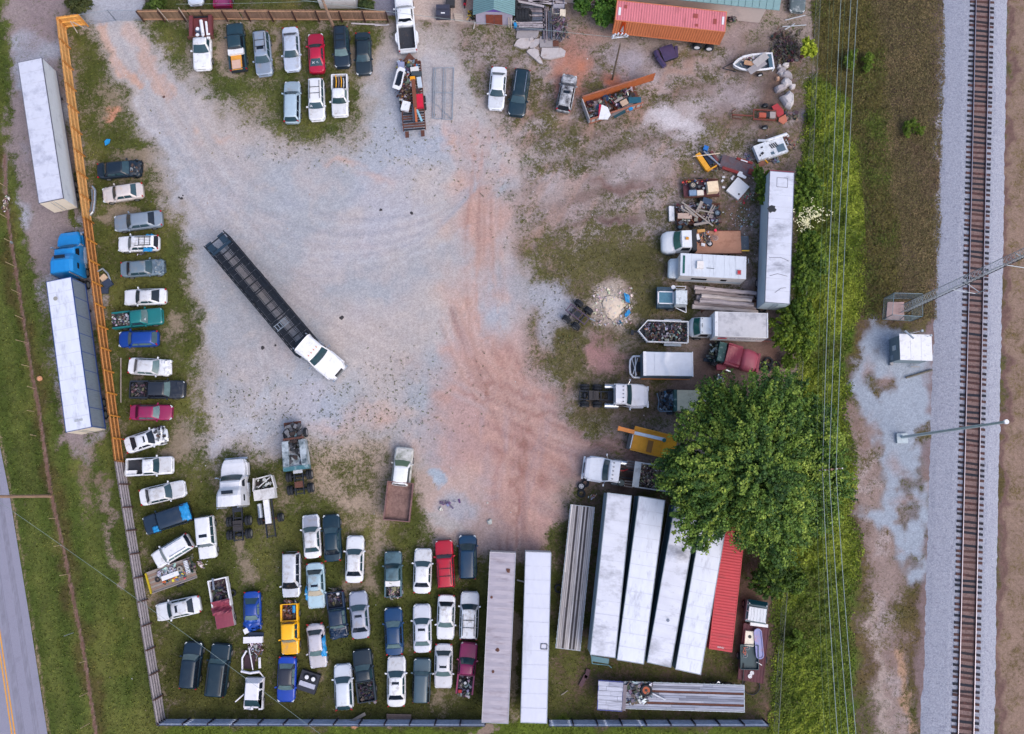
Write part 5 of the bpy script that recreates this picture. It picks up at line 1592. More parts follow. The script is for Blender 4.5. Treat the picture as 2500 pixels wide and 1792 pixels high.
text_mesh('container_number','WFHU',.22,WHITEP,tR,(-LR/2+.22,.35,2.715),(0,0,-math.pi/2))
PINKR=pm('faded_red_roof',(206,120,130),rough=.6,var=.06,scale=2,grime=(150,84,80),gamt=.34,gscale=.8,stretch=(3,.6,1))
ORW=pm('orange_wall',(206,122,80),rough=.6,var=.08,grime=(150,84,60),gamt=.3,gscale=1.2,stretch=(2,2,.4))
tO,LO,WO=container((1771,79),(1775,28),(1507,0),(1501,49),1.4,2.6,'faded red container on a wheeled chassis with orange side, top right',PINKR,ORW)
m=MB()
for s in (-1,1):m.box(0,s*.5,1.05,LO,.14,.34)
m.build('chassis',DARKMETAL,tO)
for i in range(2):
    for s in (-1,1):wheel(tO,-LO/2+.9+i*1.35,s*1.05,.5,.5,s,rimm=WHITEP)
sgn=MB()._a([(LO/2-1.3,WO/2+.03,1.5),(LO/2-.7,WO/2+.03,1.5),(LO/2-.8,WO/2+.03,3.9),(LO/2-1.2,WO/2+.03,3.9)],[(0,1,2,3),(3,2,1,0)]).build('orange_panel',pm('signal_orange',(240,92,24),rough=.5),tO)
MB()._a([(LO/2-1.2,WO/2+.05,2.0),(LO/2-.8,WO/2+.05,2.0),(LO/2-1.0,WO/2+.05,3.3)],[(0,1,2),(2,1,0)]).build('white_triangle',WHITEP,sgn)
MB().box(LO/2-.4,.1,4.005,.25,.9,.02).box(-LO/2+.35,-.1,4.005,.22,.9,.02).build('white_label',WHITEP,tO)
MB().box(-LO/2+3.3,-.3,4.01,.5,.5,.015).box(-LO/2+1.2,.1,4.01,.35,.6,.015).box(-LO/2+3.1,.75,4.01,.35,.3,.015).box(LO/2-1,-.5,4.01,.3,.4,.015).build('rust_patch',flat((150,72,66)),tO)

# flat deck trailers of planks
def plankdeck(corners,z,label,name='flatbed_trailer',n=9,cols=((150,152,160),(122,120,130),(172,170,172),(104,98,104)),edge=GALV,gaps=(),thick=.08,wheels=True,cat='trailer',seed=1,splits=1,framem=None):
    a,b,c,d=[P(q[0],q[1],z) for q in corners]
    r_=(a+b)/2; f_=(c+d)/2; dv=f_-r_; Ln=dv.length; ang=math.atan2(dv.y,dv.x); W=((a-b).length+(c-d).length)/2
    ce=(r_+f_)/2; r=random.Random(seed)
    t=thing(name,label,cat,(ce.x,ce.y,0),ang)
    ms=[pm('deck_plank',q,rough=.9,var=.25,scale=2,grime=(80,78,88),gamt=.35,gscale=1.6,stretch=(.25,3,1)) for q in cols]
    w=(W-.16)/n
    for i in range(n):
        xs=[-.5]+sorted(r.uniform(-.3,.3) for _ in range(splits))+[.5]
        for q in range(len(xs)-1):
            mm=framem or RUST if i in gaps else ms[r.randrange(len(ms))]
            MB().box((xs[q]+xs[q+1])/2*Ln,-W/2+.08+(i+.5)*w,z-thick+(-.05 if i in gaps else r.uniform(-.012,.012)),(xs[q+1]-xs[q])*Ln-.02,w-.025,thick).build('plank',mm,t)
    m=MB()
    for s in (-1,1):m.box(0,s*(W/2-.03),z-.22,Ln,.06,.23); m.box(s*(Ln/2-.03),0,z-.22,.06,W-.12,.22)
    m.build('side_rail',edge,t)
    m=MB()
    for s in (-1,1):m.box(0,s*.5,z-.5,Ln*.96,.12,.3)
    for i in range(int(Ln/.8)):m.box(-Ln/2+.4+i*.8,0,z-.2,.08,W-.14,.1)
    m.build('chassis',DARKMETAL,t)
    m=MB()
    for i in range(int(Ln/.6)):
        for s in (-1,1):m.box(-Ln/2+.3+i*.6,s*(W/2+.02),z-.2,.1,.05,.1)
    m.build('stake_pocket',edge,t,kind='stuff')
    if wheels:
        for i in range(2):
            for s in (-1,1):wheel(t,-Ln/2+1.4+i*1.25,s*(W/2-.28),.5,.45,s)
    return t,Ln,W
plankdeck([(1356,1583),(1417,1589),(1452,1238),(1393,1231)],1.4,'long grey plank deck trailer with dark gaps, left of the four white trailers',n=13,gaps=(3,5,9),cols=((196,194,200),(160,158,166),(212,206,208),(176,172,176)),framem=pm('dk',(74,70,76),rough=.9),seed=3)
tF,LF,WF=plankdeck([(1818,1740),(1818,1672),(1523,1664),(1523,1730)],1.4,'long grey plank deck trailer lying level along the bottom fence',n=11,gaps=(3,8),framem=RUST,cols=((150,156,176),(170,174,192),(128,132,150)),seed=4,splits=2)
plankdeck([(1519,1738),(1522,1664),(1461,1661),(1458,1733)],1.75,'raised weathered front deck with blue edges at the end of the flatbed',name='trailer_gooseneck',cat='trailer deck',n=6,cols=((184,188,206),(160,164,186)),edge=pm('blue_edge',(70,80,150),rough=.6,var=.2),wheels=False,seed=5)

# ------------------------------------------------------------------ trucks
def tractor(front,rear,z,W,col,label,hoodL=1.9,cabL=1.4,sleepL=1.6,frame=True,hooded=True,stripped=0,k_sun=False,tanks=True,roofz=3.6,hoodz=1.9,lights=5,name='semi_truck',group=None,mat=None,tape=.0,hoodw=.80,sleepz=None,axles=2,wheelm=None,skew=0):
    c,ang,Ln=span(front,rear,z)
    t=thing(name,label,'truck',(c.x,c.y,0),ang,group)
    pc=mat or paint(col,.25)
    F_=Ln/2; hw=W/2
    # hood
    def ring(x,w,z0,z1,cr=.10):
        return [(x,w,z0),(x,w,z1-cr*1.6),(x,w-cr,z1-cr*.3),(x,w*.45,z1),(x,-w*.45,z1),(x,-w+cr,z1-cr*.3),(x,-w,z1-cr*1.6),(x,-w,z0)]
    xh=F_-hoodL
    hm=MB().rings([ring(F_-.02,hw*.62,.6,hoodz-.45),ring(F_-.12,hw*.78,.55,hoodz-.22),ring(F_-.5,hw*.90,.55,hoodz-.08),ring(F_-hoodL*.6,hw*.98,.6,hoodz),ring(xh,hw*.98,.6,hoodz+.10)])
    hm.build('hood',pc,t)
    for s in (-1,1):
        MB().prism([(F_-.25,s*hw*.55),(F_-.45,s*(hw+.02)),(xh+.05,s*(hw+.05)),(xh+.05,s*hw*.7)][::int(-s)],.55,1.25,.05).build('fender',pc,t)
        MB().box(F_-.28,s*hw*.74,1.0,.28,.34,.2,rz=-s*.5).build('headlight',LAMP,t)
    MB().box(F_+.05,0,.45,.2,W*.92,.32).build('bumper',CHROME,t)
    MB().box(F_-.02,0,.8,.08,W*.42,.75).build('grille',BLACK,t)
    # cab
    xc=xh-cabL
    zc=min(roofz,3.0)
    MB().rings([ring(xh+.02,hw*.96,.7,hoodz+.12),ring(xh-.02,hw*.96,.7,hoodz+.14),ring(xh-.50,hw*.88,.7,zc-.12),ring(xh-.65,hw*.86,.7,zc,.14),ring(xc,hw*.88,.7,zc+.05,.14)]).build('cab',pc,t,smooth=False)
    def wsf(u,v):
        s_=2*v-1
        return (xh+.04-u*.50+.10*(1-s_*s_),s_*hw*lerp(.86,.78,u),lerp(hoodz+.16,zc-.16,u)+.03)
    MB().grid(wsf,2,8).build('windshield',GLASS,t,smooth=True)
    for s in (-1,1):
        MB()._a([(xh-.35,s*(hw*.93+.01),2.0),(xc+.15,s*(hw*.93+.01),2.0),(xc+.15,s*(hw*.885+.012),zc-.35),(xh-.6,s*(hw*.885+.012),zc-.35)],[(0,1,2,3)]).build('side_window',GLASS_BLACK,t)
        MB().cyl((xh-.25,s*hw*.9,2.3),(xh-.1,s*(hw+.28),2.35),.03,5).box(xh-.1,s*(hw+.28),1.9,.12,.22,.55).build('side_mirror',CHROME,t)
    xe=xc
    if sleepL:
        zs=sleepz or roofz
        xe=xc-sleepL
        MB().rings([ring(xc+.15,hw*.86,.75,zc+.06,.14),ring(xc-.25,hw*.93,.75,lerp(zc,zs,.6),.2),ring(xc-.7,hw*.96,.75,zs-.05,.25),ring(xe+.05,hw*.97,.75,zs,.25),ring(xe,hw*.94,.8,zs-.12,.3)]).build('sleeper',pc,t)
        for s in (-1,1):
            MB().box((xc+xe)/2-.1,s*(hw*.97),2.3,.6,.05,.35).build('sleeper_window',GLASS_BLACK,t)
        if k_sun:
            MB().box(xc-.35,0,zs-.08,.34,hw*.9,.06,ry=-.1).build('roof_window',GLASS_BLACK,t)
    m=MB()
    for i in range(lights):m.box(xh-.85,(i-(lights-1)/2)*hw*.32,zc+.03,.16,.08,.06)
    if lights:m.build('marker_light',AMBER if not lights % 2 else flat((70,74,90)),t)
    # frame
    xr=-F_
    m=MB()
    for s in (-1,1):m.box((xe+xr)/2,s*.43,.70,(xe-xr),.11,.24)
    for x in (xr+.1,xr+1.0,xr+2.3,(xe+xr)/2):m.box(x,0,.72,.12,.8,.18)
    m.build('frame',DARKMETAL,t)
    if frame:
        MB().box(xr+1.55,0,.95,1.0,.95,.14).cyl((xr+1.55,-.35,1.1),(xr+1.55,.35,1.1),.12,6).build('fifth_wheel',pm('grease',(48,44,48),rough=.5),t)
        MB().box(xe-.35,0,.95,.5,1.0,.05).build('deck_plate',DARKMETAL,t)
    for i in range(axles):
        x=xr+.65+i*1.32
        for s in (-1,1):
            for q in ((0,.30) if axles else (0,)):
                wheel(t,x,s*(hw-.16-q),.50,.26,s,rimm=wheelm or STEEL)
        MB().cyl((x,-.9,.5),(x,.9,.5),.12,8).disc((x,0,.5),(0,1,0),.24,.4,10).build('axle',DARKMETAL,t)
    for s in (-1,1):wheel(t,F_-.95,s*(hw-.17),.50,.28,s)
    if tanks:
        for s in (-1,1):
            MB().cyl((xc-.9,s*(hw-.2),.7),(xc+.5,s*(hw-.2),.7),.30,12).build('fuel_tank',CHROME,t)
        for s in (-1,1):MB().cyl((xe-.12,s*hw*.8,.8),(xe-.12,s*hw*.8,roofz),.07,8).build('exhaust_stack',CHROME,t)
    return t
BL=pm('blue_paint',(24,132,206),rough=.35,var=.06,coat=.4,grime=(60,150,200),gamt=.2)
tB=tractor((164,563),(171,705),2.0,2.45,None,'bright blue sleeper semi truck coupled to the silver sided trailer',mat=BL,hoodL=1.7,cabL=1.3,sleepL=2.0,roofz=3.9,sleepz=3.9,hoodz=1.9,k_sun=True,lights=0)
for s in (-1,):
    MB().box(.6,s*1.28,.75,1.7,.35,.3).box(.9,s*1.32,1.07,1.1,.22,.05).build('side_step',GALV,tB)
tractor((825,908),(752,848),1.7,2.45,(236,238,246),'white day cab semi truck pulling the black car hauler',hoodL=2.2,cabL=1.5,sleepL=.9,roofz=3.2,sleepz=3.15,hoodz=1.95,lights=4)
tractor((570,1120),(577,1322),1.6,2.5,(224,226,236),'white high roof sleeper semi truck among the wrecks',hoodL=1.75,cabL=1.25,sleepL=1.75,roofz=3.9,sleepz=3.95,hoodz=2.0,k_sun=True,lights=0)
tractor((1583,967),(1414,963),1.5,2.4,(218,220,232),'white day cab semi truck with bare frame, facing the dark engine wreck',hoodL=1.9,cabL=1.6,sleepL=0,roofz=2.9,hoodz=2.0,lights=5)
tDmp=tractor((1427,1141),(1640,1172),1.5,2.5,(226,230,242),'white dump truck with hood facing left, bed running under the tree',name='dump_truck',hoodL=1.9,cabL=1.5,sleepL=0,roofz=2.9,hoodz=2.0,lights=5,frame=False)
# dump bed of the dump truck
Lf=(P(1640,1172,1.5)-P(1427,1141,1.5)).length
x0,x1=Lf/2-5.4,-Lf/2-.4
gbed=pm('grey_bed',(168,176,186),rough=.6,var=.12,grime=(110,104,104),gamt=.4)
m=MB()
for s in (-1,1):m.box((x0+x1)/2,s*1.22,1.2,x0-x1,.12,1.3)
m.box(x0,0,1.2,.14,2.56,1.6); m.box(x1,0,1.2,.1,2.4,1.3); m.box(x0+.28,0,2.7,.6,2.56,.08)
m.build('dump_bed',gbed,tDmp)
m=MB()
for s in (-1,1):
    for q in (0,.26,.52):m.box(x0+.75,s*(.75+q),1.3,.9,.14,.05)
m.build('grating',flat((120,112,112)),tDmp)
MB().cyl((x0+1.6,1.0,.6),(x0+1.6,1.0,1.9),.32,12).build('air_tank',pm('dk_teal',(26,58,66),rough=.4),tDmp)
MB().path([(x0+2.0,-.3,1.2),(x0+1.5,-.2,1.3),(x0+1.0,-.45,1.2)],.05,5).build('air_hose',REDLENS,tDmp)
cc_=local(tDmp,(x0+x1)/2-.05,0,0)
scrap('gravel_load',cc_,tDmp.rotation_euler[2],x0-x1-.3,2.25,1.75,900,[(86,74,70),(120,108,104),(60,54,56),(150,142,136),(200,196,190)],'dark rubble heaped in the dump truck bed',seed=8,hz=.5,size=(.06,.22),cat='rubble',flatn=.3)

# stripped chassis trucks
def stripped(front,rear,label,z=1.0,cabx=(.0,0),W=2.3,pc=None,parts='teal',n=90,seed=1):
    c,ang,Ln=span(front,rear,z)
    t=thing('stripped_truck',label,'truck',(c.x,c.y,0),ang)
    r=random.Random(seed); F_=Ln/2
    m=MB()
    for s in (-1,1):m.box(0,s*.42,.75,Ln-.3,.11,.25)
    for i in range(6):m.box(-F_+.3+i*(Ln-.6)/5,0,.78,.1,.75,.18)
    m.build('frame',DARKMETAL,t)
    return t,Ln,F_,r
tS,LS,FS,r=stripped((716,1030),(733,1212),'stripped teal and white semi truck with its engine exposed')
TEALP=pm('teal_white_paint',(176,188,200),rough=.5,var=.15,grime=(40,62,72),gamt=.7,gscale=1.0)
for s in (-1,1):
    MB().prism([(FS-1.9,s*.5),(FS-1.9,s*1.18),(FS-4.6,s*1.28),(FS-4.6,s*.62)][::int(-s)],.7,1.8,.05).build('cab_side',TEALP,tS)
MB().box(FS-4.75,0,.8,.4,2.6,.9).build('cab_back',pm('tealp',(60,110,122),rough=.5,grime=(210,220,230),gamt=.4),tS)
MB().box(FS-3.9,0,.9,1.4,1.4,.5).build('cab_floor',TEALP,tS)
m=MB()
for _ in range(130):
    g=r.uniform(.12,.5); m.col=lin(r.choice([(40,44,52),(26,28,34),(70,72,80),(110,112,120),(52,40,38)]))
    m.box(FS-r.uniform(.3,4.4),r.uniform(-.8,.8),r.uniform(1.0,1.5),g,g*.7,g*.6,rz=r.uniform(0,3))
m.build('engine',SCRAPM,tS)
MB().box(FS-.25,.1,.8,.5,1.7,.35).box(FS-.9,.3,1.0,.25,1.3,.2,rz=.2).cyl((FS-1.5,-.7,.9),(FS-.4,.35,1.0),.08,6).box(FS-1.75,0,1.5,.2,2.1,.18).build('front_crossmember',RUST,tS)
MB().box(FS-1.3,0,1.1,.9,.6,.25).build('radiator',flat((150,190,210)),tS)
for s in (-1,1):wheel(tS,FS-1.2,s*1.05,.5,.28,s)
for x in (-FS+.75,-FS+2.1):
    for s in (-1,1):
        for q in (0,.3):wheel(tS,x,s*(1.18-q),.5,.27,s,rimm=STEEL)
    MB().cyl((x,-.9,.5),(x,.9,.5),.13,8).build('axle',DARKMETAL,tS)
MB().box(-FS+1.2,0,1.0,.6,.8,.2).build('fifth_wheel',RUST,tS)
MB().box(-FS+2.7,0,1.03,.7,.95,.04).build('deck_plate',flat((180,184,196)),tS)
tT,LT,FT,r=stripped((645,1162),(663,1316),'small stripped white cab on a bare rusty frame between two semis')
CW=pm('old_cream',(206,206,210),rough=.6,var=.1,grime=(120,110,108),gamt=.35)
MB().box(FT-1.85,0,.9,1.05,2.1,.9).build('cab_back',CW,tT)
m=MB()
for s in (-1,1):m.box(FT-.75,s*1.0,.9,1.3,.12,.8,rz=-s*.15)
m.box(FT-.12,.0,1.1,.12,1.6,.3,rz=.1); m.cyl((FT-.2,-.8,1.6),(FT-1.1,.5,1.8),.05,5)
m.build('cab_side',CW,tT)
m=MB()
for _ in range(40):
    g=r.uniform(.12,.4); m.col=lin(r.choice([(80,92,92),(40,44,50),(150,150,150),(210,214,214),(60,50,46)]))
    m.box(FT-r.uniform(.3,1.3),r.uniform(-.8,.8),r.uniform(.8,1.3),g,g*.6,g*.5,rz=r.uniform(0,3),rx=r.uniform(-.5,.5))
m.build('cab_interior',SCRAPM,tT)
MB().box(FT-3.6,.05,1.0,2.4,.55,.3).build('white_beam',WHITEP,tT)
MB().cyl((FT-2.7,.85,.8),(FT-4.1,.85,.8),.28,12).build('fuel_tank',CHROME,tT)
for s in (-1,1):
    for q in (0,.28):wheel(tT,-FT+2.0,s*(1.15-q),.44,.24,s)
MB().cyl((-FT+2.0,-.9,.45),(-FT+2.0,.9,.45),.11,8).build('axle',RUST,tT)

# car hauler trailer
c,ang,Lh=span((752,852),(531,590),1.6)
tH=thing('car_hauler','long black empty car hauler trailer standing diagonally on the gravel','trailer',(c.x,c.y,0),ang)
HM=pm('hauler_steel',(26,33,45),rough=.55,metal=.2,var=.25,grime=(44,56,72),gamt=.3)
hw=1.27
sides=[]
m=MB()
for s in (-1,1):
    m.box(0,s*hw,2.75,Lh,.10,.12); m.box(0,s*hw,.8,Lh,.12,.22); m.box(0,s*(hw-.38),2.7,Lh*.96,.07,.08)
m.build('side_rail',HM,tH)
m=MB(); n=22
for i in range(n+1):
    x=-Lh/2+i*Lh/n
    for s in (-1,1):
        m.box(x,s*hw,1.0,.08,.08,1.76)
        if i<n and i % 2:m.cyl((x,s*hw,1.0),(x+Lh/n,s*hw,2.75),.03,4)
m.build('upright',HM,tH)
for s in (-1,1):
    for q in range(16):
        MB().box(-Lh/2+(q+.5)*Lh/16,s*(hw-.42),1.02,Lh/16-.05,.62,.05).build('runway_plate',HM,tH)
m=MB()
for i in range(17):m.box(-Lh/2+.3+i*(Lh-.6)/16,0,2.72 if i % 4 == 0 else .98,.10,hw*2,.10)
m.build('crossbar',HM,tH)
m=MB()
for s in (-1,1):
    for y in (.30,.46,.62,.78,.94):m.box(.3,s*y,2.66,Lh*.86,.045,.05)
for i in range(70):
    for s in (-1,1):m.box(-Lh*.43+i*Lh*.86/70,s*.70,2.66,.04,.84,.03)
m.build('upper_deck_grating',HM,tH,kind='stuff')
BP=pm('blue_grey_plate',(28,52,72),rough=.5,var=.2)
MB().box(-Lh/2+.6,.75,2.74,1.1,.7,.06).box(-Lh/2+.6,-.8,2.74,1.1,.7,.06).box(-Lh/2+1.35,.0,2.74,.3,2.3,.05).build('rear_ramp',BP,tH)
MB().box(Lh/2-.4,0,2.2,.8,2.5,.15).box(Lh/2-1.0,0,1.4,.5,1.4,.6).build('headboard',BP,tH)
m=MB()
for y in (-.22,.22):m.cyl((Lh/2-4.3,y-.0,2.9),(Lh/2-4.3,y,2.9),.01,3)
for s in (0,1):m.box(Lh/2-3.7+s*.62,-.35,2.84,.05,1.6,.06)
for i in range(5):m.box(Lh/2-3.39,-1.0+i*.32,2.86,.6,.07,.04)
one_=m.build('ladder_tmp',GALV); one_.name='ladder'; one_.location=tH.location; one_.rotation_euler=tH.rotation_euler; tag(one_,'aluminium ladder lying across the black car hauler deck','ladder')
for i in range(3):
    for s in (-1,1):wheel(tH,-Lh/2+5.2+i*1.1,s*(hw-.1),.42,.3,s)

# box trucks
def box_truck(front,rear,W,label,zroof=3.4,cabL=2.1,cabc=(226,232,240),roofm=RW2,wall=WHITEP,cabw=.86,group=None,overcab=0.0,open_front=False):
    c,ang,Ln=span(front,rear,1.6)
    t=thing('box_truck',label,'truck',(c.x,c.y,0),ang,group)
    F_=Ln/2; bL=Ln-cabL; xb=F_-cabL; hw=W/2
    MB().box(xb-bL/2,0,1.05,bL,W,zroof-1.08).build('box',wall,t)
    r=random.Random(5)
    MB().grid(lambda u,v:(xb-.30-(1-u)*(bL-.36),(v-.5)*(W-.1),zroof-.02+(r.uniform(0,.03) if 0<u<1 and 0<v<1 else 0)),14,8).build('box_roof',roofm,t,smooth=True)
    MB().box(xb-.14,0,zroof-.05,.30,W-.02,.09).box(xb-bL+.04,0,zroof-.05,.08,W+.04,.10).build('roof_cap',WHITEP,t)
    MB().box(0,0,.7,Ln*.94,1.0,.3).build('chassis',DARKMETAL,t)
    return t,Ln,F_,xb,hw,bL
tX,LX,FX,xb,hwx,bLX=box_truck((1686,797),(1862,803),2.55,'white box truck with a stained roof and red lettered side',roofm=pm('box_roof_grime',(196,196,204),rough=.6,var=.06,grime=(96,98,116),gamt=.5,gscale=.5,stretch=(1,1,1)))
pc=paint((226,232,240))
MB().rings([[(x,w,.6),(x,w,z),(x,0,z+.04),(x,-w,z),(x,-w,.6)] for x,w,z in ((FX,.75,.9),(FX-.2,.96,1.15),(FX-.45,1.0,1.35))]).build('hood',pc,tX,smooth=True)
MB().rings([[(x,w0,.7),(x,w0,1.3),(x,w,z),(x,-w,z),(x,-w0,1.3),(x,-w0,.7)] for x,w0,w,z in ((FX-.40,1.0,.98,1.36),(FX-.9,1.0,.86,2.3),(FX-2.0,1.0,.88,2.35))]).build('cab',pc,tX)
MB().grid(lambda u,v:(FX-.40-u*.46+.12*(1-(2*v-1)**2),(2*v-1)*lerp(.92,.82,u),lerp(1.42,2.22,u)+.03),2,8).build('windshield',pm('teal_glass',(38,96,90),rough=.1,var=.3),tX,smooth=True)
for s in (-1,1):
    MB()._a([(FX-.75,s*1.012,1.45),(FX-1.7,s*1.012,1.45),(FX-1.7,s*.93,2.15),(FX-.98,s*.93,2.15)],[(0,1,2,3)]).build('side_window',GLASS_BLACK,tX)
m=MB()
for y in (-.7,-.15,0,.15,.7):m.box(FX-1.05,y,2.34,.1,.07,.05)
m.build('marker_light',flat((60,70,90)),tX)
for x in (FX-.9,-FX+1.3):
    for s in (-1,1):wheel(tX,x,s*1.0,.42,.28,s)
sd_=1 if True else-1
def sidetext(t,body,x,y,z,size,mat,rz,name='lettering'):
    return text_mesh(name,body,size,mat,t,(x,y,z),(math.radians(90),0,rz))
NAVY=flat((44,56,120)); REDP=flat((190,40,50))
sidetext(tX,'U.S. MOBILE KITCHENS',xb-1.7,hwx+.012,2.35,.42,NAVY,math.pi)
sidetext(tX,'Rentals & Sales',xb-4.6,hwx+.012,1.5,.26,REDP,math.pi)
MB().disc((xb-.95,hwx+.012,2.5),(0,1,0),.42,.015,16).build('logo_disc',NAVY,tX)
m=MB()
for i in range(4):m.box(xb-.95,hwx+.028,2.22+i*.15,.95,.012,.07)
m.build('logo_stripe',REDP,tX)
# second: white body with crumpled roof, stripped front frame
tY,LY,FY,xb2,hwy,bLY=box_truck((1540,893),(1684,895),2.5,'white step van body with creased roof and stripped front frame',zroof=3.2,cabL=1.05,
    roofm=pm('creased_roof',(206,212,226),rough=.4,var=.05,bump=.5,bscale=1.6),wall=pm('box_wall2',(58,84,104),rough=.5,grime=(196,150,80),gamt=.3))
m=MB()
pts=[(FY-.05,.7,.9),(FY,0,.9),(FY-.05,-.7,.9),(FY-.35,-1.1,.9),(xb2,-1.12,.9)]
m.path([(xb2,1.12,.9),(FY-.35,1.1,.9)]+pts,.10,8); m.cyl((FY-.8,-.9,1.0),(FY-.3,.8,1.1),.05,5); m.cyl((FY-.7,.9,1.0),(FY-.2,-.8,1.1),.04,5); m.cyl((FY-.55,-1,1.1),(FY-.55,1,1.1),.05,5)
m.build('front_frame',WHITEP,tY)
m=MB(); r=random.Random(3)
for _ in range(22):
    g=r.uniform(.1,.35); m.col=lin(r.choice(PALM)); m.box(FY-r.uniform(.15,.9),r.uniform(-.9,.9),r.uniform(.4,.8),g,g*.5,g*.5,rz=r.uniform(0,3))
m.build('engine',SCRAPM,tY)
MB().grid(lambda u,v:(FY-3.3+(u-.5)*2.2,(v-.5)*2.35,3.23+.16*math.exp(-((u-.45-.12*math.sin(v*5))/.12)**2)),14,8).build('roof_crease',pm('creased_roof',(206,212,226),rough=.4,var=.05,bump=.5,bscale=1.6),tY,smooth=True)
for s in (-1,1):wheel(tY,-FY+1.3,s*1.05,.42,.28,s)
MB().box(-.6,hwy+.03,1.0,bLY,.05,.2).build('side_rail',AMBER,tY)

# motorhome
c,ang,Lr=span((1634,652),(1817,662),1.6)
tM=thing('motorhome','white motorhome with roof vent and short hood, right side of the yard','motorhome',(c.x,c.y,0),ang)
Fm=Lr/2
MB().box(-.38,0,.5,Lr-1.05,2.4,2.35).build('body',pm('rv_wall',(206,204,206),rough=.5,grime=(150,130,120),gamt=.3),tM)
RVR=pm('rv_roof',(206,214,228),rough=.5,var=.05,grime=(140,146,164),gamt=.3,gscale=.6,stretch=(3,.6,1))
for i in range(6):
    w=(Lr-1.05)/6
    MB().box(-.38-(Lr-1.05)/2+(i+.5)*w,0,2.852,w-.015,2.38,.05).build('roof_panel',RVR,tM)
MB().rings([[(x,w,.5),(x,w,z),(x,0,z+.05),(x,-w,z),(x,-w,.5)] for x,w,z in ((Fm,.85,1.0),(Fm-.15,1.0,1.2),(Fm-1.0,1.05,1.45))]).build('hood',paint((214,224,234)),tM,smooth=True)
MB().box(Fm-1.02,0,1.5,.10,2.1,.9,ry=-.25).build('windshield',pm('teal_glass',(38,96,90),rough=.1,var=.3),tM)
MB().box(Fm-1.26,0,2.905,.22,1.9,.03).build('front_cap_window',pm('teal_glass',(38,96,90),rough=.1,var=.3),tM)
MB().box(Fm-2.9,0,2.905,.72,.80,.30,taper=.92).build('air_conditioner',flat((226,222,222)),tM)
MB().box(-Fm+.9,.55,2.905,.42,.50,.12).build('roof_vent',flat((150,120,132)),tM); MB().box(-Fm+.9,.55,3.03,.28,.34,.02).build('vent_cover',REDP,tM)
MB().cyl((Fm-3.6,.25,2.93),(Fm-4.4,.28,2.93),.04,6).build('antenna',flat((120,128,140)),tM)
for x in (Fm-2.7,Fm-3.4,Fm-5.6):MB().box(x,1.21,1.6,.9 if x>0 else .6,.03,.6).build('side_window',GLASS_BLACK,tM)
m=MB()
for z in (1.0,1.25):m.box(-.4,1.205,z,Lr-1.3,.02,.06)
m.build('side_stripe',flat((120,150,176)),tM)
MB().path([(-Fm-.1,-1.0,1.0),(-Fm-.1,-1.0,2.8),(-Fm-.1,-.6,2.8),(-Fm-.1,-.6,1.0)],.03,5).build('rear_ladder',GALV,tM)
for x in (Fm-1.6,-Fm+1.6):
    for s in (-1,1):wheel(tM,x,s*1.02,.4,.26,s)

# flatbed tow truck with rusty bed
c,ang,Lt=span((1615,591),(1810,590),1.3)
tW=thing('flatbed_truck','white truck with a rusty flat steel bed and orange roof beacon','truck',(c.x,c.y,0),ang)
Fw=Lt/2; pw=paint((228,232,240))
MB().rings([[(x,w,.5),(x,w,z-.2),(x,w*.85,z),(x,0,z+.05),(x,-w*.85,z),(x,-w,z-.2),(x,-w,.5)] for x,w,z in ((Fw-.02,.70,1.0),(Fw-.15,.98,1.25),(Fw-.6,1.18,1.42),(Fw-1.4,1.18,1.6),(Fw-1.5,1.0,1.62))]).build('hood',pw,tW,smooth=True)
MB().rings([[(x,w0,.7),(x,w0,1.6),(x,w,z),(x,-w,z),(x,-w0,1.6),(x,-w0,.7)] for x,w0,w,z in ((Fw-1.35,1.05,1.0,1.65),(Fw-1.95,1.05,.88,2.45),(Fw-2.95,1.05,.90,2.5))]).build('cab',pw,tW)
MB().grid(lambda u,v:(Fw-1.32-u*.55+.16*(1-(2*v-1)**2),(2*v-1)*lerp(.98,.84,u),lerp(1.68,2.36,u)+.03),2,8).build('windshield',pm('teal_glass',(38,96,90),rough=.1,var=.3),tW,smooth=True)
for s in (-1,1):
    MB()._a([(Fw-1.8,s*1.062,1.7),(Fw-2.8,s*1.062,1.7),(Fw-2.8,s*.95,2.3),(Fw-2.05,s*.95,2.3)],[(0,1,2,3)]).build('side_window',GLASS_BLACK,tW)
    wheel(tW,Fw-.95,s*1.0,.42,.28,s); wheel(tW,-Fw+1.5,s*1.0,.42,.4,s)
MB().box(Fw-2.45,.0,2.53,.32,.26,.12).build('beacon',pm('beacon_amber',(206,140,40),rough=.3),tW)
MB().box(Fw-3.3,0,.9,.5,2.3,1.2).box(Fw-3.25,0,2.1,.34,2.2,.06).build('headboard',BLACK,tW)
BRN=pm('rusty_bed_plate',(176,130,108),rough=.75,var=.10,scale=2,grime=(124,74,58),gamt=.4,gscale=.9)
MB().box((Fw-3.5-Fw)/2,0,1.05,Lt-3.5,2.5,.10).build('bed',BRN,tW)
MB().box((Fw-3.5-Fw)/2,1.25,1.0,Lt-3.5,.08,.2).box((Fw-3.5-Fw)/2,-1.25,1.0,Lt-3.5,.08,.2).build('bed_rail',RUST,tW)
MB().box(-Fw-.45,.1,.8,.9,1.7,.08).build('tail_plate',pm('tailp',(70,84,100),rough=.6,grime=(180,180,184),gamt=.4),tW)
MB().cyl((-Fw-.02,.95,1.2),(-Fw-.85,.92,1.1),.07,6).build('yellow_bar',pm('yellow_bar',(230,190,60),rough=.5),tW)

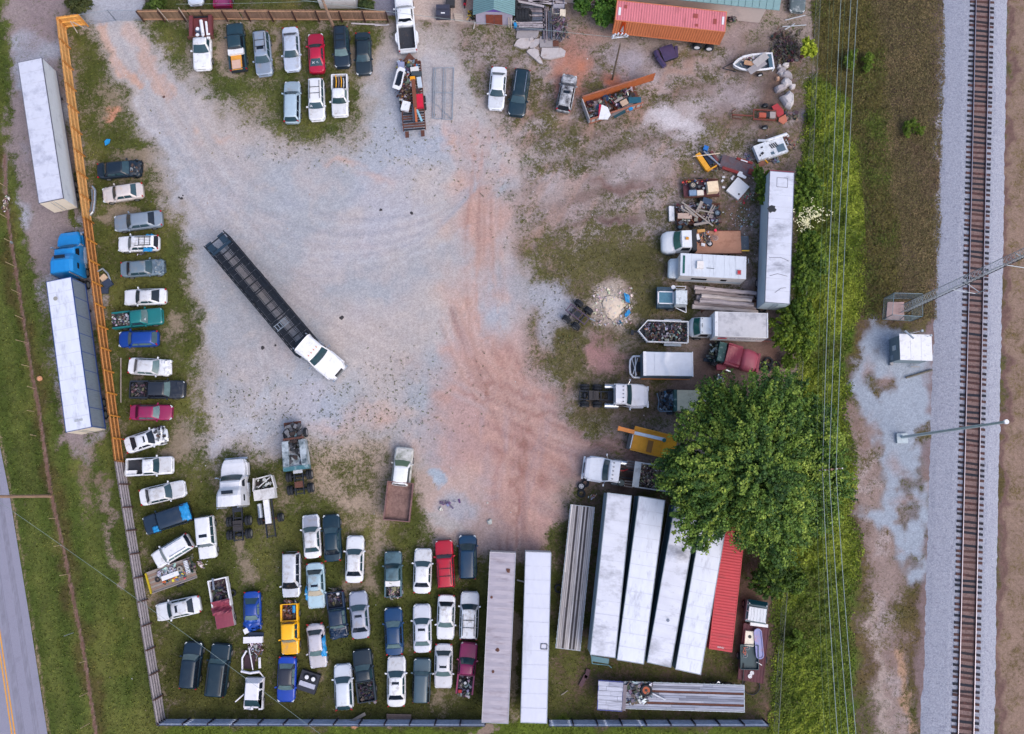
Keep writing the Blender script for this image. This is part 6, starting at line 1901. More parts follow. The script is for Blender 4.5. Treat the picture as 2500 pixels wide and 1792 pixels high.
# old cab over truck and pole trailer
c,ang,Lc=span((1604,725),(1684,727),1.6)
tV=thing('cabover_truck','old dark blue and white cab over truck beside the logs','truck',(c.x,c.y,0),ang)
Fv=Lc/2; NB=pm('navy_old',(38,66,86),rough=.5,var=.15,grime=(150,166,180),gamt=.25)
MB().box(Fv-.9,-.05,.6,1.7,2.2,.75).build('body',NB,tV)
MB().box(Fv-.95,.0,1.36,1.45,1.15,.05).build('roof_glass',pm('sky_panel',(84,128,150),rough=.15,var=.15),tV)
m=MB()
for s in (-1,1):m.box(Fv-.95,s*.62,1.36,1.6,.1,.08)
m.box(Fv-.17,0,1.36,.14,1.34,.08); m.box(Fv-1.72,0,1.36,.1,1.34,.08)
m.build('roof_frame',WHITEP,tV)
MB().box(Fv-2.45,.1,.9,1.25,1.6,1.3,taper=.92).build('cab',pm('white_flaky',(206,216,224),rough=.5,grime=(70,80,90),gamt=.45,gscale=3),tV)
MB().path([(Fv-2,-.9,1.6),(Fv-3,-1.0,1.2),(Fv-3.1,-1.3,1.2),(Fv-1.9,-1.3,1.2),(Fv-2,-.9,1.6)],.04,5).path([(Fv-2.0,1.0,1.2),(Fv-3.1,1.5,1.2),(Fv-3.1,.8,1.2)],.05,5).build('tube_frame',WHITEP,tV)
MB().disc((Fv-1.75,-1.15,1.35),(0,0,1),.22,.1,14).build('air_cleaner',WHITEP,tV)
for s in (-1,1):wheel(tV,Fv-1.6,s*1.0,.45,.3,s); wheel(tV,Fv-2.9,s*1.0,.45,.3,s)
# logs
LOGM=[pm('old_log',q,rough=.9,var=.3,scale=2.5,grime=(84,72,72),gamt=.4,gscale=1.6,stretch=(.25,2,2)) for q in ((178,168,172),(150,138,138),(196,186,184))]
r=random.Random(12)
for i,(x0_,y0_,x1_,y1_,z,rad,lb) in enumerate([(1695,702,1846,716,.9,.27,'topmost long grey log of the pile beside the motorhome'),(1697,712,1838,727,.95,.25,'second long grey log of the pile'),(1712,722,1835,734,1.15,.26,'grey log with bark scars, third in the pile'),
        (1708,733,1840,745,1.2,.27,'pale weathered log lying in the middle of the pile'),(1694,738,1846,752,.9,.25,'grey log low in the pile with a split end'),(1690,748,1850,761,.7,.25,'lowest grey log of the pile nearest the box truck'),
        (1700,727,1832,739,.6,.3,'log hidden between the upper and lower logs of the pile')]):
    a,b=P(x0_,y0_,z),P(x1_,y1_,z)
    m=MB(); n=9
    d=(b-a); q=d.to_track_quat('Z','Y'); rings=[]
    for k in range(n+1):
        f=k/n; p=a.lerp(b,f)+Vector((0,r.uniform(-.04,.04),r.uniform(-.03,.03))); rr_=rad*lerp(1.05,.8,f)
        rings.append([p+q@Vector((math.cos(t_*math.pi/4)*rr_*r.uniform(.9,1.06),math.sin(t_*math.pi/4)*rr_*r.uniform(.9,1.06),0)) for t_ in range(8)])
    one(m.rings(rings),'log',LOGM[i % 3],lb,'log','logs beside the motorhome')
lt=thing('log_trailer','low dark steel trailer under the pile of logs','trailer',tuple(P(1770,742)),-.09)
MB().box(0,.45,.35,6.4,.15,.2).box(0,-.45,.35,6.4,.15,.2).box(-2.5,0,.3,.15,2.4,.2).box(2.3,0,.3,.15,2.4,.2).build('frame',RUST,lt)
for s in (-1,1):
    wheel(lt,1.6,s*1.1,.4,.25,s); MB().cyl((-2.5,s*1.2,.4),(-2.5,s*1.2,1.6),.05,5).build('stake',RUST,lt)

# white truck cab over bed (old green white pickup with dump bed)
tG=car('crew',(989,1092),(968,1270),1.95,(206,210,218),'old pickup with pale rusty cab and an empty rusty dump bed','dump_truck','truck',S=dict(ws=.305,wt=.215,rt=-.0,rb=-.035,roof=1.85),mat=pm('patchy_paint',(196,196,196),rough=.5,grime=(84,96,70),gamt=.55,gscale=1.1),wsglass=pm('green_glass',(96,120,96),rough=.3),nogate=1,nobump=1,bedc=(100,70,66),nohood=0,roofc=(232,236,240),noside=0)
c,ang,Lg=span((978,1178),(968,1271),1.6)
m=MB(); bw=2.55; rb_=pm('bed_rust',(124,92,92),rough=.85,var=.2,grime=(92,62,58),gamt=.4)
bo=thing('dump_bed','rusty open dump bed on the old pale pickup','dump bed',(c.x,c.y,0),ang)
MB().box(0,0,1.2,Lg,bw,.1).build('floor',pm('bed_floor_rust',(134,106,100),rough=.9,var=.3,scale=4,grime=(92,68,64),gamt=.5),bo)
for s in (-1,1):MB().box(0,s*bw/2,1.2,Lg,.10,.62).build('side',rb_,bo)
for s in (-1,1):MB().box(s*Lg/2,0,1.2,.10,bw+.1,.66 if s>0 else .6).build('end_panel',rb_,bo)

# white jeep body and long trailer of odds at the right fence
c,ang,Lj=span((1849,1468),(1843,1520),1.3)
tJ=thing('old_truck_cab','old white truck cab with rusted paint under the dark green bush','truck',(c.x,c.y,0),ang)
MB().box(0,0,.6,Lj,2.05,.9).build('body',pm('teal_body',(86,110,122),rough=.5,grime=(40,50,60),gamt=.5),tJ)
FW=pm('flaky_white',(214,220,230),rough=.5,grime=(60,64,74),gamt=.32,gscale=2.2,stretch=(.4,2,1))
for i in range(6):MB().box(-.2,-.72+i*.29,1.75,Lj-.75,.27,.05).build('roof_slat',FW,tJ)
MB().box(Lj/2-.25,0,1.3,.4,1.9,.35,ry=.5).build('windshield',pm('deep_teal',(20,54,66),rough=.15),tJ)
m=MB()
for s in (-1,1):
    for x in (Lj/2-.1,0,-Lj/2+.1):m.cyl((x,s*1.0,1.4),(x*.8,s*.85,1.75),.05,5)
    m.cyl((Lj/2-.1,s*1.0,1.42),(-Lj/2+.1,s*1.0,1.42),.05,5)
m.build('window_frame',WHITEP,tJ)
for s in (-1,1):wheel(tJ,.5,s*1.0,.4,.26,s)
one(MB().box(P(1852,1525,.9).x,P(1852,1525,.9).y,.9,1.75,.30,.2,-.12),'white_beam',WHITEP,'white metal beam between the white cab and the tub','beam')
c,ang,Lo=span((1847,1526),(1832,1664),.8)
tQ=thing('flatbed_trailer','dark maroon flat trailer loaded with a bicycle and tubs by the right fence','trailer',(c.x,c.y,0),ang)
MD=pm('maroon_deck',(92,50,60),rough=.8,var=.2,grime=(60,44,50),gamt=.4)
for i in range(8):MB().box(0,-1.05+i*.30,.7,Lo,.28,.08).build('plank',MD,tQ)
for s in (-1,1):MB().box(0,s*1.24,.62,Lo,.06,.2).build('side_rail',MD,tQ); wheel(tQ,-.5,s*1.36,.36,.2,s)
# tub with cut rim and others
ku=P(1853,1572,1.2)
m=MB(); n=24
def stad(sx,sy,z,cx=0,cy=0):
    out=[]
    for i in range(n):
        a=2*math.pi*i/n
        x=math.cos(a); y=math.sin(a)
        out.append((cx+x*sx,cy+(y*sx+(1 if y>0 else-1)*(sy-sx)),z))
    return out
m.rings([stad(.34,1.40,.85),stad(.40,1.46,1.15),stad(.40,1.46,1.2),stad(.33,1.38,1.2),stad(.28,1.30,1.12)])
o=m.build('kayak',pm('faded_kayak',(140,146,196),rough=.5,var=.06,grime=(196,130,126),gamt=.35,gscale=1.6),smooth=False); o.location=(ku.x,ku.y,-.0); o.rotation_euler=(0,0,.05); tag(o,'faded lilac plastic boat hull lying along the right trailer','boat hull')
ku=P(1831,1560,1.2)
m=MB().box(0,0,.85,.95,1.5,.22,taper=.94); o=m.build('sink_unit',flat((226,220,206),rough=.4)); o.location=(ku.x,ku.y,0); o.rotation_euler=(0,0,-.12)
tag(o,'cream basin panel with a round hole on the right trailer','basin')
o2=MB().disc((0,.2,1.075),(0,0,1),.17,.02,14).build('basin_hole',BLACK,o)
sheetc=[P(1801,1572,1.0),P(1840,1573,1.0),P(1844,1628,1.0),P(1804,1622,1.0)]
tr_=thing('blue_crate','dark teal steel tray with a small bike in it by the right fence','tray',tuple(P(1822,1599)),-.03)
MB().box(0,0,.85,1.75,2.3,.05).build('base',pm('teal_tray',(24,62,74),rough=.5),tr_)
for s in (-1,1):MB().box(s*.87,0,.85,.06,2.3,.35).build('side',pm('teal_tray',(24,62,74),rough=.5),tr_); MB().box(0,s*1.15,.85,1.75,.06,.35).build('end_panel',pm('teal_tray',(24,62,74),rough=.5),tr_)
def bicycle(p,rz,label,z=1.0,col=(196,90,60),s=1.0,tilt=1.35):
    t=thing('bicycle',label,'bicycle',(p.x,p.y,z),rz)
    def T(a):return (a[0]*s,a[1]*s,a[2]*s)
    fm=flat(col,rough=.4)
    for x in (-.48,.48):
        m=MB(); m.tyre(T((x,0,.05)),(0,0.15,1),.31*s,.04,18,.90); w_=m.build('wheel',flat((170,170,176)),t)
        m=MB()
        for i in range(6):
            a=math.pi*i/6; m.cyl(T((x-math.cos(a)*.29,-math.sin(a)*.29,.05)),T((x+math.cos(a)*.29,math.sin(a)*.29,.05)),.006,3)
        m.build('spoke',GALV,w_)
    MB().path([T((-.48,0,.08)),T((-.12,0,.1)),T((.32,.34,.1)),T((-.22,.36,.1)),T((-.48,0,.08))],.022,6).path([T((-.12,0,.1)),T((-.24,.48,.1))],.022,6).path([T((.48,0,.08)),T((.3,.48,.12))],.022,6).build('frame',fm,t)
    MB().box(-.25*s,.5*s,.1,.26*s,.1,.05).build('saddle',BLACK,t)
    MB().path([T((.3,.48,.12)),T((.16,.56,.14))],.02,5).path([T((.3,.48,.12)),T((.42,.52,.22))],.02,5).build('handlebar',BLACK,t)
    return t
bicycle(P(1822,1590,1.0),1.25,'small orange framed bicycle lying in the teal tray',.95,(204,96,70),.8)
one(MB().tyre(P(1835,1675,.1),(0,0,1),.85,.12,26,.90),'rubber_hoop',RUBBER,'large black hoop on the ground below the right trailer','hoop')
for (a,lb) in [((1836,1643),'upper white wheel cover on the maroon deck'),((1831,1651),'lower white wheel cover on the maroon deck')]:
    w_=P(*a,.85); o=one(MB().disc((w_.x,w_.y,.83),(0,0,1),.20,.06,14),'wheel_cover',WHITEP,lb,'wheel cover')
    m=MB()
    for k in range(5):m.disc((w_.x+.11*math.cos(k*1.256),w_.y+.11*math.sin(k*1.256),.865),(0,0,1),.035,.01,6)
    m.build('vent_hole',BLACK,o)
one(MB().path([P(1816,1620,1.0),P(1815,1650,.9),P(1812,1672,.6)],.05,6),'bent_bar',BLACK,'bent black bar at the end of the right trailer','bar')
one(MB().cyl(P(1847,1616,1.1),P(1860,1624,1.0),.04,6),'white_pipe',WHITEP,'short white pipe poking off the right trailer','pipe')
# ------------------------------------------------------------------ loads and loose things
def zbox(name,px,z,sx,sy,sz,rz,mat,label,cat,taper=1.0,group=None):
    p=P(px[0],px[1],z+sz)
    o=MB().box(0,0,0,sx,sy,sz,taper=taper).build(name,mat)
    o.location=(p.x,p.y,z); o.rotation_euler=(0,0,rz)
    return tag(o,label,cat,group)
def tyre_on(px,z,label,r=.36,w=.24,rim=None,group=None,tilt=(0,0,1),name='tyre'):
    p=P(px[0],px[1],z+w/2)
    t=thing(name,label,'tyre',(p.x,p.y,z+w/2),R.uniform(0,3),group)
    MB().tyre((0,0,0),tilt,r,w,16).build('rubber_ring',RUBBER,t)
    if rim:
        a=MB().disc((0,0,0),tilt,r*.60,w*.6,12).build('rim',rim,t)
        m=MB(); q=Vector(tilt).to_track_quat('Z','Y')
        for k in range(5):m.disc(q@Vector((r*.34*math.cos(k*1.256),r*.34*math.sin(k*1.256),w*.31)),tilt,r*.12,.02,6)
        m.build('rim_hole',BLACK,a)
    return t
def stick(name,a,za,b,zb,r,mat,label,cat='pole',n=6,group=None):
    return tag(MB().cyl(P(a[0],a[1],za),P(b[0],b[1],zb),r,n).build(name,mat),label,cat,group)
def board(name,a,b,z,w,th,mat,label,cat='board',group=None,z2=None):
    A,B=P(a[0],a[1],z),P(b[0],b[1],z if z2 is None else z2)
    d=B-A; n_=Vector((-d.y,d.x,0)).normalized()*w/2; u=Vector((0,0,th))
    return tag(MB().hexa([A-n_,B-n_,B+n_,A+n_],[A-n_+u,B-n_+u,B+n_+u,A+n_+u]).build(name,mat),label,cat,group)
def plate(name,pts,z,th,mat,label,cat,inset=0.0,group=None):
    q=[tuple(P(a,b,z)[:2]) for a,b in pts]
    ar=sum(q[i][0]*q[(i+1) % len(q)][1]-q[(i+1) % len(q)][0]*q[i][1] for i in range(len(q)))
    if ar<0:q=q[::-1]
    return tag(MB().prism(q,z-th,z,inset).build(name,mat),label,cat,group)
WOOD=flat((150,142,138),rough=.9,grime=(110,94,86),gamt=.3,stretch=(1,1,1))
YW=pm('yellow_ply',(214,150,60),rough=.7,var=.12)
PINKW=pm('pale_ply',(206,172,156),rough=.8,var=.08)

# pickup 1 load: white pipes, drums, rim
for i,(a,b,lb,rr) in enumerate([((490.5,50),(497,94),'thick white plastic pipe on the maroon flatbed',.19),((503,53),(507.5,94),'thinner white plastic pipe on the maroon flatbed',.13),((511,82),(511,95),'short white pipe stub on the maroon flatbed',.12)]):
    stick('plastic_pipe',a,1.35,b,1.35,rr,WHITEP,lb,'pipe',10)
tyre_on((512,73),1.0,'small tyre with rusty rim on the maroon flatbed',.3,.2,RUST)
for i,(a,lb) in enumerate([((483,72),'upper dark drum with white lid on the maroon flatbed'),((483,87),'lower dark drum with white lid on the maroon flatbed')]):
    p=P(*a,1.5); t=thing('drum',lb,'drum',(p.x,p.y,1.0)); MB().cyl((0,0,0),(0,0,.45),.34,14).build('shell',flat((70,80,104),rough=.4),t); MB().cyl((-.05,.1,.45),(-.05,.1,.5),.2,12).build('lid',WHITEP,t)
# pickup 2: toolbox and ply
tb2=p2
o=one(MB().box(0,0,0,.62,1.75,.35,taper=.97),'tool_box',WHITEP,'white cross bed tool box on the dark teal pickup','tool box')
w_=local(p2,-.85,0); o.location=(w_.x,w_.y,1.0); o.rotation_euler=p2.rotation_euler
o=one(MB().box(0,0,0,1.75,1.15,.06,ry=0),'plywood',YW,'yellow plywood sheets in the dark teal pickup bed','plywood'); w_=local(p2,-1.95,.1); o.location=(w_.x,w_.y,.95); o.rotation_euler=p2.rotation_euler
o=one(MB().box(0,0,0,1.0,.95,.05),'plywood',PINKW,'paler plywood offcut on top in the dark teal pickup bed','plywood'); w_=local(p2,-2.25,.12); o.location=(w_.x,w_.y,1.06); o.rotation_euler=p2.rotation_euler
# pickup 3: yellow and grey hoses
YP=pm('yellow_hose',(236,170,30),rough=.5)
for i,(x0_,x1_,y,mt,lb) in enumerate([(-.2,-1.95,-.45,YP,'left yellow pipe in the white pickup bed'),(-.2,-1.85,.12,YP,'right yellow pipe in the white pickup bed'),(-.4,-1.7,-.15,flat((140,120,120)),'dull brown pipe in the white pickup bed'),(-.3,-1.6,.38,flat((190,196,206)),'grey pipe in the white pickup bed')]):
    a,b,c_=local(p3,x0_-.55,y,.75),local(p3,(x0_+x1_)/2-.55,y+.1,.95),local(p3,x1_-.35,y+.02,.9)
    one(MB().path([a,b,c_],.055,6),'bent_pipe',mt,lb,'pipe')
# generic pickup loads
for pk,x,lx,ly,pal,lb,sd_ in [(p4,-1.7,1.9,1.35,PALM,'bent scrap metal heaped in the teal pickup bed',21),(p5,-1.75,1.9,1.4,PALB,'dark clutter in the black pickup bed of the left column',22),(p10,-1.6,2.1,1.35,PALB,'dark scraps in the black pickup bed of the bottom row',23),
        (p12,-1.6,2.2,1.2,PALM,'scrap metal in the maroon pickup bed',24),(p8,-1.9,1.6,1.3,PALB,'dark bits in the dark blue pickup bed',25),(p9,-1.9,1.7,1.2,PALR,'rusty bits in the yellow pickup bed',26)]:
    w_=local(pk,x,0); scrap('scrap_heap',w_,pk.rotation_euler[2],lx,ly,.62,90,pal,lb,seed=sd_,hz=.35,size=(.12,.45))
def on(pk,x,y):return local(pk,x,y)
def tyre_at(w_,z,label,r=.33,rim=None,name='tyre',w=.22):
    t=thing(name,label,'tyre',(w_.x,w_.y,z+w/2),R.uniform(0,3)); MB().tyre((0,0,0),(0,0,1),r,w,16).build('rubber_ring',RUBBER,t)
    if rim:
        a=MB().disc((0,0,0),(0,0,1),r*.62,w*.6,12).build('rim',rim,t)
        m=MB()
        for k in range(5):m.disc((r*.36*math.cos(k*1.256),r*.36*math.sin(k*1.256),w*.31),(0,0,1),r*.11,.02,6)
        m.build('rim_hole',BLACK,a)
    return t
tyre_at(on(p10,-1.25,.05),.9,'tyre lying among the scraps of the black pickup bed',.36)
tyre_at(on(p8,-2.1,.35),.85,'white spoked wheel in the dark blue pickup bed',.28,WHITEP)
tyre_at(on(p12,-1.35,0),1.0,'pale wheel lying in the maroon pickup bed',.26,WHITEP)
o=one(MB().box(0,0,0,.35,.28,.2),'red_can',REDLENS,'small red can in the maroon pickup bed','can'); w_=on(p12,-2.2,.45); o.location=(w_.x,w_.y,.8)
o=one(MB().cyl((-.35,0,.12),(.35,0,.12),.16,10),'blue_barrel',TARPB,'blue canister in the yellow pickup bed','canister'); w_=on(p9,-1.9,.45); o.location=(w_.x,w_.y,.8); o.rotation_euler=(0,0,p9.rotation_euler[2])
o=one(MB().box(0,0,0,.62,1.45,.3),'tool_box',WHITEP,'white tool box across the faded teal pickup','tool box'); w_=local(p11,-.85,0); o.location=(w_.x,w_.y,.95); o.rotation_euler=p11.rotation_euler
w_=local(p11,-1.55,.0); scrap('branches',w_,p11.rotation_euler[2],1.6,1.2,.65,110,[(90,84,80),(60,56,56),(130,122,116),(160,156,160)],'tangled branches and wire in the faded teal pickup bed',seed=31,hz=.7,size=(.2,.8),flatn=.1)
o=one(MB().box(0,0,0,.5,1.2,.25,rz=.1),'tool_tray',WHITEP,'white trim piece at the front of the clean white pickup bed','tray'); w_=local(p6,-1.9,-.55); o.location=(w_.x,w_.y,.7); o.rotation_euler=(0,0,1.5)

# blue tarps
def tarp_on(t,x,y,sx,sy,z,label,seed=1,drop=.25,mat=TARPB):
    c=[local(t,x-sx/2,y-sy/2,z),local(t,x+sx/2,y-sy/2,z),local(t,x+sx/2,y+sy/2,z),local(t,x-sx/2,y+sy/2,z)]
    return sheet('blue_tarp',c,z,label,'tarp',mat,.10,8,drop,seed)
tarp_on(p7,-2.1,0,.95,1.75,1.72,'blue tarp over the right end of the dark blue van',1)
tarp_on(p7,1.0,.62,1.2,.62,1.30,'smaller blue tarp on the lower left side of the dark blue van',2)
tarp_on(w1,-1.1,.80,1.0,.45,1.22,'blue tarp stuffed in the side window of the white wagon',3)
tarp_on(w1,-1.35,-.70,.9,.2,1.35,'blue tarp strip along the far edge of the white wagon',7)
tarp_on(c2,.25,-.66,2.1,.48,1.25,'blue tarp hanging along the side of the beige grey sedan',4,.5) if False else tarp_on(c2,.15,.66,2.1,.5,1.22,'blue tarp hanging along the side of the beige grey sedan',4,.5)
tarp_on(c1,.7,-.92,1.4,.25,.95,'torn blue tarp on the left side of the pale blue sedan',5,.3)
tarp_on(cars[36],-2.0,-.5,.5,.5,1.1,'scrap of blue tarp at the top of the old white SUV',6) if False else None

# parts against the orange fence
t=thing('bumper','chrome rimmed grey bumper leaning by the orange fence','bumper',tuple(P(228,493)))
MB().path([(-.1,1.6,.3),(.25,1.2,.35),(.32,0,.35),(.25,-1.2,.35),(-.1,-1.6,.3)],.17,8).build('shell',CHROME,t)
MB().path([(-.1,1.3,.35),(.12,0,.38),(-.1,-1.3,.35)],.12,6).build('inner_liner',flat((96,104,116)),t)
t=thing('wreckage','torn door frame and beige panel beside the orange fence','wreckage',tuple(P(258,680)),.3)
MB().path([(-.5,.9,.3),(.1,1.0,.4),(.5,.3,.4),(.55,-.5,.3)],.09,6).build('frame',GALV,t)
MB().box(-.1,.05,.1,.7,.65,.15,rz=.5).build('beige_panel',flat((206,180,154)),t)
MB().box(.2,-.7,.1,.9,.8,.3,rz=.3).box(-.3,-1.3,.05,.7,.7,.2,rz=-.3).build('dark_panel',flat((44,58,84)),t)
one(MB().prism([tuple(P(*q)[:2]) for q in [(256,346),(262,340),(270,341),(268,350),(258,356)]][::-1],.02,.12),'blue_scrap',TARPB,'small blue scrap of plastic on the grass near the top left','scrap')
stick('wooden_pole',(295,874),.1,(295,983),.1,.07,WOOD,'long thin timber lying on the grass beside the orange fence')
for (a,b,lb) in [((858,57),(945,61),'pale long pipe along the brown top fence'),((915,62),(950,60),'short pinkish pipe beside the pale one')]:
    stick('long_pipe',a,.15,b,.15,.09,flat((180,176,186)),lb,'pipe')
# roadside bag heap
scrap('litter_heap',P(16,505),1.4,2.0,.6,.05,50,[(220,222,228),(90,60,70),(200,190,170),(120,110,110)],'heap of white litter bags at the far left ditch',seed=41,hz=.4,size=(.15,.4),flatn=.1)
scrap('parts_heap',P(345,617),0,.8,.7,.05,14,PALM,'bag of parts on the grass beside the white station wagon',seed=42,hz=.3,size=(.15,.4))
o=tag(MB().cyl(P(97,924),P(97,924,.25),.30,12,.24).build('stump',flat((206,150,116),rough=.9)),'round pale stump on the roadside grass','stump')

# black spots and oil stains, clods on gravel
def stain(px,r,label,c=(70,66,66),n=9,sx=1.0,seed=1,cat='stain',z=.0):
    rr_=random.Random(seed); p=P(*px)
    return tag(MB().prism([(p.x+r*sx*math.cos(i*2*math.pi/n)*rr_.uniform(.6,1.1),p.y+r*math.sin(i*2*math.pi/n)*rr_.uniform(.6,1.1)) for i in range(n)],-.03,.03+z,.3).build('clod',flat(c,rough=.95)),label,cat)
for i,(px,r_,lb) in enumerate([((443,484),.3,'dark clod just left of the main gravel, upper of the group'),((437,482),.22,'dark clod left of the group on the gravel edge'),((446,477),.15,'tiny dark clod above the group'),((930,512),.32,'dark clod in the upper middle of the gravel'),((1005,520),.32,'dark clod right of the upper middle one'),
        ((834,776),.42,'round black oil spot right of the car hauler'),((641,849),.38,'dark oily smear left of the car hauler'),((672,843),.24,'small dark smear between hauler and grass'),((400,236),.32,'brown burned patch near the gate track'),((1190,1228),.25,'pale stone on the red clay'),((1078,290),.15,'black scrap right of the gate leaf')]):
    stain(px,r_*.62,lb,(58,56,60) if i not in (8,9) else ((96,72,68) if i == 8 else (190,184,180)),seed=i,cat='clod')
# scattered small litter and stones
rs_=random.Random(77)
m=MB()
for i in range(420):
    q=rs_.random()
    if q<.30:a,b=rs_.uniform(1640,1960),rs_.uniform(330,720)
    elif q<.55:a,b=rs_.uniform(1290,1980),rs_.uniform(60,900)
    else:a,b=rs_.uniform(260,1900),rs_.uniform(60,1740)
    p=P(a,b); s_=rs_.uniform(.04,.13); m.col=lin(rs_.choice([(214,216,222),(190,184,180),(150,140,140),(226,226,230),(120,112,120),(170,150,140)]))
    m.box(p.x,p.y,-.02,s_,s_*rs_.uniform(.5,1),s_*.6,rs_.uniform(0,3),taper=.6)
o=m.build('litter',SCRAPM,kind='stuff'); tag(o,'small stones and bits of litter strewn over the yard','litter')
m=MB()
for i in range(1500):
    a,b=rs_.gauss(0,1),rs_.gauss(0,1)
    cx,cy,sx,sy=rs_.choice([(740,1010,130,60),(900,1000,80,60),(1000,960,90,70),(620,1010,60,60),(1030,370,70,60),(780,360,110,26),(1230,400,60,100),(330,440,40,80),(1340,780,30,80)])
    p=P(cx+a*sx,cy+b*sy)
    s_=rs_.uniform(.04,.13); m.col=lin(rs_.choice([(96,104,70),(120,116,88),(90,98,72),(106,120,76)]),.85)
    for k in range(3):
        m.box(p.x+rs_.uniform(-.1,.1),p.y+rs_.uniform(-.1,.1),-.03,s_,s_*.4,s_*.5,rs_.uniform(0,3),rs_.uniform(-.5,.5),0,.5)
o=m.build('gravel_weeds',SCRAPM,kind='stuff'); tag(o,'small weed tufts dotted over the gravel edges','weeds')

# ---- junk trailer at the top
c,ang,Ls=span((1000,152),(1012,318),.7)
tj=thing('utility_trailer','dark rusty slatted trailer piled with junk behind the big white pickup','trailer',(c.x,c.y,0),ang)
for i in range(26):MB().box(-Ls/2+.15+i*(Ls-.3)/25,0,.6,.17,2.35,.06).build('slat',RUST if i % 3 else DARKMETAL,tj)
m=MB()
for s in (-1,1):m.box(0,s*1.2,.55,Ls,.09,.25)
m.box(Ls/2,0,.55,.1,2.4,.3); m.box(-Ls/2-.35,-.85,.5,.7,.4,.06); m.box(-Ls/2-.35,.85,.5,.7,.4,.06)
m.build('frame',RUST,tj)
MB().prism([(Ls/2+.05,-.9),(Ls/2+1.2,0),(Ls/2+.05,.9)],.5,.6).build('tongue',RUST,tj)
for i in (0,1):
    for s in (-1,1):wheel(tj,-.3-i*.9,s*1.32,.36,.22,s)
scrap('scrap_heap',Vector((P(1000,205).x,P(1000,205).y,0)),ang,4.6,2.1,.66,170,PALC+PALR+PALM,'mixed scrap heaped on the front half of the slatted junk trailer',seed=51,hz=.6,size=(.2,.7))
scrap('brush_heap',Vector((P(990,230).x,P(990,230).y,0)),ang,1.8,1.5,.8,160,[(84,62,54),(60,46,46),(100,80,70)],'dark brown brush bundle on the junk trailer',seed=52,hz=.5,size=(.15,.5),flatn=.1)
board('steel_beam',(1009,195),(1014,262),1.45,.40,.15,pm('brown_steel',(120,70,52),rough=.7),'long brown steel beam down the middle of the junk trailer','beam')
board('orange_beam',(1014,262),(1017,298),1.2,.22,.12,pm('orange_wood',(186,104,66),rough=.7),'orange brown board end below the steel beam','board')
board('dark_beam',(1008,255),(1011,297),1.1,.26,.12,flat((60,70,88)),'dark steel bar beside the orange board','bar')
zbox('orange_box',(1007,191),1.3,.55,.45,.2,.1,pm('orange_box',(240,160,20),rough=.5),'bright orange box on the junk trailer','box')
t=thing('truck_topper','white frame with an oval window lying on the junk trailer','window frame',tuple(P(975,192,1.3)),-.25)
m=MB(); m.rings([[(x*k,y*k,z) for x,y in ((-.45,-1.2),(.35,-1.3),(.5,-.9),(.35,1.2),(-.3,1.3),(-.5,.9))] for k,z in ((1,0),(1.02,.1),(.7,.12),(.68,.02))],cap=False); m.build('frame',WHITEP,t)
MB().prism([(-.28,-.8),(.2,-.85),(.22,.85),(-.2,.9)],.03,.05).build('pane',GLASS_BLACK,t)
zbox('silver_sheets',(979,163),1.0,.7,1.2,.2,.0,flat((150,156,190),metal=.3),'stack of ribbed grey sheets at the trailer front','sheets')
zbox('crushed_machine',(990,258),1.0,.85,1.05,.35,-.25,WHITEP,'white crushed appliance on the junk trailer','appliance')
zbox('red_box',(1024,245),.9,.75,1.5,.45,.08,pm('red_box',(206,30,62),rough=.4),'red tool chest on the junk trailer','tool chest')
zbox('dark_crate',(1017,179),1.2,1.1,.5,.25,0,flat((60,70,78)),'dark flat case on the junk trailer','case')
zbox('white_bag',(1012,168),1.2,.9,.5,.25,.2,flat((214,212,214)),'white plastic sacks near the trailer front','sacks')
zbox('glass_panel',(1024,200),1.1,.5,1.2,.2,.15,flat((190,204,220),rough=.3),'pale upright panel at the right side of the junk trailer','panel')
board('blue_pipe',(1018,268),(1030,296),.95,.22,.08,flat((140,190,214)),'pale blue tube angled across the trailer tail','tube')

# ---- roll-off dumpster
d0,d1=P(1437,300,.2),P(1567,258,.2)
dv=(d1-d0); ang=math.atan2(dv.y,dv.x); dl=dv.length; dn=Vector((-math.sin(ang),math.cos(ang),0))*2.35
dc=d0+dv*.5+dn*.5
td=thing('dumpster','long open roll off dumpster, rusty orange inside and grey ribbed outside','dumpster',(dc.x,dc.y,0),ang)
ORR=pm('orange_rust',(170,92,50),rough=.8,var=.2,scale=3,grime=(120,60,40),gamt=.4); GRD=pm('grey_dumpster',(170,168,172),rough=.7,var=.1,grime=(140,90,70),gamt=.25)
MB().box(0,0,.15,dl,2.4,.12).build('floor',RUST,td)
MB().box(0,1.2,.15,dl,.08,1.6).build('inner_wall',ORR,td)
MB().box(0,-1.2,.15,dl,.08,1.05).build('outer_wall',GRD,td)
m=MB()
for i in range(11):m.box(-dl/2+.2+i*(dl-.4)/10,-1.27,.2,.10,.08,1.0)
m.box(0,-1.25,1.12,dl,.16,.10); m.box(0,-1.27,.12,dl,.12,.12); m.box(0,1.22,1.72,dl,.14,.10)
m.build('rib',pm('ribr',(150,96,78),rough=.8,var=.2),td)
MB().box(-dl/2,0,.15,.1,2.4,1.2).build('end_wall',GRD,td)
MB().box(dl/2+1.1,1.25,.15,2.2,.08,1.55,rz=.0).build('open_gate',ORR,td)
scrap('scrap_heap',dc,ang,dl*.9,2.0,.3,200,PALM+PALB+PALR+[(150,60,70),(40,90,120)],'household scrap filling the roll off dumpster',seed=61,hz=.7,size=(.2,.8))
plate('white_board',[(1469,255),(1484,262),(1491,280),(1484,291),(1461,291),(1466,270)],1.3,.1,WHITEP,'big cream white board with red edge in the dumpster','board')
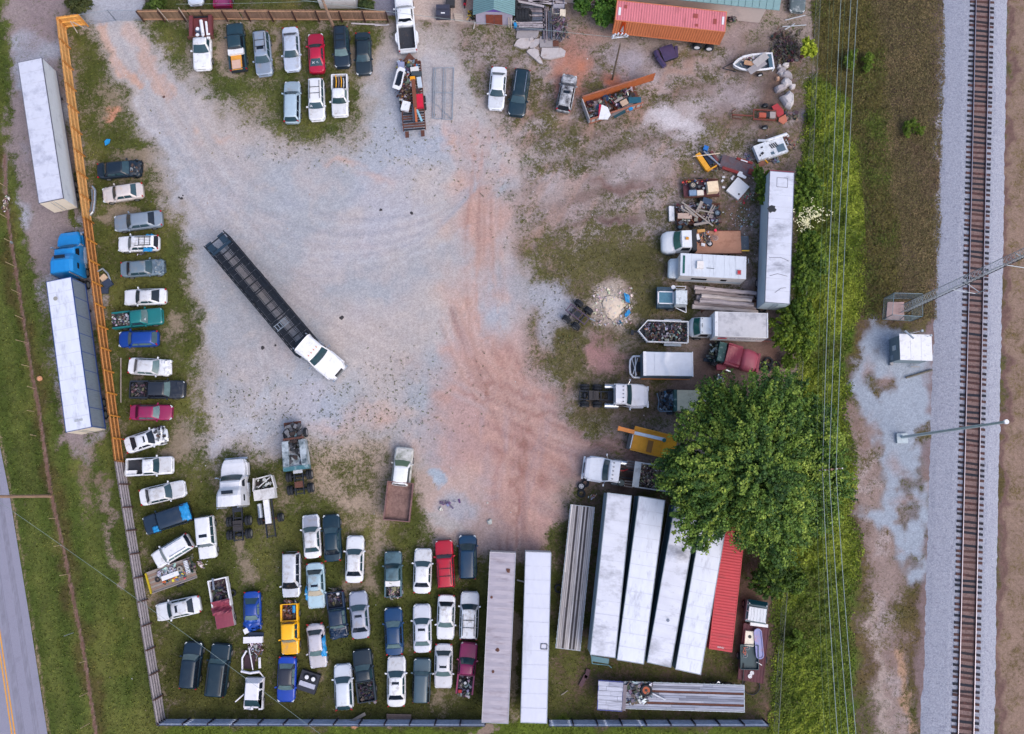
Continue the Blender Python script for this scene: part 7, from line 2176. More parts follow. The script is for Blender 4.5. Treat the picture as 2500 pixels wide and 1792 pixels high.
plate('red_strip',[(1463,254),(1469,256),(1465,288),(1461,288)],1.25,.1,pm('crimson',(200,24,70),rough=.5),'crimson strip along the white board in the dumpster','strip')
zbox('teal_mattress',(1550,244),1.0,1.35,.65,.25,0.05,pm('teal_fabric',(20,84,106),rough=.8),'teal blue rolled cushion at the open dumpster end','cushion')
zbox('cardboard',(1524,250),1.1,.8,.6,.12,.5,flat((186,160,140)),'crumpled beige cardboard in the dumpster','cardboard')
board('plank',(1480,290),(1545,252),1.1,.3,.05,flat((110,100,100)),'long grey plank slanting through the dumpster','plank')
board('plank',(1500,250),(1520,238),1.3,.25,.05,flat((150,140,138)),'short grey plank at the back wall of the dumpster','plank')
zbox('blue_tub',(1540,264),.9,.4,.35,.25,.4,TARPB,'small blue tub at the dumpster opening','tub')
zbox('dark_teal_panel',(1512,276),.9,1.4,.45,.2,.5,pm('dkteal',(20,66,78),rough=.5),'dark teal panel along the dumpster side','panel')

# ---- boat on its trailer
bs,bb=P(1886,151,.8),P(1788,160,.8)
dv=bb-bs; ang=math.atan2(dv.y,dv.x); bl_=dv.length
tbt=thing('boat','white open motor boat with debris in it, pointing left, top right','boat',tuple((bs+bb)/2)[:2]+(0,),ang)
def hullring(f,k,z):
    out=[]
    return out
sec=[(-.5,.95),(-.3,1.02),(0,1.02),(.2,.9),(.35,.62),(.45,.30),(.5,.03)]
m=MB()
out_=[(x*bl_,y) for x,y in sec]; P_out=out_+[(x,-y) for x,y in reversed(out_)]
in_=[(x*bl_*.93,y*.80) for x,y in sec]; P_in=in_+[(x,-y) for x,y in reversed(in_)]
m.rings([[(x*.92,y*.7,.45) for x,y in P_out],[(x,y,1.05) for x,y in P_out],[(x,y,1.1) for x,y in P_out],[(x,y,1.12) for x,y in P_in],[(x*.97,y*.92,.6) for x,y in P_in]])
m.build('hull',WHITEP,tbt)
MB().prism([(x*.96,y*.9) for x,y in P_in][::-1],.61,.64).build('deck',flat((96,112,130),grime=(170,160,150),gamt=.4),tbt)
MB().box(-bl_/2+.35,0,1.0,.4,1.5,.14).build('stern_seat',flat((70,100,120)),tbt)
MB().box(-bl_/2+.05,0,.5,.12,1.9,.65).build('transom',WHITEP,tbt)
MB().box(-.4,.0,.4,bl_*.6,1.2,.1).path([(bl_/2-.4,.6,.45),(bl_/2+1.0,.0,.4),(bl_/2-.4,-.6,.45)],.05,5).build('trailer_frame',DARKMETAL,tbt)
for s in (-1,1):wheel(tbt,-bl_/2+1.4,s*1.12,.32,.2,s,rimm=WHITEP)
board('plank',(1828,176),(1868,150),1.25,.75,.04,flat((150,146,152)),'wide grey plank lying across the white boat','plank')
board('plank',(1842,158),(1872,134),1.3,.8,.04,flat((172,168,170)),'second wide plank stacked in the white boat','plank')
board('plywood',(1817,152),(1842,157),1.2,.5,.04,flat((180,140,110)),'brown plywood piece near the boat bow','plywood')
scrap('debris',P(1822,158),.2,1.8,1.0,.7,60,[(150,140,140),(200,196,196),(110,90,80)],'loose debris in the boat bow',seed=66,hz=.3)

# purple truck front
t=thing('truck_cab_front','dark purple bonnet and front clip dumped below the red container','bonnet',tuple(P(1626,142)),.35)
PUR=pm('purple_paint',(66,58,96),rough=.4,var=.15,grime=(96,86,130),gamt=.3)
m=MB().grid(lambda u,v:((u-.5)*1.5+.2,(v-.5)*1.7+.2,.75+.05*math.sin(u*3)-.25*max(0,v-.8)),6,6); m.build('bonnet',PUR,t)
MB().box(.3,.2,.2,1.4,1.5,.5).build('engine_bay',BLACK,t)
MB().path([(-.95,.9,.5),(-1.0,.1,.55),(-.7,-1.1,.5)],.32,7).build('fender',PUR,t)
MB().box(1.15,.1,.3,.35,1.2,.35,rz=-.3).build('side_panel',PUR,t)
scrap('bicycle_heap',P(1786,48),0,1.0,.9,.1,50,PALB,'dark tangle of old bicycles at the end of the red container',seed=67,hz=.8,size=(.2,.7),flatn=.1)
for a,b,lb in [((1917,49),(1966,37),'pale pole lying on weeds at the top right'),((1910,65),(1968,61),'grey frame rail lying at the top right'),((1916,72),(1940,58),'thin pale strip beside the grey rail')]:
    stick('loose_pole',a,.2,b,.2,.06,flat((180,186,196)),lb)
scrap('brush_heap',P(1916,120),0,3.0,4.0,.0,420,[(80,66,64),(60,50,52),(100,88,84)],'dark heap of dead brush behind the boat',seed=68,hz=.7,size=(.2,.8),flatn=.05)

# boulders and slabs
def rock(px,r,label,seed,c=(172,168,176),h=.6,sx=1.0,rz=0.0,name='boulder'):
    r *= .82; rr_=random.Random(seed); p=P(px[0],px[1],h*.5); m=MB(); n=9; rings=[]
    base=[rr_.uniform(.65,1.15) for _ in range(n)]
    for k,(kk,z) in enumerate(((1.0,-.1),(1.05,h*.3),(.92,h*.7),(.6,h*.95))):
        rings.append([(r*kk*base[i]*math.cos(i*2*math.pi/n)*sx,r*kk*base[i]*math.sin(i*2*math.pi/n),z+rr_.uniform(-.05,.05)) for i in range(n)])
    o=m.rings(rings).build(name,pm('rock',c,rough=.9,var=.2,scale=4,grime=(120,110,112),gamt=.35,bump=.5,bscale=8)); o.location=(p.x,p.y,0); o.rotation_euler=(0,0,rz)
    return tag(o,label,'rock')
for i,(px,r_,lb,sx) in enumerate([((1903,163),.35,'small rock at the stern of the boat',1),((1909,172),.5,'flat rock below the boat stern',1.3),((1919,158),.5,'long rock beside the dark brush',.7),((1908,181),.35,'smaller grey rock in the chain of rocks',1),((1922,182),.65,'blocky grey rock in the chain, upper middle',1.2),
        ((1899,192),.3,'tan rock left of the chain',1),((1922,200),.75,'large pale slab like rock in the chain',1),((1905,215),.85,'dark flat slab rock left of the large boulder',.7),((1936,211),.4,'rock wedged right of the pale slab',1),((1925,243),1.15,'large pale boulder at the lower end of the chain',.9)]):
    rock(px,r_,lb,80+i,((190,186,190),(164,158,164),(206,200,202))[i % 3] if i != 5 else (200,160,136),.3+r_*.5,sx,i*.7)
SLAB=[pm('concrete_slab',c,rough=.9,var=.12,scale=3,grime=g,gamt=.3,bump=.3,bscale=12) for c,g in (((150,146,152),(120,120,128)),((186,180,184),(150,130,120)),((176,172,178),(170,130,116)))]
def px7(pts):return [(1200+a/7.56,b/7.56) for a,b in pts]
for pts,k,lb,th in [([(490,480),(560,450),(800,520),(880,540),(860,650),(820,700),(520,710),(455,700),(470,560)],0,'large dark grey concrete slab below the lumber',.18),([(470,740),(530,705),(690,700),(745,745),(700,850),(650,885),(550,890),(415,835)],1,'pale broken slab, left one of the lower four',.2),
        ([(700,800),(800,720),(890,710),(880,800),(790,880),(710,880)],2,'small dark slab piece wedged between two pale slabs',.12),([(900,670),(1130,680),(1240,740),(1240,865),(900,870),(880,760)],0,'square grey slab with a rust stain',.16),
        ([(650,950),(690,905),(800,890),(870,930),(885,1020),(820,1100),(690,990)],1,'pale slab with a jagged tip, lower left',.2),([(885,1030),(950,1175),(880,1160),(822,1105)],1,'broken triangular tip of the lower left slab',.2),
        ([(930,880),(1280,880),(1370,940),(1350,1030),(1080,1085),(950,1070),(905,1030),(925,930)],1,'largest pale slab pointing right',.22),([(700,700),(750,685),(778,715),(760,750),(710,750)],1,'small round white stone on the slabs',.3)]:
    plate('concrete_slab',px7(pts),th,th+.05,SLAB[k],lb,'slab')
zbox('rusty_plate',(1357,106),.16,.65,.7,.04,0,RUST,'rusty square plate on the grey slab','plate')
# lumber stacks
LUM=[pm('old_lumber',c,rough=.9,var=.3,scale=3,grime=(60,54,60),gamt=.45,gscale=2) for c in ((136,128,138),(106,100,112),(166,160,170),(84,92,110))]
r=random.Random(31)
t=thing('lumber_stack','stack of dark weathered planks lying left to right by the big tyres','lumber',tuple(P(1294,38)))
for lay in range(3):
    for i in range(15):
        y=1.9-i*.27+r.uniform(-.04,.04)
        MB().box(r.uniform(-.15,.15),y,.05+lay*.16,r.uniform(2.6,3.5),r.uniform(.14,.24),.07,rz=r.uniform(-.05,.05)).build('plank',LUM[r.randrange(4)],t)
t=thing('lumber_stack','stack of dark wet planks lying top to bottom beside the first','lumber',tuple(P(1352,62)))
for lay in range(3):
    for i in range(9):
        MB().box(-1.15+i*.28+r.uniform(-.04,.04),r.uniform(-.3,.3),.05+lay*.16,r.uniform(.12,.22),r.uniform(3.0,4.2),.07,rz=r.uniform(-.07,.07)).build('plank',LUM[r.choice([0,1,3,3])],t)
scrap('branches',P(1368,68),0,1.6,3.4,.4,150,[(96,86,92),(130,124,134),(60,56,66)],'loose branches on the right plank stack',seed=33,hz=.25,size=(.3,1.0),flatn=.05)
for a,b,lb in [((1262,3),(1328,16),'long pale board at the very top by the shed'),((1290,2),(1352,10),'second long board at the very top'),((1340,3),(1384,8),'short grey board at the top right of the lumber'),((1300,5),(1356,5),'thin grey board among the top boards')]:
    board('long_board',a,b,.8,.22,.06,flat((176,172,184)),lb,'board')
# big tyres
for i,(px,lb) in enumerate([((1263,36),'leftmost big tyre standing by the shed wall'),((1270,36),'second big tyre in the standing row'),((1277,35),'third big tyre in the standing row'),((1284,35),'fourth big tyre in the standing row'),((1292,35),'rightmost big tyre of the row, its hole facing the camera'),((1264,16),'lone big tyre standing higher up by the shed')]):
    p=P(px[0],px[1],.75)
    one(MB().tyre((p.x,p.y,.72),(1,.05,.12 if i<4 else .55),.68,.34,20,.55),'big_tyre',RUBBER,lb,'tyre','big tyres by the shed')
# grey cages and cream board
t=thing('wire_cage','pale rectangular crate frame at the right of the lumber','crate',tuple(P(1363,14)))
MB().box(0,0,.2,1.25,1.1,.1).box(0,.5,.2,1.2,.05,.9).box(0,-.5,.2,1.2,.05,.9).box(.6,0,.2,.05,1.0,.9).box(-.6,0,.2,.05,1.0,.9).build('frame',flat((186,186,204)),t)
t=thing('wooden_crate','small open wooden crate with two cups in it','crate',tuple(P(1357,30)))
MB().box(0,0,.1,.85,.9,.06).build('base',flat((150,126,90)),t)
for s in (-1,1):MB().box(s*.42,0,.1,.04,.9,.4).build('side',flat((206,204,200)),t); MB().box(0,s*.44,.1,.84,.04,.4).build('end_panel',flat((206,204,200)),t)
zbox('cream_board',(1374,31),.6,.62,.85,.05,-.05,flat((232,222,206)),'cream square board leaning by the small crate','board')
zbox('blue_bucket',(1258,59),.1,.3,.45,.5,.2,TARPB,'bright blue bag at the shed corner','bag')
scrap('litter_heap',P(1264,55),0,1.0,.6,.05,26,[(226,226,230),(190,190,196)],'white rags beside the blue bag at the shed',seed=36,hz=.3,size=(.1,.3))
# driveway things left of shed
t=thing('grill','dark smoker grill with a white handle on the concrete drive','grill',tuple(P(1083,36)))
MB().box(0,0,0,1.6,1.3,.9,taper=.94).build('body',pm('grill_black',(58,60,78),rough=.5),t)
MB().box(0,.35,.9,1.5,.5,.15).build('lid',pm('grill_black',(58,60,78),rough=.5),t); MB().box(.0,-.35,.92,.45,.12,.05).build('handle',WHITEP,t)
zbox('black_cart',(1099,5),.1,1.0,.8,.5,0,flat((50,52,60)),'black cart at the very top of the concrete drive','cart')
for i,yy in enumerate((37,42,47,52)):
    board('short_board',(1108+i,yy-3),(1130,yy),.12+i*.02,.2,.05,flat((190,176,166)),['top','second','third','bottom'][i]+' short pale board in the small pile on the drive','board')
t=thing('motor_scooter','red and dark scooter standing on the concrete drive','scooter',tuple(P(1136,7)),1.5)
MB().box(0,0,.3,1.1,.3,.4,taper=.8).box(.4,0,.6,.3,.5,.2).build('body',pm('scooter_red',(206,30,60),rough=.4),t); MB().box(-.2,0,.72,.5,.25,.1).build('seat',BLACK,t)
for x in (-.55,.6):MB().tyre((x,0,.25),(0,1,0),.25,.12,12).build('wheel',RUBBER,t)
MB().path([(.45,-.3,.95),(.45,.3,.95)],.03,5).build('handlebar',BLACK,t)
scrap('cart_heap',P(1152,38),0,.9,1.2,.05,50,[(40,44,52),(60,62,70),(220,180,60),(30,32,40)],'dark mower with a yellow part beside the shed',seed=37,hz=.6,size=(.15,.5))
tag(MB().cyl(P(1156,70),P(1160,54,.8),.06,6).build('white_post',flat((200,196,196))),'white slanted post left of the shed','post')

# ---- rusted implement etc in the north-east
c,ang,Li=span((1786,278),(1893,284),.5)
t=thing('farm_implement','rusty red farm machine frame with two tyres','implement',(c.x,c.y,0),ang)
RR=pm('red_rust',(120,62,52),rough=.7,var=.25,grime=(90,56,52),gamt=.4)
MB().box(-1.2,.5,.5,2.5,.12,.15).box(-1.2,-.6,.5,2.5,.12,.15).box(-2.4,0,.5,.12,1.2,.15).box(0,0,.5,.1,1.2,.12).box(1.2,.1,.45,2.2,.12,.12).build('frame',RR,t)
MB().box(-.9,.1,.6,.75,.5,.3).build('red_box',pm('redd',(176,84,64),rough=.5),t); MB().box(-2.0,0,.6,.6,.7,.25).build('grey_box',flat((160,150,150)),t); MB().box(-1.5,0,.6,.4,.6,.25).build('gearbox',BLACK,t)
MB().path([(1.2,.5,.4),(2.2,.4,.3),(2.3,-.4,.3),(1.9,-.7,.3)],.06,5).build('drawbar',RUST,t)
for s,x in ((-1,-1.3),(1,-1.3)):wheel(t,x,s*1.25,.34,.28,s,rimm=flat((170,180,190)))
plate('red_sheet',[(1884,260),(1898,252),(1912,268),(1914,278),(1900,286)],.45,.12,pm('brick_red',(168,48,56),rough=.6),'red sheet panel at the right of the farm machine','panel')
plate('rusty_sheet',[(1902,288),(1918,279),(1922,296),(1912,303),(1901,296)],.35,.1,pm('salmon_rust',(186,110,88),rough=.8),'salmon coloured rusty sheet beside the red panel','sheet')
scrap('scrap_heap',P(1930,285),0,1.5,1.0,.0,40,PALB,'dark bits at the fence right of the farm machine',seed=71,hz=.3)
# smashed white jeep body
c,ang,Lq=span((1845,374),(1936,343),.8)
t=thing('wrecked_jeep','stripped white jeep body with holes, lying at the fence','wreck',(c.x,c.y,0),ang)
WJ=pm('white_jeep',(216,222,232),rough=.4,grime=(60,70,86),gamt=.3,gscale=2.2)
h=Lq/2
MB().box(h-.75,.05,.3,1.45,1.7,.65,ry=.05).build('bonnet',WJ,t)
MB().box(h-.6,.3,.97,.32,.25,.02,rz=.4).box(h-.3,.45,.97,.14,.2,.02).box(h-.8,-.35,.97,.25,.14,.02).build('hole',BLACK,t)
MB().box(-.1,.1,.3,2.3,1.75,.5).build('body',WJ,t)
for i in range(4):MB().box(.35-i*.22,-.15,.82,.10,.55,.05,rz=.3).build('louvre',BLACK,t)
MB().box(-.6,.35,.82,.9,.8,.03).box(.45,.6,.82,.4,.3,.02).build('dark_opening',flat((80,104,124)),t)
MB().path([(h-.9,-1.35,.5),(h-1.6,-.95,.8),(-h+.4,-.9,.9)],.16,7).path([(0,-.5,.9),(.6,-1.0,.85)],.08,5).build('fender',WJ,t)
m=MB(); r=random.Random(2)
for _ in range(30):
    g=r.uniform(.15,.5); m.col=lin(r.choice([(150,60,60),(200,200,206),(60,50,56),(110,80,70)])); m.box(-h+r.uniform(.0,.8),r.uniform(-.9,.9),r.uniform(.3,.8),g,g*.3,.08,rz=r.uniform(0,3),rx=r.uniform(-.6,.6))
m.build('torn_metal',SCRAPM,t)
MB().path([(h+.2,1.4,.3),(h-.9,1.5,.6)],.05,5).box(h-.3,1.2,.3,.8,.5,.1,rz=.4).build('side_frame',flat((130,84,70)),t)
stick('yellow_pipe',(1868,391),.3,(1875,398),.3,.08,YP,'short yellow pipe under the white jeep body','pipe')
for i,(px,lb) in enumerate([((1827,384),'grey rag ball left of the white jeep body'),((1892,392),'grey rag ball below the white jeep body')]):
    scrap('rag_heap',P(*px),0,.8,.7,.0,26,[(96,108,128),(120,130,146),(80,84,100)],lb,seed=90+i,hz=.3,size=(.1,.35))
# yellow forks and tools
t=thing('yellow_attachment','yellow steel blade with blue and chrome rods, right side','attachment',tuple(P(1724,392)),math.radians(-58))
YS=pm('yellow_steel',(226,160,40),rough=.5,var=.1)
MB().box(0,-.55,.1,2.1,.55,.4).box(1.15,-.1,.1,.14,1.2,.35).build('blade',YS,t)
MB().box(-.1,.3,.05,1.6,.7,.2).build('tray',pm('navy_tray',(20,40,70),rough=.5),t)
MB().box(.1,.95,.05,1.3,.3,.2).build('red_side',flat((110,60,64)),t)
MB().cyl((-.9,.15,.5),(1.35,.75,.5),.09,8).cyl((-.7,.45,.45),(1.0,.7,.45),.05,6).build('chrome_rod',CHROME,t)
MB().box(-1.1,.6,.15,.5,.5,.35,rz=.6).build('blue_part',pm('bluepart',(30,110,190),rough=.5),t)
stick('white_pole',(1692,382),.5,(1757,374),.6,.05,flat((224,206,184)),'thin cream pole crossing the yellow blade')
scrap('parts_heap',P(1744,412),0,.9,.8,.0,30,PALB,'dark wheel hub heap below the yellow blade',seed=93,hz=.3)
# rusty trailer platform
t=thing('rusty_platform','dark rusty steel platform tipped among weeds right of the yellow blade','platform',tuple(P(1797,408)),-.33)
DR=pm('dark_rust_deck',(92,82,92),rough=.8,var=.25,scale=4,grime=(110,60,56),gamt=.4)
MB().box(0,0,.3,3.6,1.5,.12).build('deck',DR,t)
MB().box(.6,.75,.35,1.8,.25,.2).box(-.5,-.75,.35,1.9,.3,.2).box(1.6,-.2,.35,.5,.6,.2).prism([(1.8,.6),(2.4,.2),(1.8,-.5)][::-1],.3,.4).build('red_rail',pm('maroon_rust',(134,44,44),rough=.7,var=.2),t)
MB().box(.55,.68,.56,.75,.12,.05).build('white_label',WHITEP,t)
plate('white_bracket',[(1801,424),(1806,418),(1813,420),(1813,425),(1823,432),(1820,436),(1800,428)],.6,.12,WHITEP,'white bent bracket below the rusty platform','bracket')
for i,px in enumerate([(1767,432),(1790,431),(1787,436),(1767,457),(1764,441)]):
    zbox('white_scrap',px,0,.3,.2,.1,i,WHITEP,['leftmost white scrap in the litter by the square panel','upper white scrap touching the dark platform','white scrap above the square panel corner','small white scrap left of the square panel','faint white scrap between the two trailers'][i],'scrap')
# white square panel
plate('square_panel',[(1801.5,431.7),(1830,456),(1803,487.7),(1773,465)],.35,.3,flat((232,234,240),rough=.4,var=.04),'clean white square panel lying tilted as a diamond on the ground','panel')
one(MB().disc((P(1804,474,.36).x,P(1804,474,.36).y,.36),(0,0,1),.11,.03,10),'panel_hole',BLACK,'round black hole near the corner of the white square panel','hole')
scrap('litter_heap',P(1822,484),.5,1.9,1.0,.0,60,[(206,60,70),(206,206,212),(90,90,96),(110,160,140)],'colourful litter beside the white square panel',seed=95,hz=.12,size=(.08,.25))
scrap('litter_heap',P(1800,540),.5,3.5,3.0,.0,60,[(206,206,212),(190,190,196),(160,180,190)],'white litter strewn left of the long white trailer',seed=96,hz=.06,size=(.06,.22))
# flat trailer with tyre and cabinet
c,ang,Lz=span((1669,461),(1755,458),.7)
t=thing('utility_trailer','small maroon trailer with a big tyre, boxes and cream cabinet','trailer',(c.x,c.y,0),ang)
MB().box(0,0,.5,Lz,1.9,.08).build('deck',pm('maroon_deck',(92,50,60),rough=.8,var=.2,grime=(60,44,50),gamt=.4),t)
for s in (-1,1):MB().box(0,s*.95,.5,Lz,.07,.3).build('side_rail',RUST,t); wheel(t,0,s*1.1,.33,.2,s)
zbox('cream_cabinet',(1741,455),.6,1.15,1.15,.8,.1,flat((236,214,184),grime=(214,150,90),gamt=.2),'cream cabinet box on the right end of the small trailer','cabinet')
tyre_on((1692,453),.9,'big tyre with a pale hub on the small maroon trailer',.45,.34,flat((170,160,150)))
tyre_on((1707,456),.7,'smaller tyre right of the big one on the small trailer',.25,.2,flat((100,104,116)))
tyre_on((1718,460),.7,'small wheel with a white hub on the small trailer',.22,.15,WHITEP)
zbox('blue_case',(1692,470),.6,.75,.6,.4,.05,flat((120,146,178)),'light blue case on the left of the small trailer','case')
zbox('cream_box',(1710,470),.6,.7,.55,.35,.05,flat((226,216,206)),'cream box beside the light blue case','box')
scrap('clutter',P(1700,448,.6),0,3.0,.8,.6,40,PALC,'small clutter behind the big tyre on the small trailer',seed=97,hz=.2,size=(.1,.35))
zbox('white_locker',(1640,521),.0,.55,1.65,.35,0,WHITEP,'upright white locker lying left of the timber heap','locker')
# junk pile trailer
c,ang,Lz=span((1652,525),(1760,520),.6)
t=thing('utility_trailer','low rusty trailer buried under broken timber and scrap','trailer',(c.x,c.y,0),ang)
MB().box(0,0,.4,Lz,2.1,.08).build('deck',RUST,t)
for s in (-1,1):MB().box(0,s*1.05,.4,Lz,.08,.3).build('side_rail',RUST,t); wheel(t,.2,s*1.2,.33,.2,s)
scrap('scrap_heap',Vector((c.x,c.y,0)),ang,Lz*.95,2.2,.5,170,PALM+PALB+PALR,'dark scrap heap under the crossed planks',seed=98,hz=.6,size=(.2,.8))
for a,b,w,lb in [((1664,493),(1741,552),.16,'longest plank crossing the heap diagonally'),((1672,505),(1704,532),.2,'pale plank left in the heap'),((1662,508),(1700,530),.12,'thin grey plank at the left of the heap'),((1714,492),(1702,518),.35,'wide grey board standing up in the heap'),((1700,512),(1756,523),.14,'grey plank across to the tyre'),((1741,500),(1722,536),.12,'pale metal rail at the right of the heap'),((1746,502),(1728,536),.1,'second thin pale rail at the right of the heap'),((1694,549),(1730,543),.25,'plank along the lower edge of the heap')]:
    board('plank',a,b,1.15,w,.06,WOOD,lb,'plank',z2=1.0)
zbox('plywood',(1672,527),.95,1.5,.6,.06,-.02,flat((182,160,150)),'beige plywood piece at the left of the timber heap','plywood')
zbox('steel_panel',(1727,491),.9,1.0,.65,.06,-.35,flat((52,72,100)),'dark blue steel panel at the top of the timber heap','panel')
tyre_on((1751,520),.9,'tyre with a grey hub at the right end of the timber heap',.40,.24,flat((120,140,160)))
tyre_on((1660,554),.1,'bluish wheel on the ground left under the heap',.35,.22,flat((90,130,160)))
tyre_on((1688,550),.1,'dark tyre on the ground under the heap',.35,.22)
# load of the rusty flatbed
bicycle(P(1738,585,1.3),.4,'grey bicycle lying on the rusty flatbed truck',1.25,(110,100,100),.9)
tyre_on((1733,595),1.2,'white spoked wheel on the rusty flatbed truck',.32,.1,WHITEP)
scrap('clutter',P(1715,580,1.2),0,1.6,1.5,1.15,60,PALB+[(60,90,130),(200,206,214),(190,140,90)],'dark clutter behind the cab of the rusty flatbed',seed=101,hz=.3,size=(.12,.45))
zbox('orange_bag',(1712,563),1.2,.8,.3,.2,.1,flat((200,150,90)),'tan bag at the edge of the rusty flatbed','bag')
zbox('pink_bag',(1747,562),1.2,.25,.25,.2,.6,pm('hot_pink',(236,40,90),rough=.5),'small hot pink bag on the rusty flatbed','bag')
zbox('white_box',(1704,578),1.15,.3,.6,.3,.2,WHITEP,'white box right behind the flatbed truck cab','box')
zbox('white_box',(1717,597),1.15,.4,.3,.25,-.2,WHITEP,'small white box near the lower edge of the rusty flatbed','box')
# bogie
t=thing('dolly','dark twin axle dolly with eight tyres and a pink frame beside the sand pile','dolly',tuple(P(1409,771)),math.radians(-38))
BF=pm('mauve_frame',(84,68,90),rough=.6,var=.2)
m=MB()
for s in (-1,1):m.box(0,s*.42,.7,2.6,.10,.14)
for x in (-1.2,-.3,.3,1.2):m.box(x,0,.7,.1,.9,.12)
m.build('frame',BF,t)
for x in (-.62,.62):
    for s in (-1,1):
        for q in (.0,.28):wheel(t,x,s*(1.22-q),.48,.26,s)
    MB().cyl((x,-1.0,.5),(x,1.0,.5),.10,8).build('axle',DARKMETAL,t)
MB().box(0,0,.75,.6,.5,.1).build('centre_plate',DARKMETAL,t)
MB().cyl((1.25,.42,.8),(1.9,.55,.8),.06,6).build('hitch',GALV,t)
# sand pile with tarp
def mound(name,px,r,h,mat,label,cat,seed=1,sx=1.0):
    rr_=random.Random(seed); c_=P(*px); m=MB(); rings=[]; n=22
    base=[1+.12*math.sin(i*.9)+rr_.uniform(-.06,.06) for i in range(n)]
    for k in range(8):
        f=k/7
        rings.append([(c_.x+r*sx*(1-f*.96)*base[i]**(1-f)*math.cos(i*2*math.pi/n),c_.y+r*(1-f*.96)*base[i]**(1-f)*math.sin(i*2*math.pi/n),-.05+h*math.sin(f*math.pi/2)+rr_.uniform(-.04,.04)) for i in range(n)])
    return tag(m.rings(rings).build(name,mat,smooth=True),label,cat)
mound('sand_pile',(1497,748),1.3,.22,pm('sand',(222,206,190),rough=.95,var=.10,scale=6,grime=(196,180,176),gamt=.4,bump=.6,bscale=6),'pale sand pile with blue plastic at its edge','sand pile',seed=4,sx=.95)
sheet('blue_tarp',[P(1523,714,.3),P(1536,720,.2),P(1539,740,.1),P(1528,738,.3)],.3,'crumpled blue plastic at the upper right of the sand pile','tarp',TARPB,.15,6,0,11)
sheet('blue_tarp',[P(1536,754,.1),P(1541,764,.1),P(1528,776,.1),P(1524,768,.1)],.3,'crumpled blue plastic at the lower right of the sand pile','tarp',TARPB,.12,5,0,12)
scrap('blue_rag',P(1515,788),0,.4,.3,0,8,[(60,110,150)],'small blue rag below the sand pile',seed=12,hz=.1)
# scrap trailer
t=thing('scrap_trailer','white railed trailer with pointed front full of dark scrap','trailer',tuple(P(1625,815)),math.radians(178))
tl,tw=4.2,2.25
pts=[(-tl/2,-tw/2),(tl/2,-tw/2),(tl/2+.95,0),(tl/2,tw/2),(-tl/2,tw/2)]
MB().prism(pts,.45,.55).build('floor',DARKMETAL,t)
m=MB()
for i in range(5):
    a,b=pts[i],pts[(i+1) % 5]; n_=5
    m.cyl((a[0],a[1],1.35),(b[0],b[1],1.35),.055,6); m.cyl((a[0],a[1],.95),(b[0],b[1],.95),.035,5)
    for k in range(n_):f=k/n_; m.cyl((lerp(a[0],b[0],f),lerp(a[1],b[1],f),.5),(lerp(a[0],b[0],f),lerp(a[1],b[1],f),1.35),.04,5)
m.build('railing',WHITEP,t)
MB().cyl((tl/2+.9,0,.45),(tl/2+1.6,0,.45),.07,6).box(tl/2+1.5,.1,.4,.3,.5,.3).build('tongue',DARKMETAL,t)
for i in (0,1):
    for s in (-1,1):wheel(t,-.2-i*.8,s*(tw/2+.14),.35,.2,s)
for s in (-1,1):MB().box(-.6,s*(tw/2+.16),.72,1.8,.28,.05).build('mudguard',GALV,t)
scrap('scrap_heap',P(1622,815),0,4.3,2.0,.55,420,PALM+PALB+PALM+PALR,'dense dark metal scrap in the white railed trailer',seed=111,hz=.8,size=(.1,.45),flatn=.4)
# smashed red truck
c,ang,Lv=span((1853,872),(1730,868),1.2)
t=thing('wrecked_truck','crushed dark red truck with exposed green engine beside the box truck','truck',(c.x,c.y,0),-.28)
RT=pm('dull_red',(142,50,70),rough=.45,var=.12,grime=(190,96,110),gamt=.4,gscale=1.0)
h=Lv/2
MB().grid(lambda u,v:(-.15-(u-.5)*1.5,(v-.5)*2.3,1.9+.06*math.sin(u*5+v*4)-.5*max(0,abs(v-.5)-.44)*8),6,8).build('cab_roof',RT,t)
MB().box(-.15,0,.7,1.5,2.25,1.1).build('cab',RT,t)
MB().rings([[(x,w,.6),(x,w*.95,z-.2),(x,w*.6,z),(x,-w*.6,z),(x,-w*.95,z-.2),(x,-w,.6)] for x,w,z in ((.65,1.0,1.7),(1.2,1.15,1.75),(1.9,1.1,1.6),(2.55,.95,1.35))]).build('hood',pm('pinkish_red',(164,76,96),rough=.5,var=.1),t,smooth=True)
MB().box(2.55,0,.7,.25,2.0,.7,rz=.1).build('grille_frame',RT,t)
GP=pm('green_panel',(34,84,84),rough=.5,var=.2,grime=(200,220,220),gamt=.3,gscale=3)
MB().box(-1.35,.05,.7,.75,2.0,.9,rz=.08).build('firewall',GP,t)
m=MB(); r=random.Random(8)
for _ in range(80):
    g=r.uniform(.12,.5); m.col=lin(r.choice([(28,34,42),(60,74,84),(130,150,160),(30,60,66),(90,96,80),(40,40,46)])); m.box(-h+r.uniform(.1,1.6),r.uniform(-1,1),r.uniform(.4,1.3),g,g*.5,g*.5,rz=r.uniform(0,3),rx=r.uniform(-.6,.6))
m.build('engine',SCRAPM,t)
MB().box(-.9,1.35*-1,.4,1.0,.6,.5,rz=.3).build('loose_door',RT,t)
MB().cyl((.2,-1.5,.4),(-.9,-1.35,.5),.12,6).build('chrome_step',CHROME,t)
wheel(t,-1.6,-1.2,.48,.3,-1); wheel(t,-1.6,1.1,.48,.3,1)
zbox('loose_panel',(1727,879),0,.75,.35,.1,-.15,flat((50,64,84)),'dark loose panel left of the crushed red truck','panel')  # a loose flat panel lying on the ground
for px,lb in [((1876,882),'upper dark tyre at the tree edge'),((1862,893),'lower left dark tyre at the tree edge'),((1893,893),'right dark tyre at the tree edge'),((1872,899),'half hidden dark tyre at the tree edge'),((1860,755),'tyre at the lower end of the long white trailer')]:
    tyre_on(px,.05,lb,.48,.3)
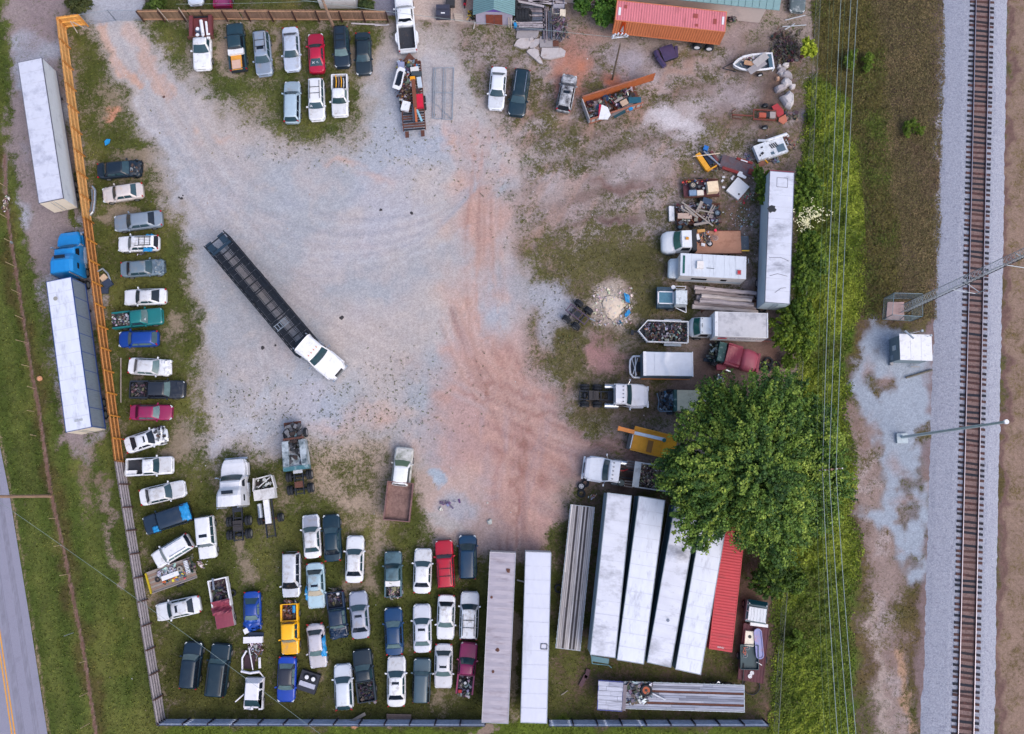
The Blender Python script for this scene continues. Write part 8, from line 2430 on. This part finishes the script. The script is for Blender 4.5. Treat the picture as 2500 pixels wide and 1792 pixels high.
scrap('litter_heap',P(1757,930),0,.9,2.0,.0,60,[(206,216,226),(150,170,190),(206,190,160),(70,84,100)],'pale blue litter bags at the upper edge of the big tree',seed=113,hz=.3,size=(.12,.35))
# dark engine wreck under the tree
c,ang,Lw=span((1610,978),(1720,980),1.0)
t=thing('wrecked_truck','cream truck wreck with a dark open engine, mostly under the tree','truck',(c.x,c.y,0),ang)
CP=pm('cream_paint',(214,206,180),rough=.6,var=.1,grime=(150,130,100),gamt=.3)
MB().box(-.9,0,.6,3.0,2.1,1.1).build('cab',CP,t)
MB().box(.75,0,.6,.3,2.2,.9).build('firewall',GP,t)
m=MB(); r=random.Random(18)
for _ in range(90):
    g=r.uniform(.12,.5); m.col=lin(r.choice([(28,34,46),(50,64,84),(130,150,170),(20,24,34),(60,110,150),(90,96,104)])); m.box(Lw/2-r.uniform(.1,1.6),r.uniform(-.95,.95),r.uniform(.3,.9),g,g*.5,g*.5,rz=r.uniform(0,3),rx=r.uniform(-.6,.6))
m.build('engine',SCRAPM,t)
MB().path([(1.0,1.05,.9),(2.2,1.1,.8),(2.45,.8,.8),(2.3,0,.7),(2.5,-.8,.7)],.07,6).build('front_frame',flat((96,116,136)),t)
wheel(t,1.1,1.2,.42,.28,1,rimm=flat((70,96,120))); wheel(t,1.1,-1.1,.42,.28,-1)
# yellow crane carrier
c,ang,Lk=span((1545,1068),(1650,1096),1.3)
t=thing('crane_truck','yellow steel deck machine with an orange and white boom under the tree','truck',(c.x,c.y,0),math.radians(180-14))
YL=pm('machine_yellow',(236,164,28),rough=.55,var=.12,scale=3,grime=(190,120,40),gamt=.3); h=Lk/2
MB().box(0,0,.9,Lk,2.5,.25).build('deck',YL,t)
m=MB()
for s in (-1,1):m.box(0,s*1.2,1.15,Lk,.10,.16)
for x in (h-.1,h-1.5,h-2.3,h-3.0):m.box(x,.35,1.15,.08,1.6,.08)
m.build('deck_frame',YS,t)
MB().box(h-1.9,.42,1.152,.55,1.2,.02).build('mesh_panel',flat((150,104,50)),t)
MB().box(h+.25,.25,.6,.35,1.9,.7).build('bumper',pm('navy_bumper',(22,42,62),rough=.4),t)
MB().box(h+.02,.25,1.0,.1,1.7,.2).build('lamp_bar',CHROME,t)
MB().box(h-1.6,-.55,1.35,3.2,.32,.3,rz=0.02).build('boom',pm('boom_white',(206,220,236),rough=.4),t)
MB().box(h+.75,-.58,1.35,1.6,.40,.34,rz=0.0,taper=.95).box(h+1.6,-.58,1.36,.2,.46,.3).build('boom_tip',pm('boom_orange',(246,150,70),rough=.5),t)
MB().disc((h-3.1,-.5,1.7),(0,0,1),.2,.2,10).build('swivel',pm('seagreen',(30,100,96),rough=.5),t)
for x in (h-1,-h+1.2):
    for s in (-1,1):wheel(t,x,s*1.1,.48,.3,s)
# tyres by the dump truck
tyre_on((1419,1187),.15,'tyre with a steel rim on top of the group by the dump truck',.42,.26,STEEL)
tyre_on((1429,1180),.0,'upper right dark tyre of the group by the dump truck',.42,.3)
tyre_on((1420,1205),.0,'lower empty tyre of the group by the dump truck',.42,.28)
scrap('litter_heap',P(1450,1212),0,.8,.5,0,14,[(206,160,140),(190,200,200),(150,130,120)],'pale litter between the tyres and the white trailer',seed=114,hz=.1,size=(.1,.3))
# car trailer with ladder and tubs
c,ang,Lp=span((473,1385),(364,1424),.8)
t=thing('utility_trailer','wood decked trailer with yellow bar, sacks and junk, lower left','trailer',(c.x,c.y,0),ang)
for i in range(9):MB().box(0,-.92+i*.23,.6,Lp,.21,.06).build('plank',[WOOD,flat((140,118,108),rough=.9)][i % 2],t)
for s in (-1,1):MB().box(0,s*1.06,.55,Lp,.08,.25).build('side_rail',flat((150,140,140)),t); wheel(t,.4,s*1.2,.36,.22,s)
MB().box(-Lp/2-.1,0,.6,.16,2.1,.2).build('yellow_bar',pm('yellow_olive',(190,168,30),rough=.5),t)
plate('white_board',[(393,1408),(434,1393),(437,1404),(396,1419)],1.1,.1,WHITEP,'long white panel on the wood decked trailer','panel')
scrap('plastic_sheeting',P(408,1396,.8),ang,1.8,.8,.7,60,[(206,210,220),(180,188,204),(150,160,176)],'crumpled clear sheeting on the wood decked trailer',seed=121,hz=.25,size=(.15,.45),flatn=.7)
zbox('white_rack',(456,1384),.9,.45,1.35,.08,ang+.0,flat((150,156,166)),'white slotted rack on the wood decked trailer','rack')
rk=[o_ for o_ in COL.objects if o_.name == 'white_rack'][0]
for k in range(8):
    ob=MB().box(0,-.56+k*.16,.085,.34,.09,.02).build('rung',WHITEP,rk)
p=P(438,1389,1.1); t=thing('drum','round white topped drum on the wood decked trailer','drum',(p.x,p.y,.66)); MB().cyl((0,0,0),(0,0,.45),.27,14).build('shell',flat((150,146,140)),t); MB().disc((0,0,.46),(0,0,1),.1,.02,10).build('cap',BLACK,t)
scrap('clutter',P(425,1410,.8),ang,2.6,.7,.7,50,[(206,90,90),(220,120,60),(60,90,130),(60,110,150),(50,54,64),(230,190,60)],'coloured tools along the lower side of the wood decked trailer',seed=122,hz=.2,size=(.1,.35))
scrap('clutter',P(466,1375,.8),ang,.9,1.6,.7,50,PALB,'dark net heap at the right end of the wood decked trailer',seed=123,hz=.3,size=(.1,.4))
tyre_on((385,1415),.66,'dark tyre on the left of the wood decked trailer',.26,.2)
scrap('litter_heap',P(490,1378),0,1.3,.8,0,22,[(206,200,200),(150,140,140)],'pale scraps on the grass right of the wood decked trailer',seed=124,hz=.1,size=(.08,.3))
# wrecked maroon pickup
c,ang,Lx_=span((552,1535),(531,1413),.9)
t=thing('wrecked_pickup','crushed maroon pickup with white bed rails and junk in its bed','pickup truck',(c.x,c.y,0),ang)
MR=pm('maroon_matte',(134,58,78),rough=.55,var=.12,grime=(110,44,60),gamt=.3); h=Lx_/2; r=random.Random(28)
MB().box(-h+1.35,0,.5,2.7,1.75,.1).build('bed_floor',pm('bed_dark',(60,40,52),rough=.8),t)
for s in (-1,1):MB().box(-h+1.4,s*.9,.5,2.8,.13,.62).build('bed_wall',WHITEP,t)
MB().box(-h+.05,0,.5,.12,1.8,.6).build('tailgate',WHITEP,t)
MB().grid(lambda u,v:(h-.15-u*1.5,(v-.5)*1.75,.95+.05*math.sin(v*3.1)),4,6).build('hood',MR,t)
MB().grid(lambda u,v:(h-1.5-u*1.35,(v-.5)*1.85+.1*math.sin(u*9),1.3+.28*math.sin(u*7+v*2)+r.uniform(-.08,.08)),9,8).build('crushed_roof',MR,t)
MB().box(h-1.5,0,.4,2.7,1.8,.5).build('body',flat((170,166,176)),t)
for s in (-1,1):wheel(t,h-.9,s*.82,.36,.22,s); wheel(t,-h+.9,s*.82,.36,.22,s)
scrap('scrap_heap',local(t,-h+1.5,0),ang,2.2,1.5,.6,90,PALB,'dark crumpled junk in the crushed maroon pickup bed',seed=131,hz=.5,size=(.2,.6))
stick('loose_rail',(519,1412),1.2,(522,1440),1.1,.1,flat((110,120,140)),'grey rail standing in the crushed maroon pickup bed','rail')
tyre_on((568,1448),.0,'dark tyre on the grass right of the crushed maroon pickup',.36,.24)
# crushed white pickup with torn parts
c,ang,Lx_=span((617,1728),(622,1655),.9)
t=thing('wrecked_pickup','smashed white extended cab pickup with door torn open','pickup truck',(c.x,c.y,0),ang)
h=Lx_/2; WP=pm('white_wreck',(226,226,238),rough=.4,var=.05,grime=(110,110,130),gamt=.15)
MB().box(0,0,.4,Lx_,1.75,.6).build('body',WP,t)
MB().rings([[(x,.86,1.0),(x,.66,z-.05),(x,.58,z),(x,-.58,z),(x,-.66,z-.05),(x,-.86,1.0)] for x,z in ((-h+.05,1.1),(-h+.35,1.66),(-h+1.9,1.7))]).build('roof',WP,t)
MB().grid(lambda u,v:(-h+1.9+(1-u)*.75,(v-.5)*lerp(1.55,1.2,u),lerp(1.05,1.66,u)),3,6).build('windshield',GLASS,t,smooth=True)
for s in (-1,1):
    for a,b in ((-h+.3,-h+.95),(-h+1.05,-h+1.95)):
        MB()._a([(a,s*.87,1.05),(b,s*.87,1.05),(b-.1,s*.70,1.58),(a+.05,s*.70,1.58)],[(0,1,2,3)]).build('side_window',GLASS_BLACK,t)
MB().grid(lambda u,v:(h-.95+u*1.1,-.75+v*.95-u*.1,1.0+.12*math.sin(u*4+v*5)),5,5).build('crumpled_hood',WP,t)
MB().box(h-.6,.72,.5,1.5,.4,.5,rz=.12).build('fender',WP,t)
MB().box(-h+1.85,-1.25,.5,.10,1.1,.75,rz=.75).build('open_door',WP,t)
m=MB(); r=random.Random(38)
for _ in range(40):
    g=r.uniform(.12,.4); m.col=lin(r.choice(PALM)); m.box(h-r.uniform(.1,1.0),r.uniform(-.3,.6),r.uniform(.7,.95),g,g*.5,g*.4,rz=r.uniform(0,3))
m.build('engine',SCRAPM,t)
for s in (-1,1):wheel(t,h-.6,s*.82,.36,.22,s)
t=thing('torn_pickup_bed','torn white pickup bed sides and frame above the smashed cab','wreckage',tuple(P(621,1608)),ang)
MB().path([(.9,-.85,.9),(-.2,-.95,.9),(-.9,-.6,.8)],.09,6).path([(1.0,-.9,1.1),(1.15,0,1.15),(1.0,.9,1.1)],.12,6).path([(.9,.2,.9),(-.4,-.1,1.0),(-1.2,-.35,.9)],.06,5).path([(-.3,.75,.9),(.7,.85,.9)],.13,6).path([(1.0,.8,.9),(1.7,1.25,.5)],.06,5).build('bed_rail',WP,t)
MB().path([(-1.0,.1,.8),(-.5,.6,.8),(-1.1,.9,.8)],.07,5).build('red_brace',RUST,t)
MB().box(.2,-.3,.4,1.3,1.0,.2).build('bed_floor',pm('bed_dark',(60,40,52),rough=.8),t)
MB().box(-1.9,-.1,.3,.6,1.9,.35,rz=.06).build('tailgate',WP,t)
MB().box(-2.4,.1,.2,.4,1.5,.2).build('dark_panel',pm('navy_tray',(20,40,70),rough=.5),t)
scrap('torn_bits',local(t,-.9,.1),ang,1.9,1.7,.2,80,[(206,210,220),(226,228,236),(60,64,80),(90,60,56),(140,146,160)],'torn white and dark bits between the tailgate and the cab',seed=133,hz=.4,size=(.15,.6))
# crate with wheels
t=thing('parts_crate','black parts bin with two white wheels and grey panel','bin',tuple(P(756,1662)),-.3)
MB().box(0,0,0,1.9,1.9,.6).build('bin',pm('bin_dark',(36,40,56),rough=.6,var=.3),t)
MB().box(.0,-.25,.62,1.6,.45,.1).build('grey_panel',flat((178,180,200)),t)
for x in (-.25,.42):
    a=MB().tyre((x,.45,.72),(0,0,1),.32,.2,16).build('tyre',RUBBER,t); b=MB().disc((x,.45,.76),(0,0,1),.2,.12,14).build('rim',WHITEP,a)
# things by the bottom fence
board('plank',(852,1764),(892,1742),.25,.3,.1,WOOD,'brown board leaning at the bottom fence','board')
for i,yy in enumerate((1745,1749,1753)):board('plank',(944,yy),(1004,yy+1),.12,.18,.08,flat((130,114,110),rough=.9),['upper','middle','lower'][i]+' weathered plank on the grass at the bottom fence','plank')
zbox('maroon_box',(1434,1645),0,.4,.9,.2,-.3,flat((86,58,70)),'upper dull maroon cushion on the grass by the flatbeds','cushion'); zbox('maroon_box',(1424,1662),0,.4,1.2,.2,-.5,flat((86,58,70)),'lower dull maroon cushion on the grass by the flatbeds','cushion')
stick('white_stick',(1370,1697),.1,(1386,1686),.1,.05,WOOD,'short pale stick on the bare ground by the raised deck')
stick('white_post',(1262,1416),.5,(1285,1422),.5,.07,flat((200,200,206)),'short white rod between the two bottom trailers','rod')
# on the bottom flatbed
p=P(1578,1686,1.8); t=thing('dual_tyre','big dual tyre with a rusty red hub on the bottom flatbed','tyre',(p.x,p.y,1.6)); MB().tyre((0,0,0),(0,0,1),.58,.35,20).build('rubber_ring',RUBBER,t); a=MB().disc((0,0,0),(0,0,1),.36,.3,16).build('hub',pm('red_hub',(170,84,52),rough=.7),t); MB().disc((0,0,.17),(0,0,1),.13,.06,12).build('hub_hole',BLACK,a)
scrap('clutter',P(1557,1692,1.5),0,2.9,2.1,1.42,90,PALM+PALB,'greyish scrap around the big tyre on the bottom flatbed',seed=141,hz=.3,size=(.15,.7))
stick('white_bar',(1593,1693),1.6,(1626,1709),1.6,.08,flat((206,210,222)),'white bar lying slanted on the bottom flatbed')
board('crate_board',(1526,1671),(1522,1734),1.6,.35,.2,flat((120,112,122)),'dark board standing at the gooseneck step','board')
# tyre off the trailer edge
tyre_on((1364,1437),.0,'dark tyre poking from under the plank deck trailer',.45,.3)
tyre_on((1754,1668),.9,'chrome rimmed wheel at the upper edge of the bottom flatbed',.3,.2,CHROME)
# metal rail at bottom right fence
stick('metal_rail',(1902,1325),1.2,(1905,1372),1.2,.06,GALV,'upper part of grey rail standing at the right fence','rail')
scrap('litter_heap',P(1094,1228),0,2.0,.8,0,10,[(110,100,140)],'dull violet strip on the pale ground above the blue car',seed=143,hz=.1,size=(.3,.5))
stick('violet_strip',(1086,1222),.06,(1107,1242),.06,.08,flat((110,100,130)),'violet grey strip lying on the clay above the red SUV','strip')
rock((1196,1274),.35,'pale stone on the clay above the grey trailer',203,(196,200,196),.25)
rock((1076,1243),.28,'pale stone left on the clay near the violet strip',204,(206,206,200),.2)

# ------------------------------------------------------------------ trees and bushes
def foliage(name,centre,rad,n,cols,seed,lobes=14,leaf=(.18,.34),parent=None,shell=.55,zmin=.3,lr=(.28,.48)):
    """leaf clusters round many lobes; centre and radii in metres"""
    rs=np.random.RandomState(seed)
    L_=[]
    for k in range(lobes):
        d=rs.normal(size=3); d /= np.linalg.norm(d)
        if d[2]<-.25:d[2] *=-.5
        rr=rs.uniform(.35,.82) if lobes<50 else rs.uniform(.3,1.0)**.6*.88
        L_.append((np.array(centre)+d*np.array(rad)*rr,rs.uniform(*lr)*np.array([rad[0],rad[1],rad[2]*1.2])))
    L_.append((np.array(centre),np.array(rad)*(.5 if lobes<50 else .38)))
    ncl=n // 30
    pos,nr=[],[]
    w=np.array([np.prod(l[1])**(2/3) for l in L_]); w /= w.sum()
    pick=rs.choice(len(L_),ncl,p=w)
    cpos=[]
    for k in pick:
        c,r_=L_[k]; d=rs.normal(size=3); d /= np.linalg.norm(d)
        if d[2]<-.3 and rs.rand()<.8:d[2]=-d[2]
        rr=rs.uniform(shell,1.08)
        cpos.append(c+d*r_*rr)
    cpos=np.array(cpos)
    cl_r=rs.uniform(.15,.55,ncl)**1.0*(rad[0]/8.5)**.4
    dirs=rs.normal(size=(ncl,30,3)); dirs /= np.linalg.norm(dirs,axis=2,keepdims=True)
    rr=rs.rand(ncl,30,1)**.45
    P_=cpos[:,None,:]+dirs*rr*cl_r[:,None,None]*.8+(lambda q:q/(np.linalg.norm(q,axis=1,keepdims=True)+1e-6))((cpos-np.array(centre))*np.array([1,1,.3]))[:,None,:]*(rs.rand(ncl,30,1)-.35)*cl_r[:,None,None]*2.0
    N_=dirs*.45+(cpos[:,None,:]-np.array(centre))/np.array(rad)*.5+np.array([0,0,.6])+rs.normal(size=P_.shape)*.6
    P_=P_.reshape(-1,3); N_=N_.reshape(-1,3)
    cc=np.array([lin(c_,.85)[:3] for c_ in cols])
    k=np.clip(rs.rand(ncl)*.7+.4*fbm(cpos[:,0],cpos[:,1],2.6,seed+5,2),0,.999)
    k=np.clip((k-.2)*1.4,0,.999)*(len(cc)-1); k0=k.astype(int); f=(k-k0)[:,None]
    ccl=cc[k0]*(1-f)+cc[np.minimum(k0+1,len(cc)-1)]*f
    C_=np.repeat(ccl,30,0)*rs.uniform(.72,1.3,(len(P_),1))
    ok=P_[:,2]>zmin
    return leaf_mesh(name,P_[ok],N_[ok],rs.uniform(leaf[0],leaf[1],ok.sum()),C_[ok],parent=parent)
def tree(px,z,rad,h,label,n,cols,seed,name='tree',trunk=.35,cat='tree',lobes=16,leaf=(.18,.34),group=None,lr=(.28,.48)):
    p=P(px[0],px[1],z)
    t=thing(name,label,cat,(p.x,p.y,0),0,group)
    r=random.Random(seed); m=MB()
    m.cyl((0,0,-.2),(.05,.05,z*.55),trunk,9,trunk*.7)
    for k in range(9):
        a=k*2.4; e=Vector((math.cos(a)*rad[0]*.6,math.sin(a)*rad[1]*.6,z*r.uniform(.8,1.15))); b=Vector((0.05,.05,z*r.uniform(.3,.55)))
        mid=b.lerp(e,.5)+Vector((0,0,.4)); m.cyl(b,mid,trunk*.42,7,trunk*.25); m.cyl(mid,e,trunk*.25,6,trunk*.1)
        for q in range(3):
            f=e+Vector((r.uniform(-1,1),r.uniform(-1,1),r.uniform(.1,.6)))*rad[0]*.28; m.cyl(mid.lerp(e,.5),f,trunk*.13,4,trunk*.05)
    m.build('trunk',pm('bark',(92,78,66),rough=.9,var=.25),t)
    foliage('crown',(0,0,z),rad,n,cols,seed,lobes,leaf,t,zmin=.2,lr=lr)
    return t
TG=[(52,84,42),(80,114,50),(114,144,58),(158,178,78)]
tree((1836,1146),7.0,(8.5,9.7,4.4),12,'huge spreading green tree covering the right side trucks',220000,TG,5,trunk=.5,lobes=64,leaf=(.14,.30),lr=(.17,.32))
tree((1888,1425),2.0,(2.6,2.7,1.9),4,'round dark green bush by the red container corner',15000,[(54,80,32),(76,106,36),(118,142,46)],6,'bush',.12,'bush',10,(.14,.28))
YG=[(130,150,40),(170,186,50),(200,212,80)]
tree((1970,122),1.6,(1.1,1.5,1.1),3,'bright yellow green sapling at the fence right of the brush',3600,YG,7,'sapling',.06,'sapling',6,(.14,.26))
DG=[(70,98,36),(96,124,42),(130,152,54)]
tree((1865,470),1.6,(1.2,2.6,1.3),3,'leafy bush squeezed between litter and the long white trailer',8000,DG,8,'bush',.07,'bush',9,(.14,.28))
tree((1960,640),2.6,(2.2,3.2,2.0),5,'bushy growth spilling over the lower half of the long white trailer',17000,DG,9,'bush',.1,'bush',12,(.15,.30))
tree((1968,470),1.8,(1.7,3.2,1.5),4,'bushy growth behind the upper half of the long white trailer',13000,DG,10,'bush',.1,'bush',12,(.15,.30))
tree((1945,800),1.8,(2.4,3.4,1.6),4,'wide bush between the box truck and the railway weeds',18000,[(64,92,28),(92,118,36),(124,146,44)],11,'bush',.1,'bush',14,(.15,.30))
tree((1905,745),1.2,(1.2,1.2,1.0),3,'small bright bush at the lower end of the long white trailer',4000,[(84,110,32),(118,140,44)],12,'bush',.06,'bush',6,(.14,.26))
tree((2010,1060),1.6,(1.4,4.2,1.2),5,'dense hedge like growth joining the big tree on its right',24000,TG[:3]+[(110,130,44)],13,'bush',.1,'bush',14,(.16,.32))
tree((1475,26),1.4,(2.2,1.6,1.3),3,'green weedy shrub with a tyre in it at the top',7500,[(54,92,34),(80,124,46),(110,150,60)],14,'shrub',.06,'shrub',8,(.16,.32))
tree((1425,10),1.4,(1.3,1.4,1.2),3,'smaller green shrub at the top left of the tyre',4200,[(54,92,34),(90,130,46)],15,'shrub',.06,'shrub',6,(.16,.32))
one(MB().tyre(tuple(P(1448,12,.9)),(.1,.2,1),.5,.25,16),'tyre',flat((140,124,130)),'grey tyre lying in the shrub at the top','tyre')
tree((385,5),1.0,(1.6,1.4,1.0),2,'low green shrub beyond the gate at the top left',4500,[(60,84,34),(96,120,50)],16,'shrub',.05,'shrub',6,(.14,.28))
tree((188,8),.8,(1.6,1.4,.7),2,'low shrub at the corner of the orange fence',3600,[(60,72,40),(90,96,54)],17,'shrub',.05,'shrub',6,(.12,.24))
tree((892,12),.9,(1.2,.9,.8),2,'small round bush beside the white outbuilding',2600,[(56,76,40),(84,100,54)],18,'bush',.05,'bush',5,(.12,.22))
for i,(px,r_,lb) in enumerate([((1975,700),1.4,'green clump in the weeds right of the motorhome'),((1930,880),1.2,'green clump at the upper right edge of the big tree'),((1990,300),1.2,'green clump at the fence right of the boulder'),((1905,1330),1.0,'green clump left of the grey rail'),((1950,1560),1.1,'green clump in the weeds right of the tub trailer'),((2080,150),.9,'bright tuft in the tall grass near the power lines'),((2225,310),1.0,'yellowish tuft in the brown scrub'),((2120,155),.9,'second bright tuft in the tall grass')]):
    tree(px,.7,(r_,r_*1.2,.7),1.5,lb,int(2600*r_),[(84,110,34),(110,134,44)],30+i,'shrub',.04,'shrub',5,(.10,.22))
scrap('sand_scatter',P(1497,748),0,4.2,4.2,.0,260,[(214,204,194),(196,184,178),(226,218,210)],'pale lumps of sand scattered round the sand pile',seed=44,hz=.08,size=(.06,.3),cat='sand')
MB().box(-.2,0,0,.5,.45,.3,rz=.4).build('headlight_frame',WHITEP,c3).location=(c3.location-c3.location)+Vector((2.05,-.62,.55))
# white blossom heads
rs=np.random.RandomState(9)
pp=[]
for cx,cy,k,s in ((1985,522,36,16),(1962,546,26,9),(1972,535,16,12)):
    for _ in range(k):
        q=P(cx+rs.normal()*s*1.15,cy+rs.normal()*s*.7,3.0+rs.uniform(-.3,.6)); pp.append((q.x,q.y,q.z))
m=MB()
for q in pp:
    for _ in range(4):m.box(q[0]+rs.normal()*.13,q[1]+rs.normal()*.13,q[2],.09,.08,.04,rs.uniform(0,3),rs.uniform(-.4,.4))
tag(m.build('blossom',pm('cream_blossom',(236,232,190),rough=.8),kind='stuff'),'cluster of creamy white flower heads in the bushes right of the trailer','flowers')
for o in cars+[tG]:strip(o)
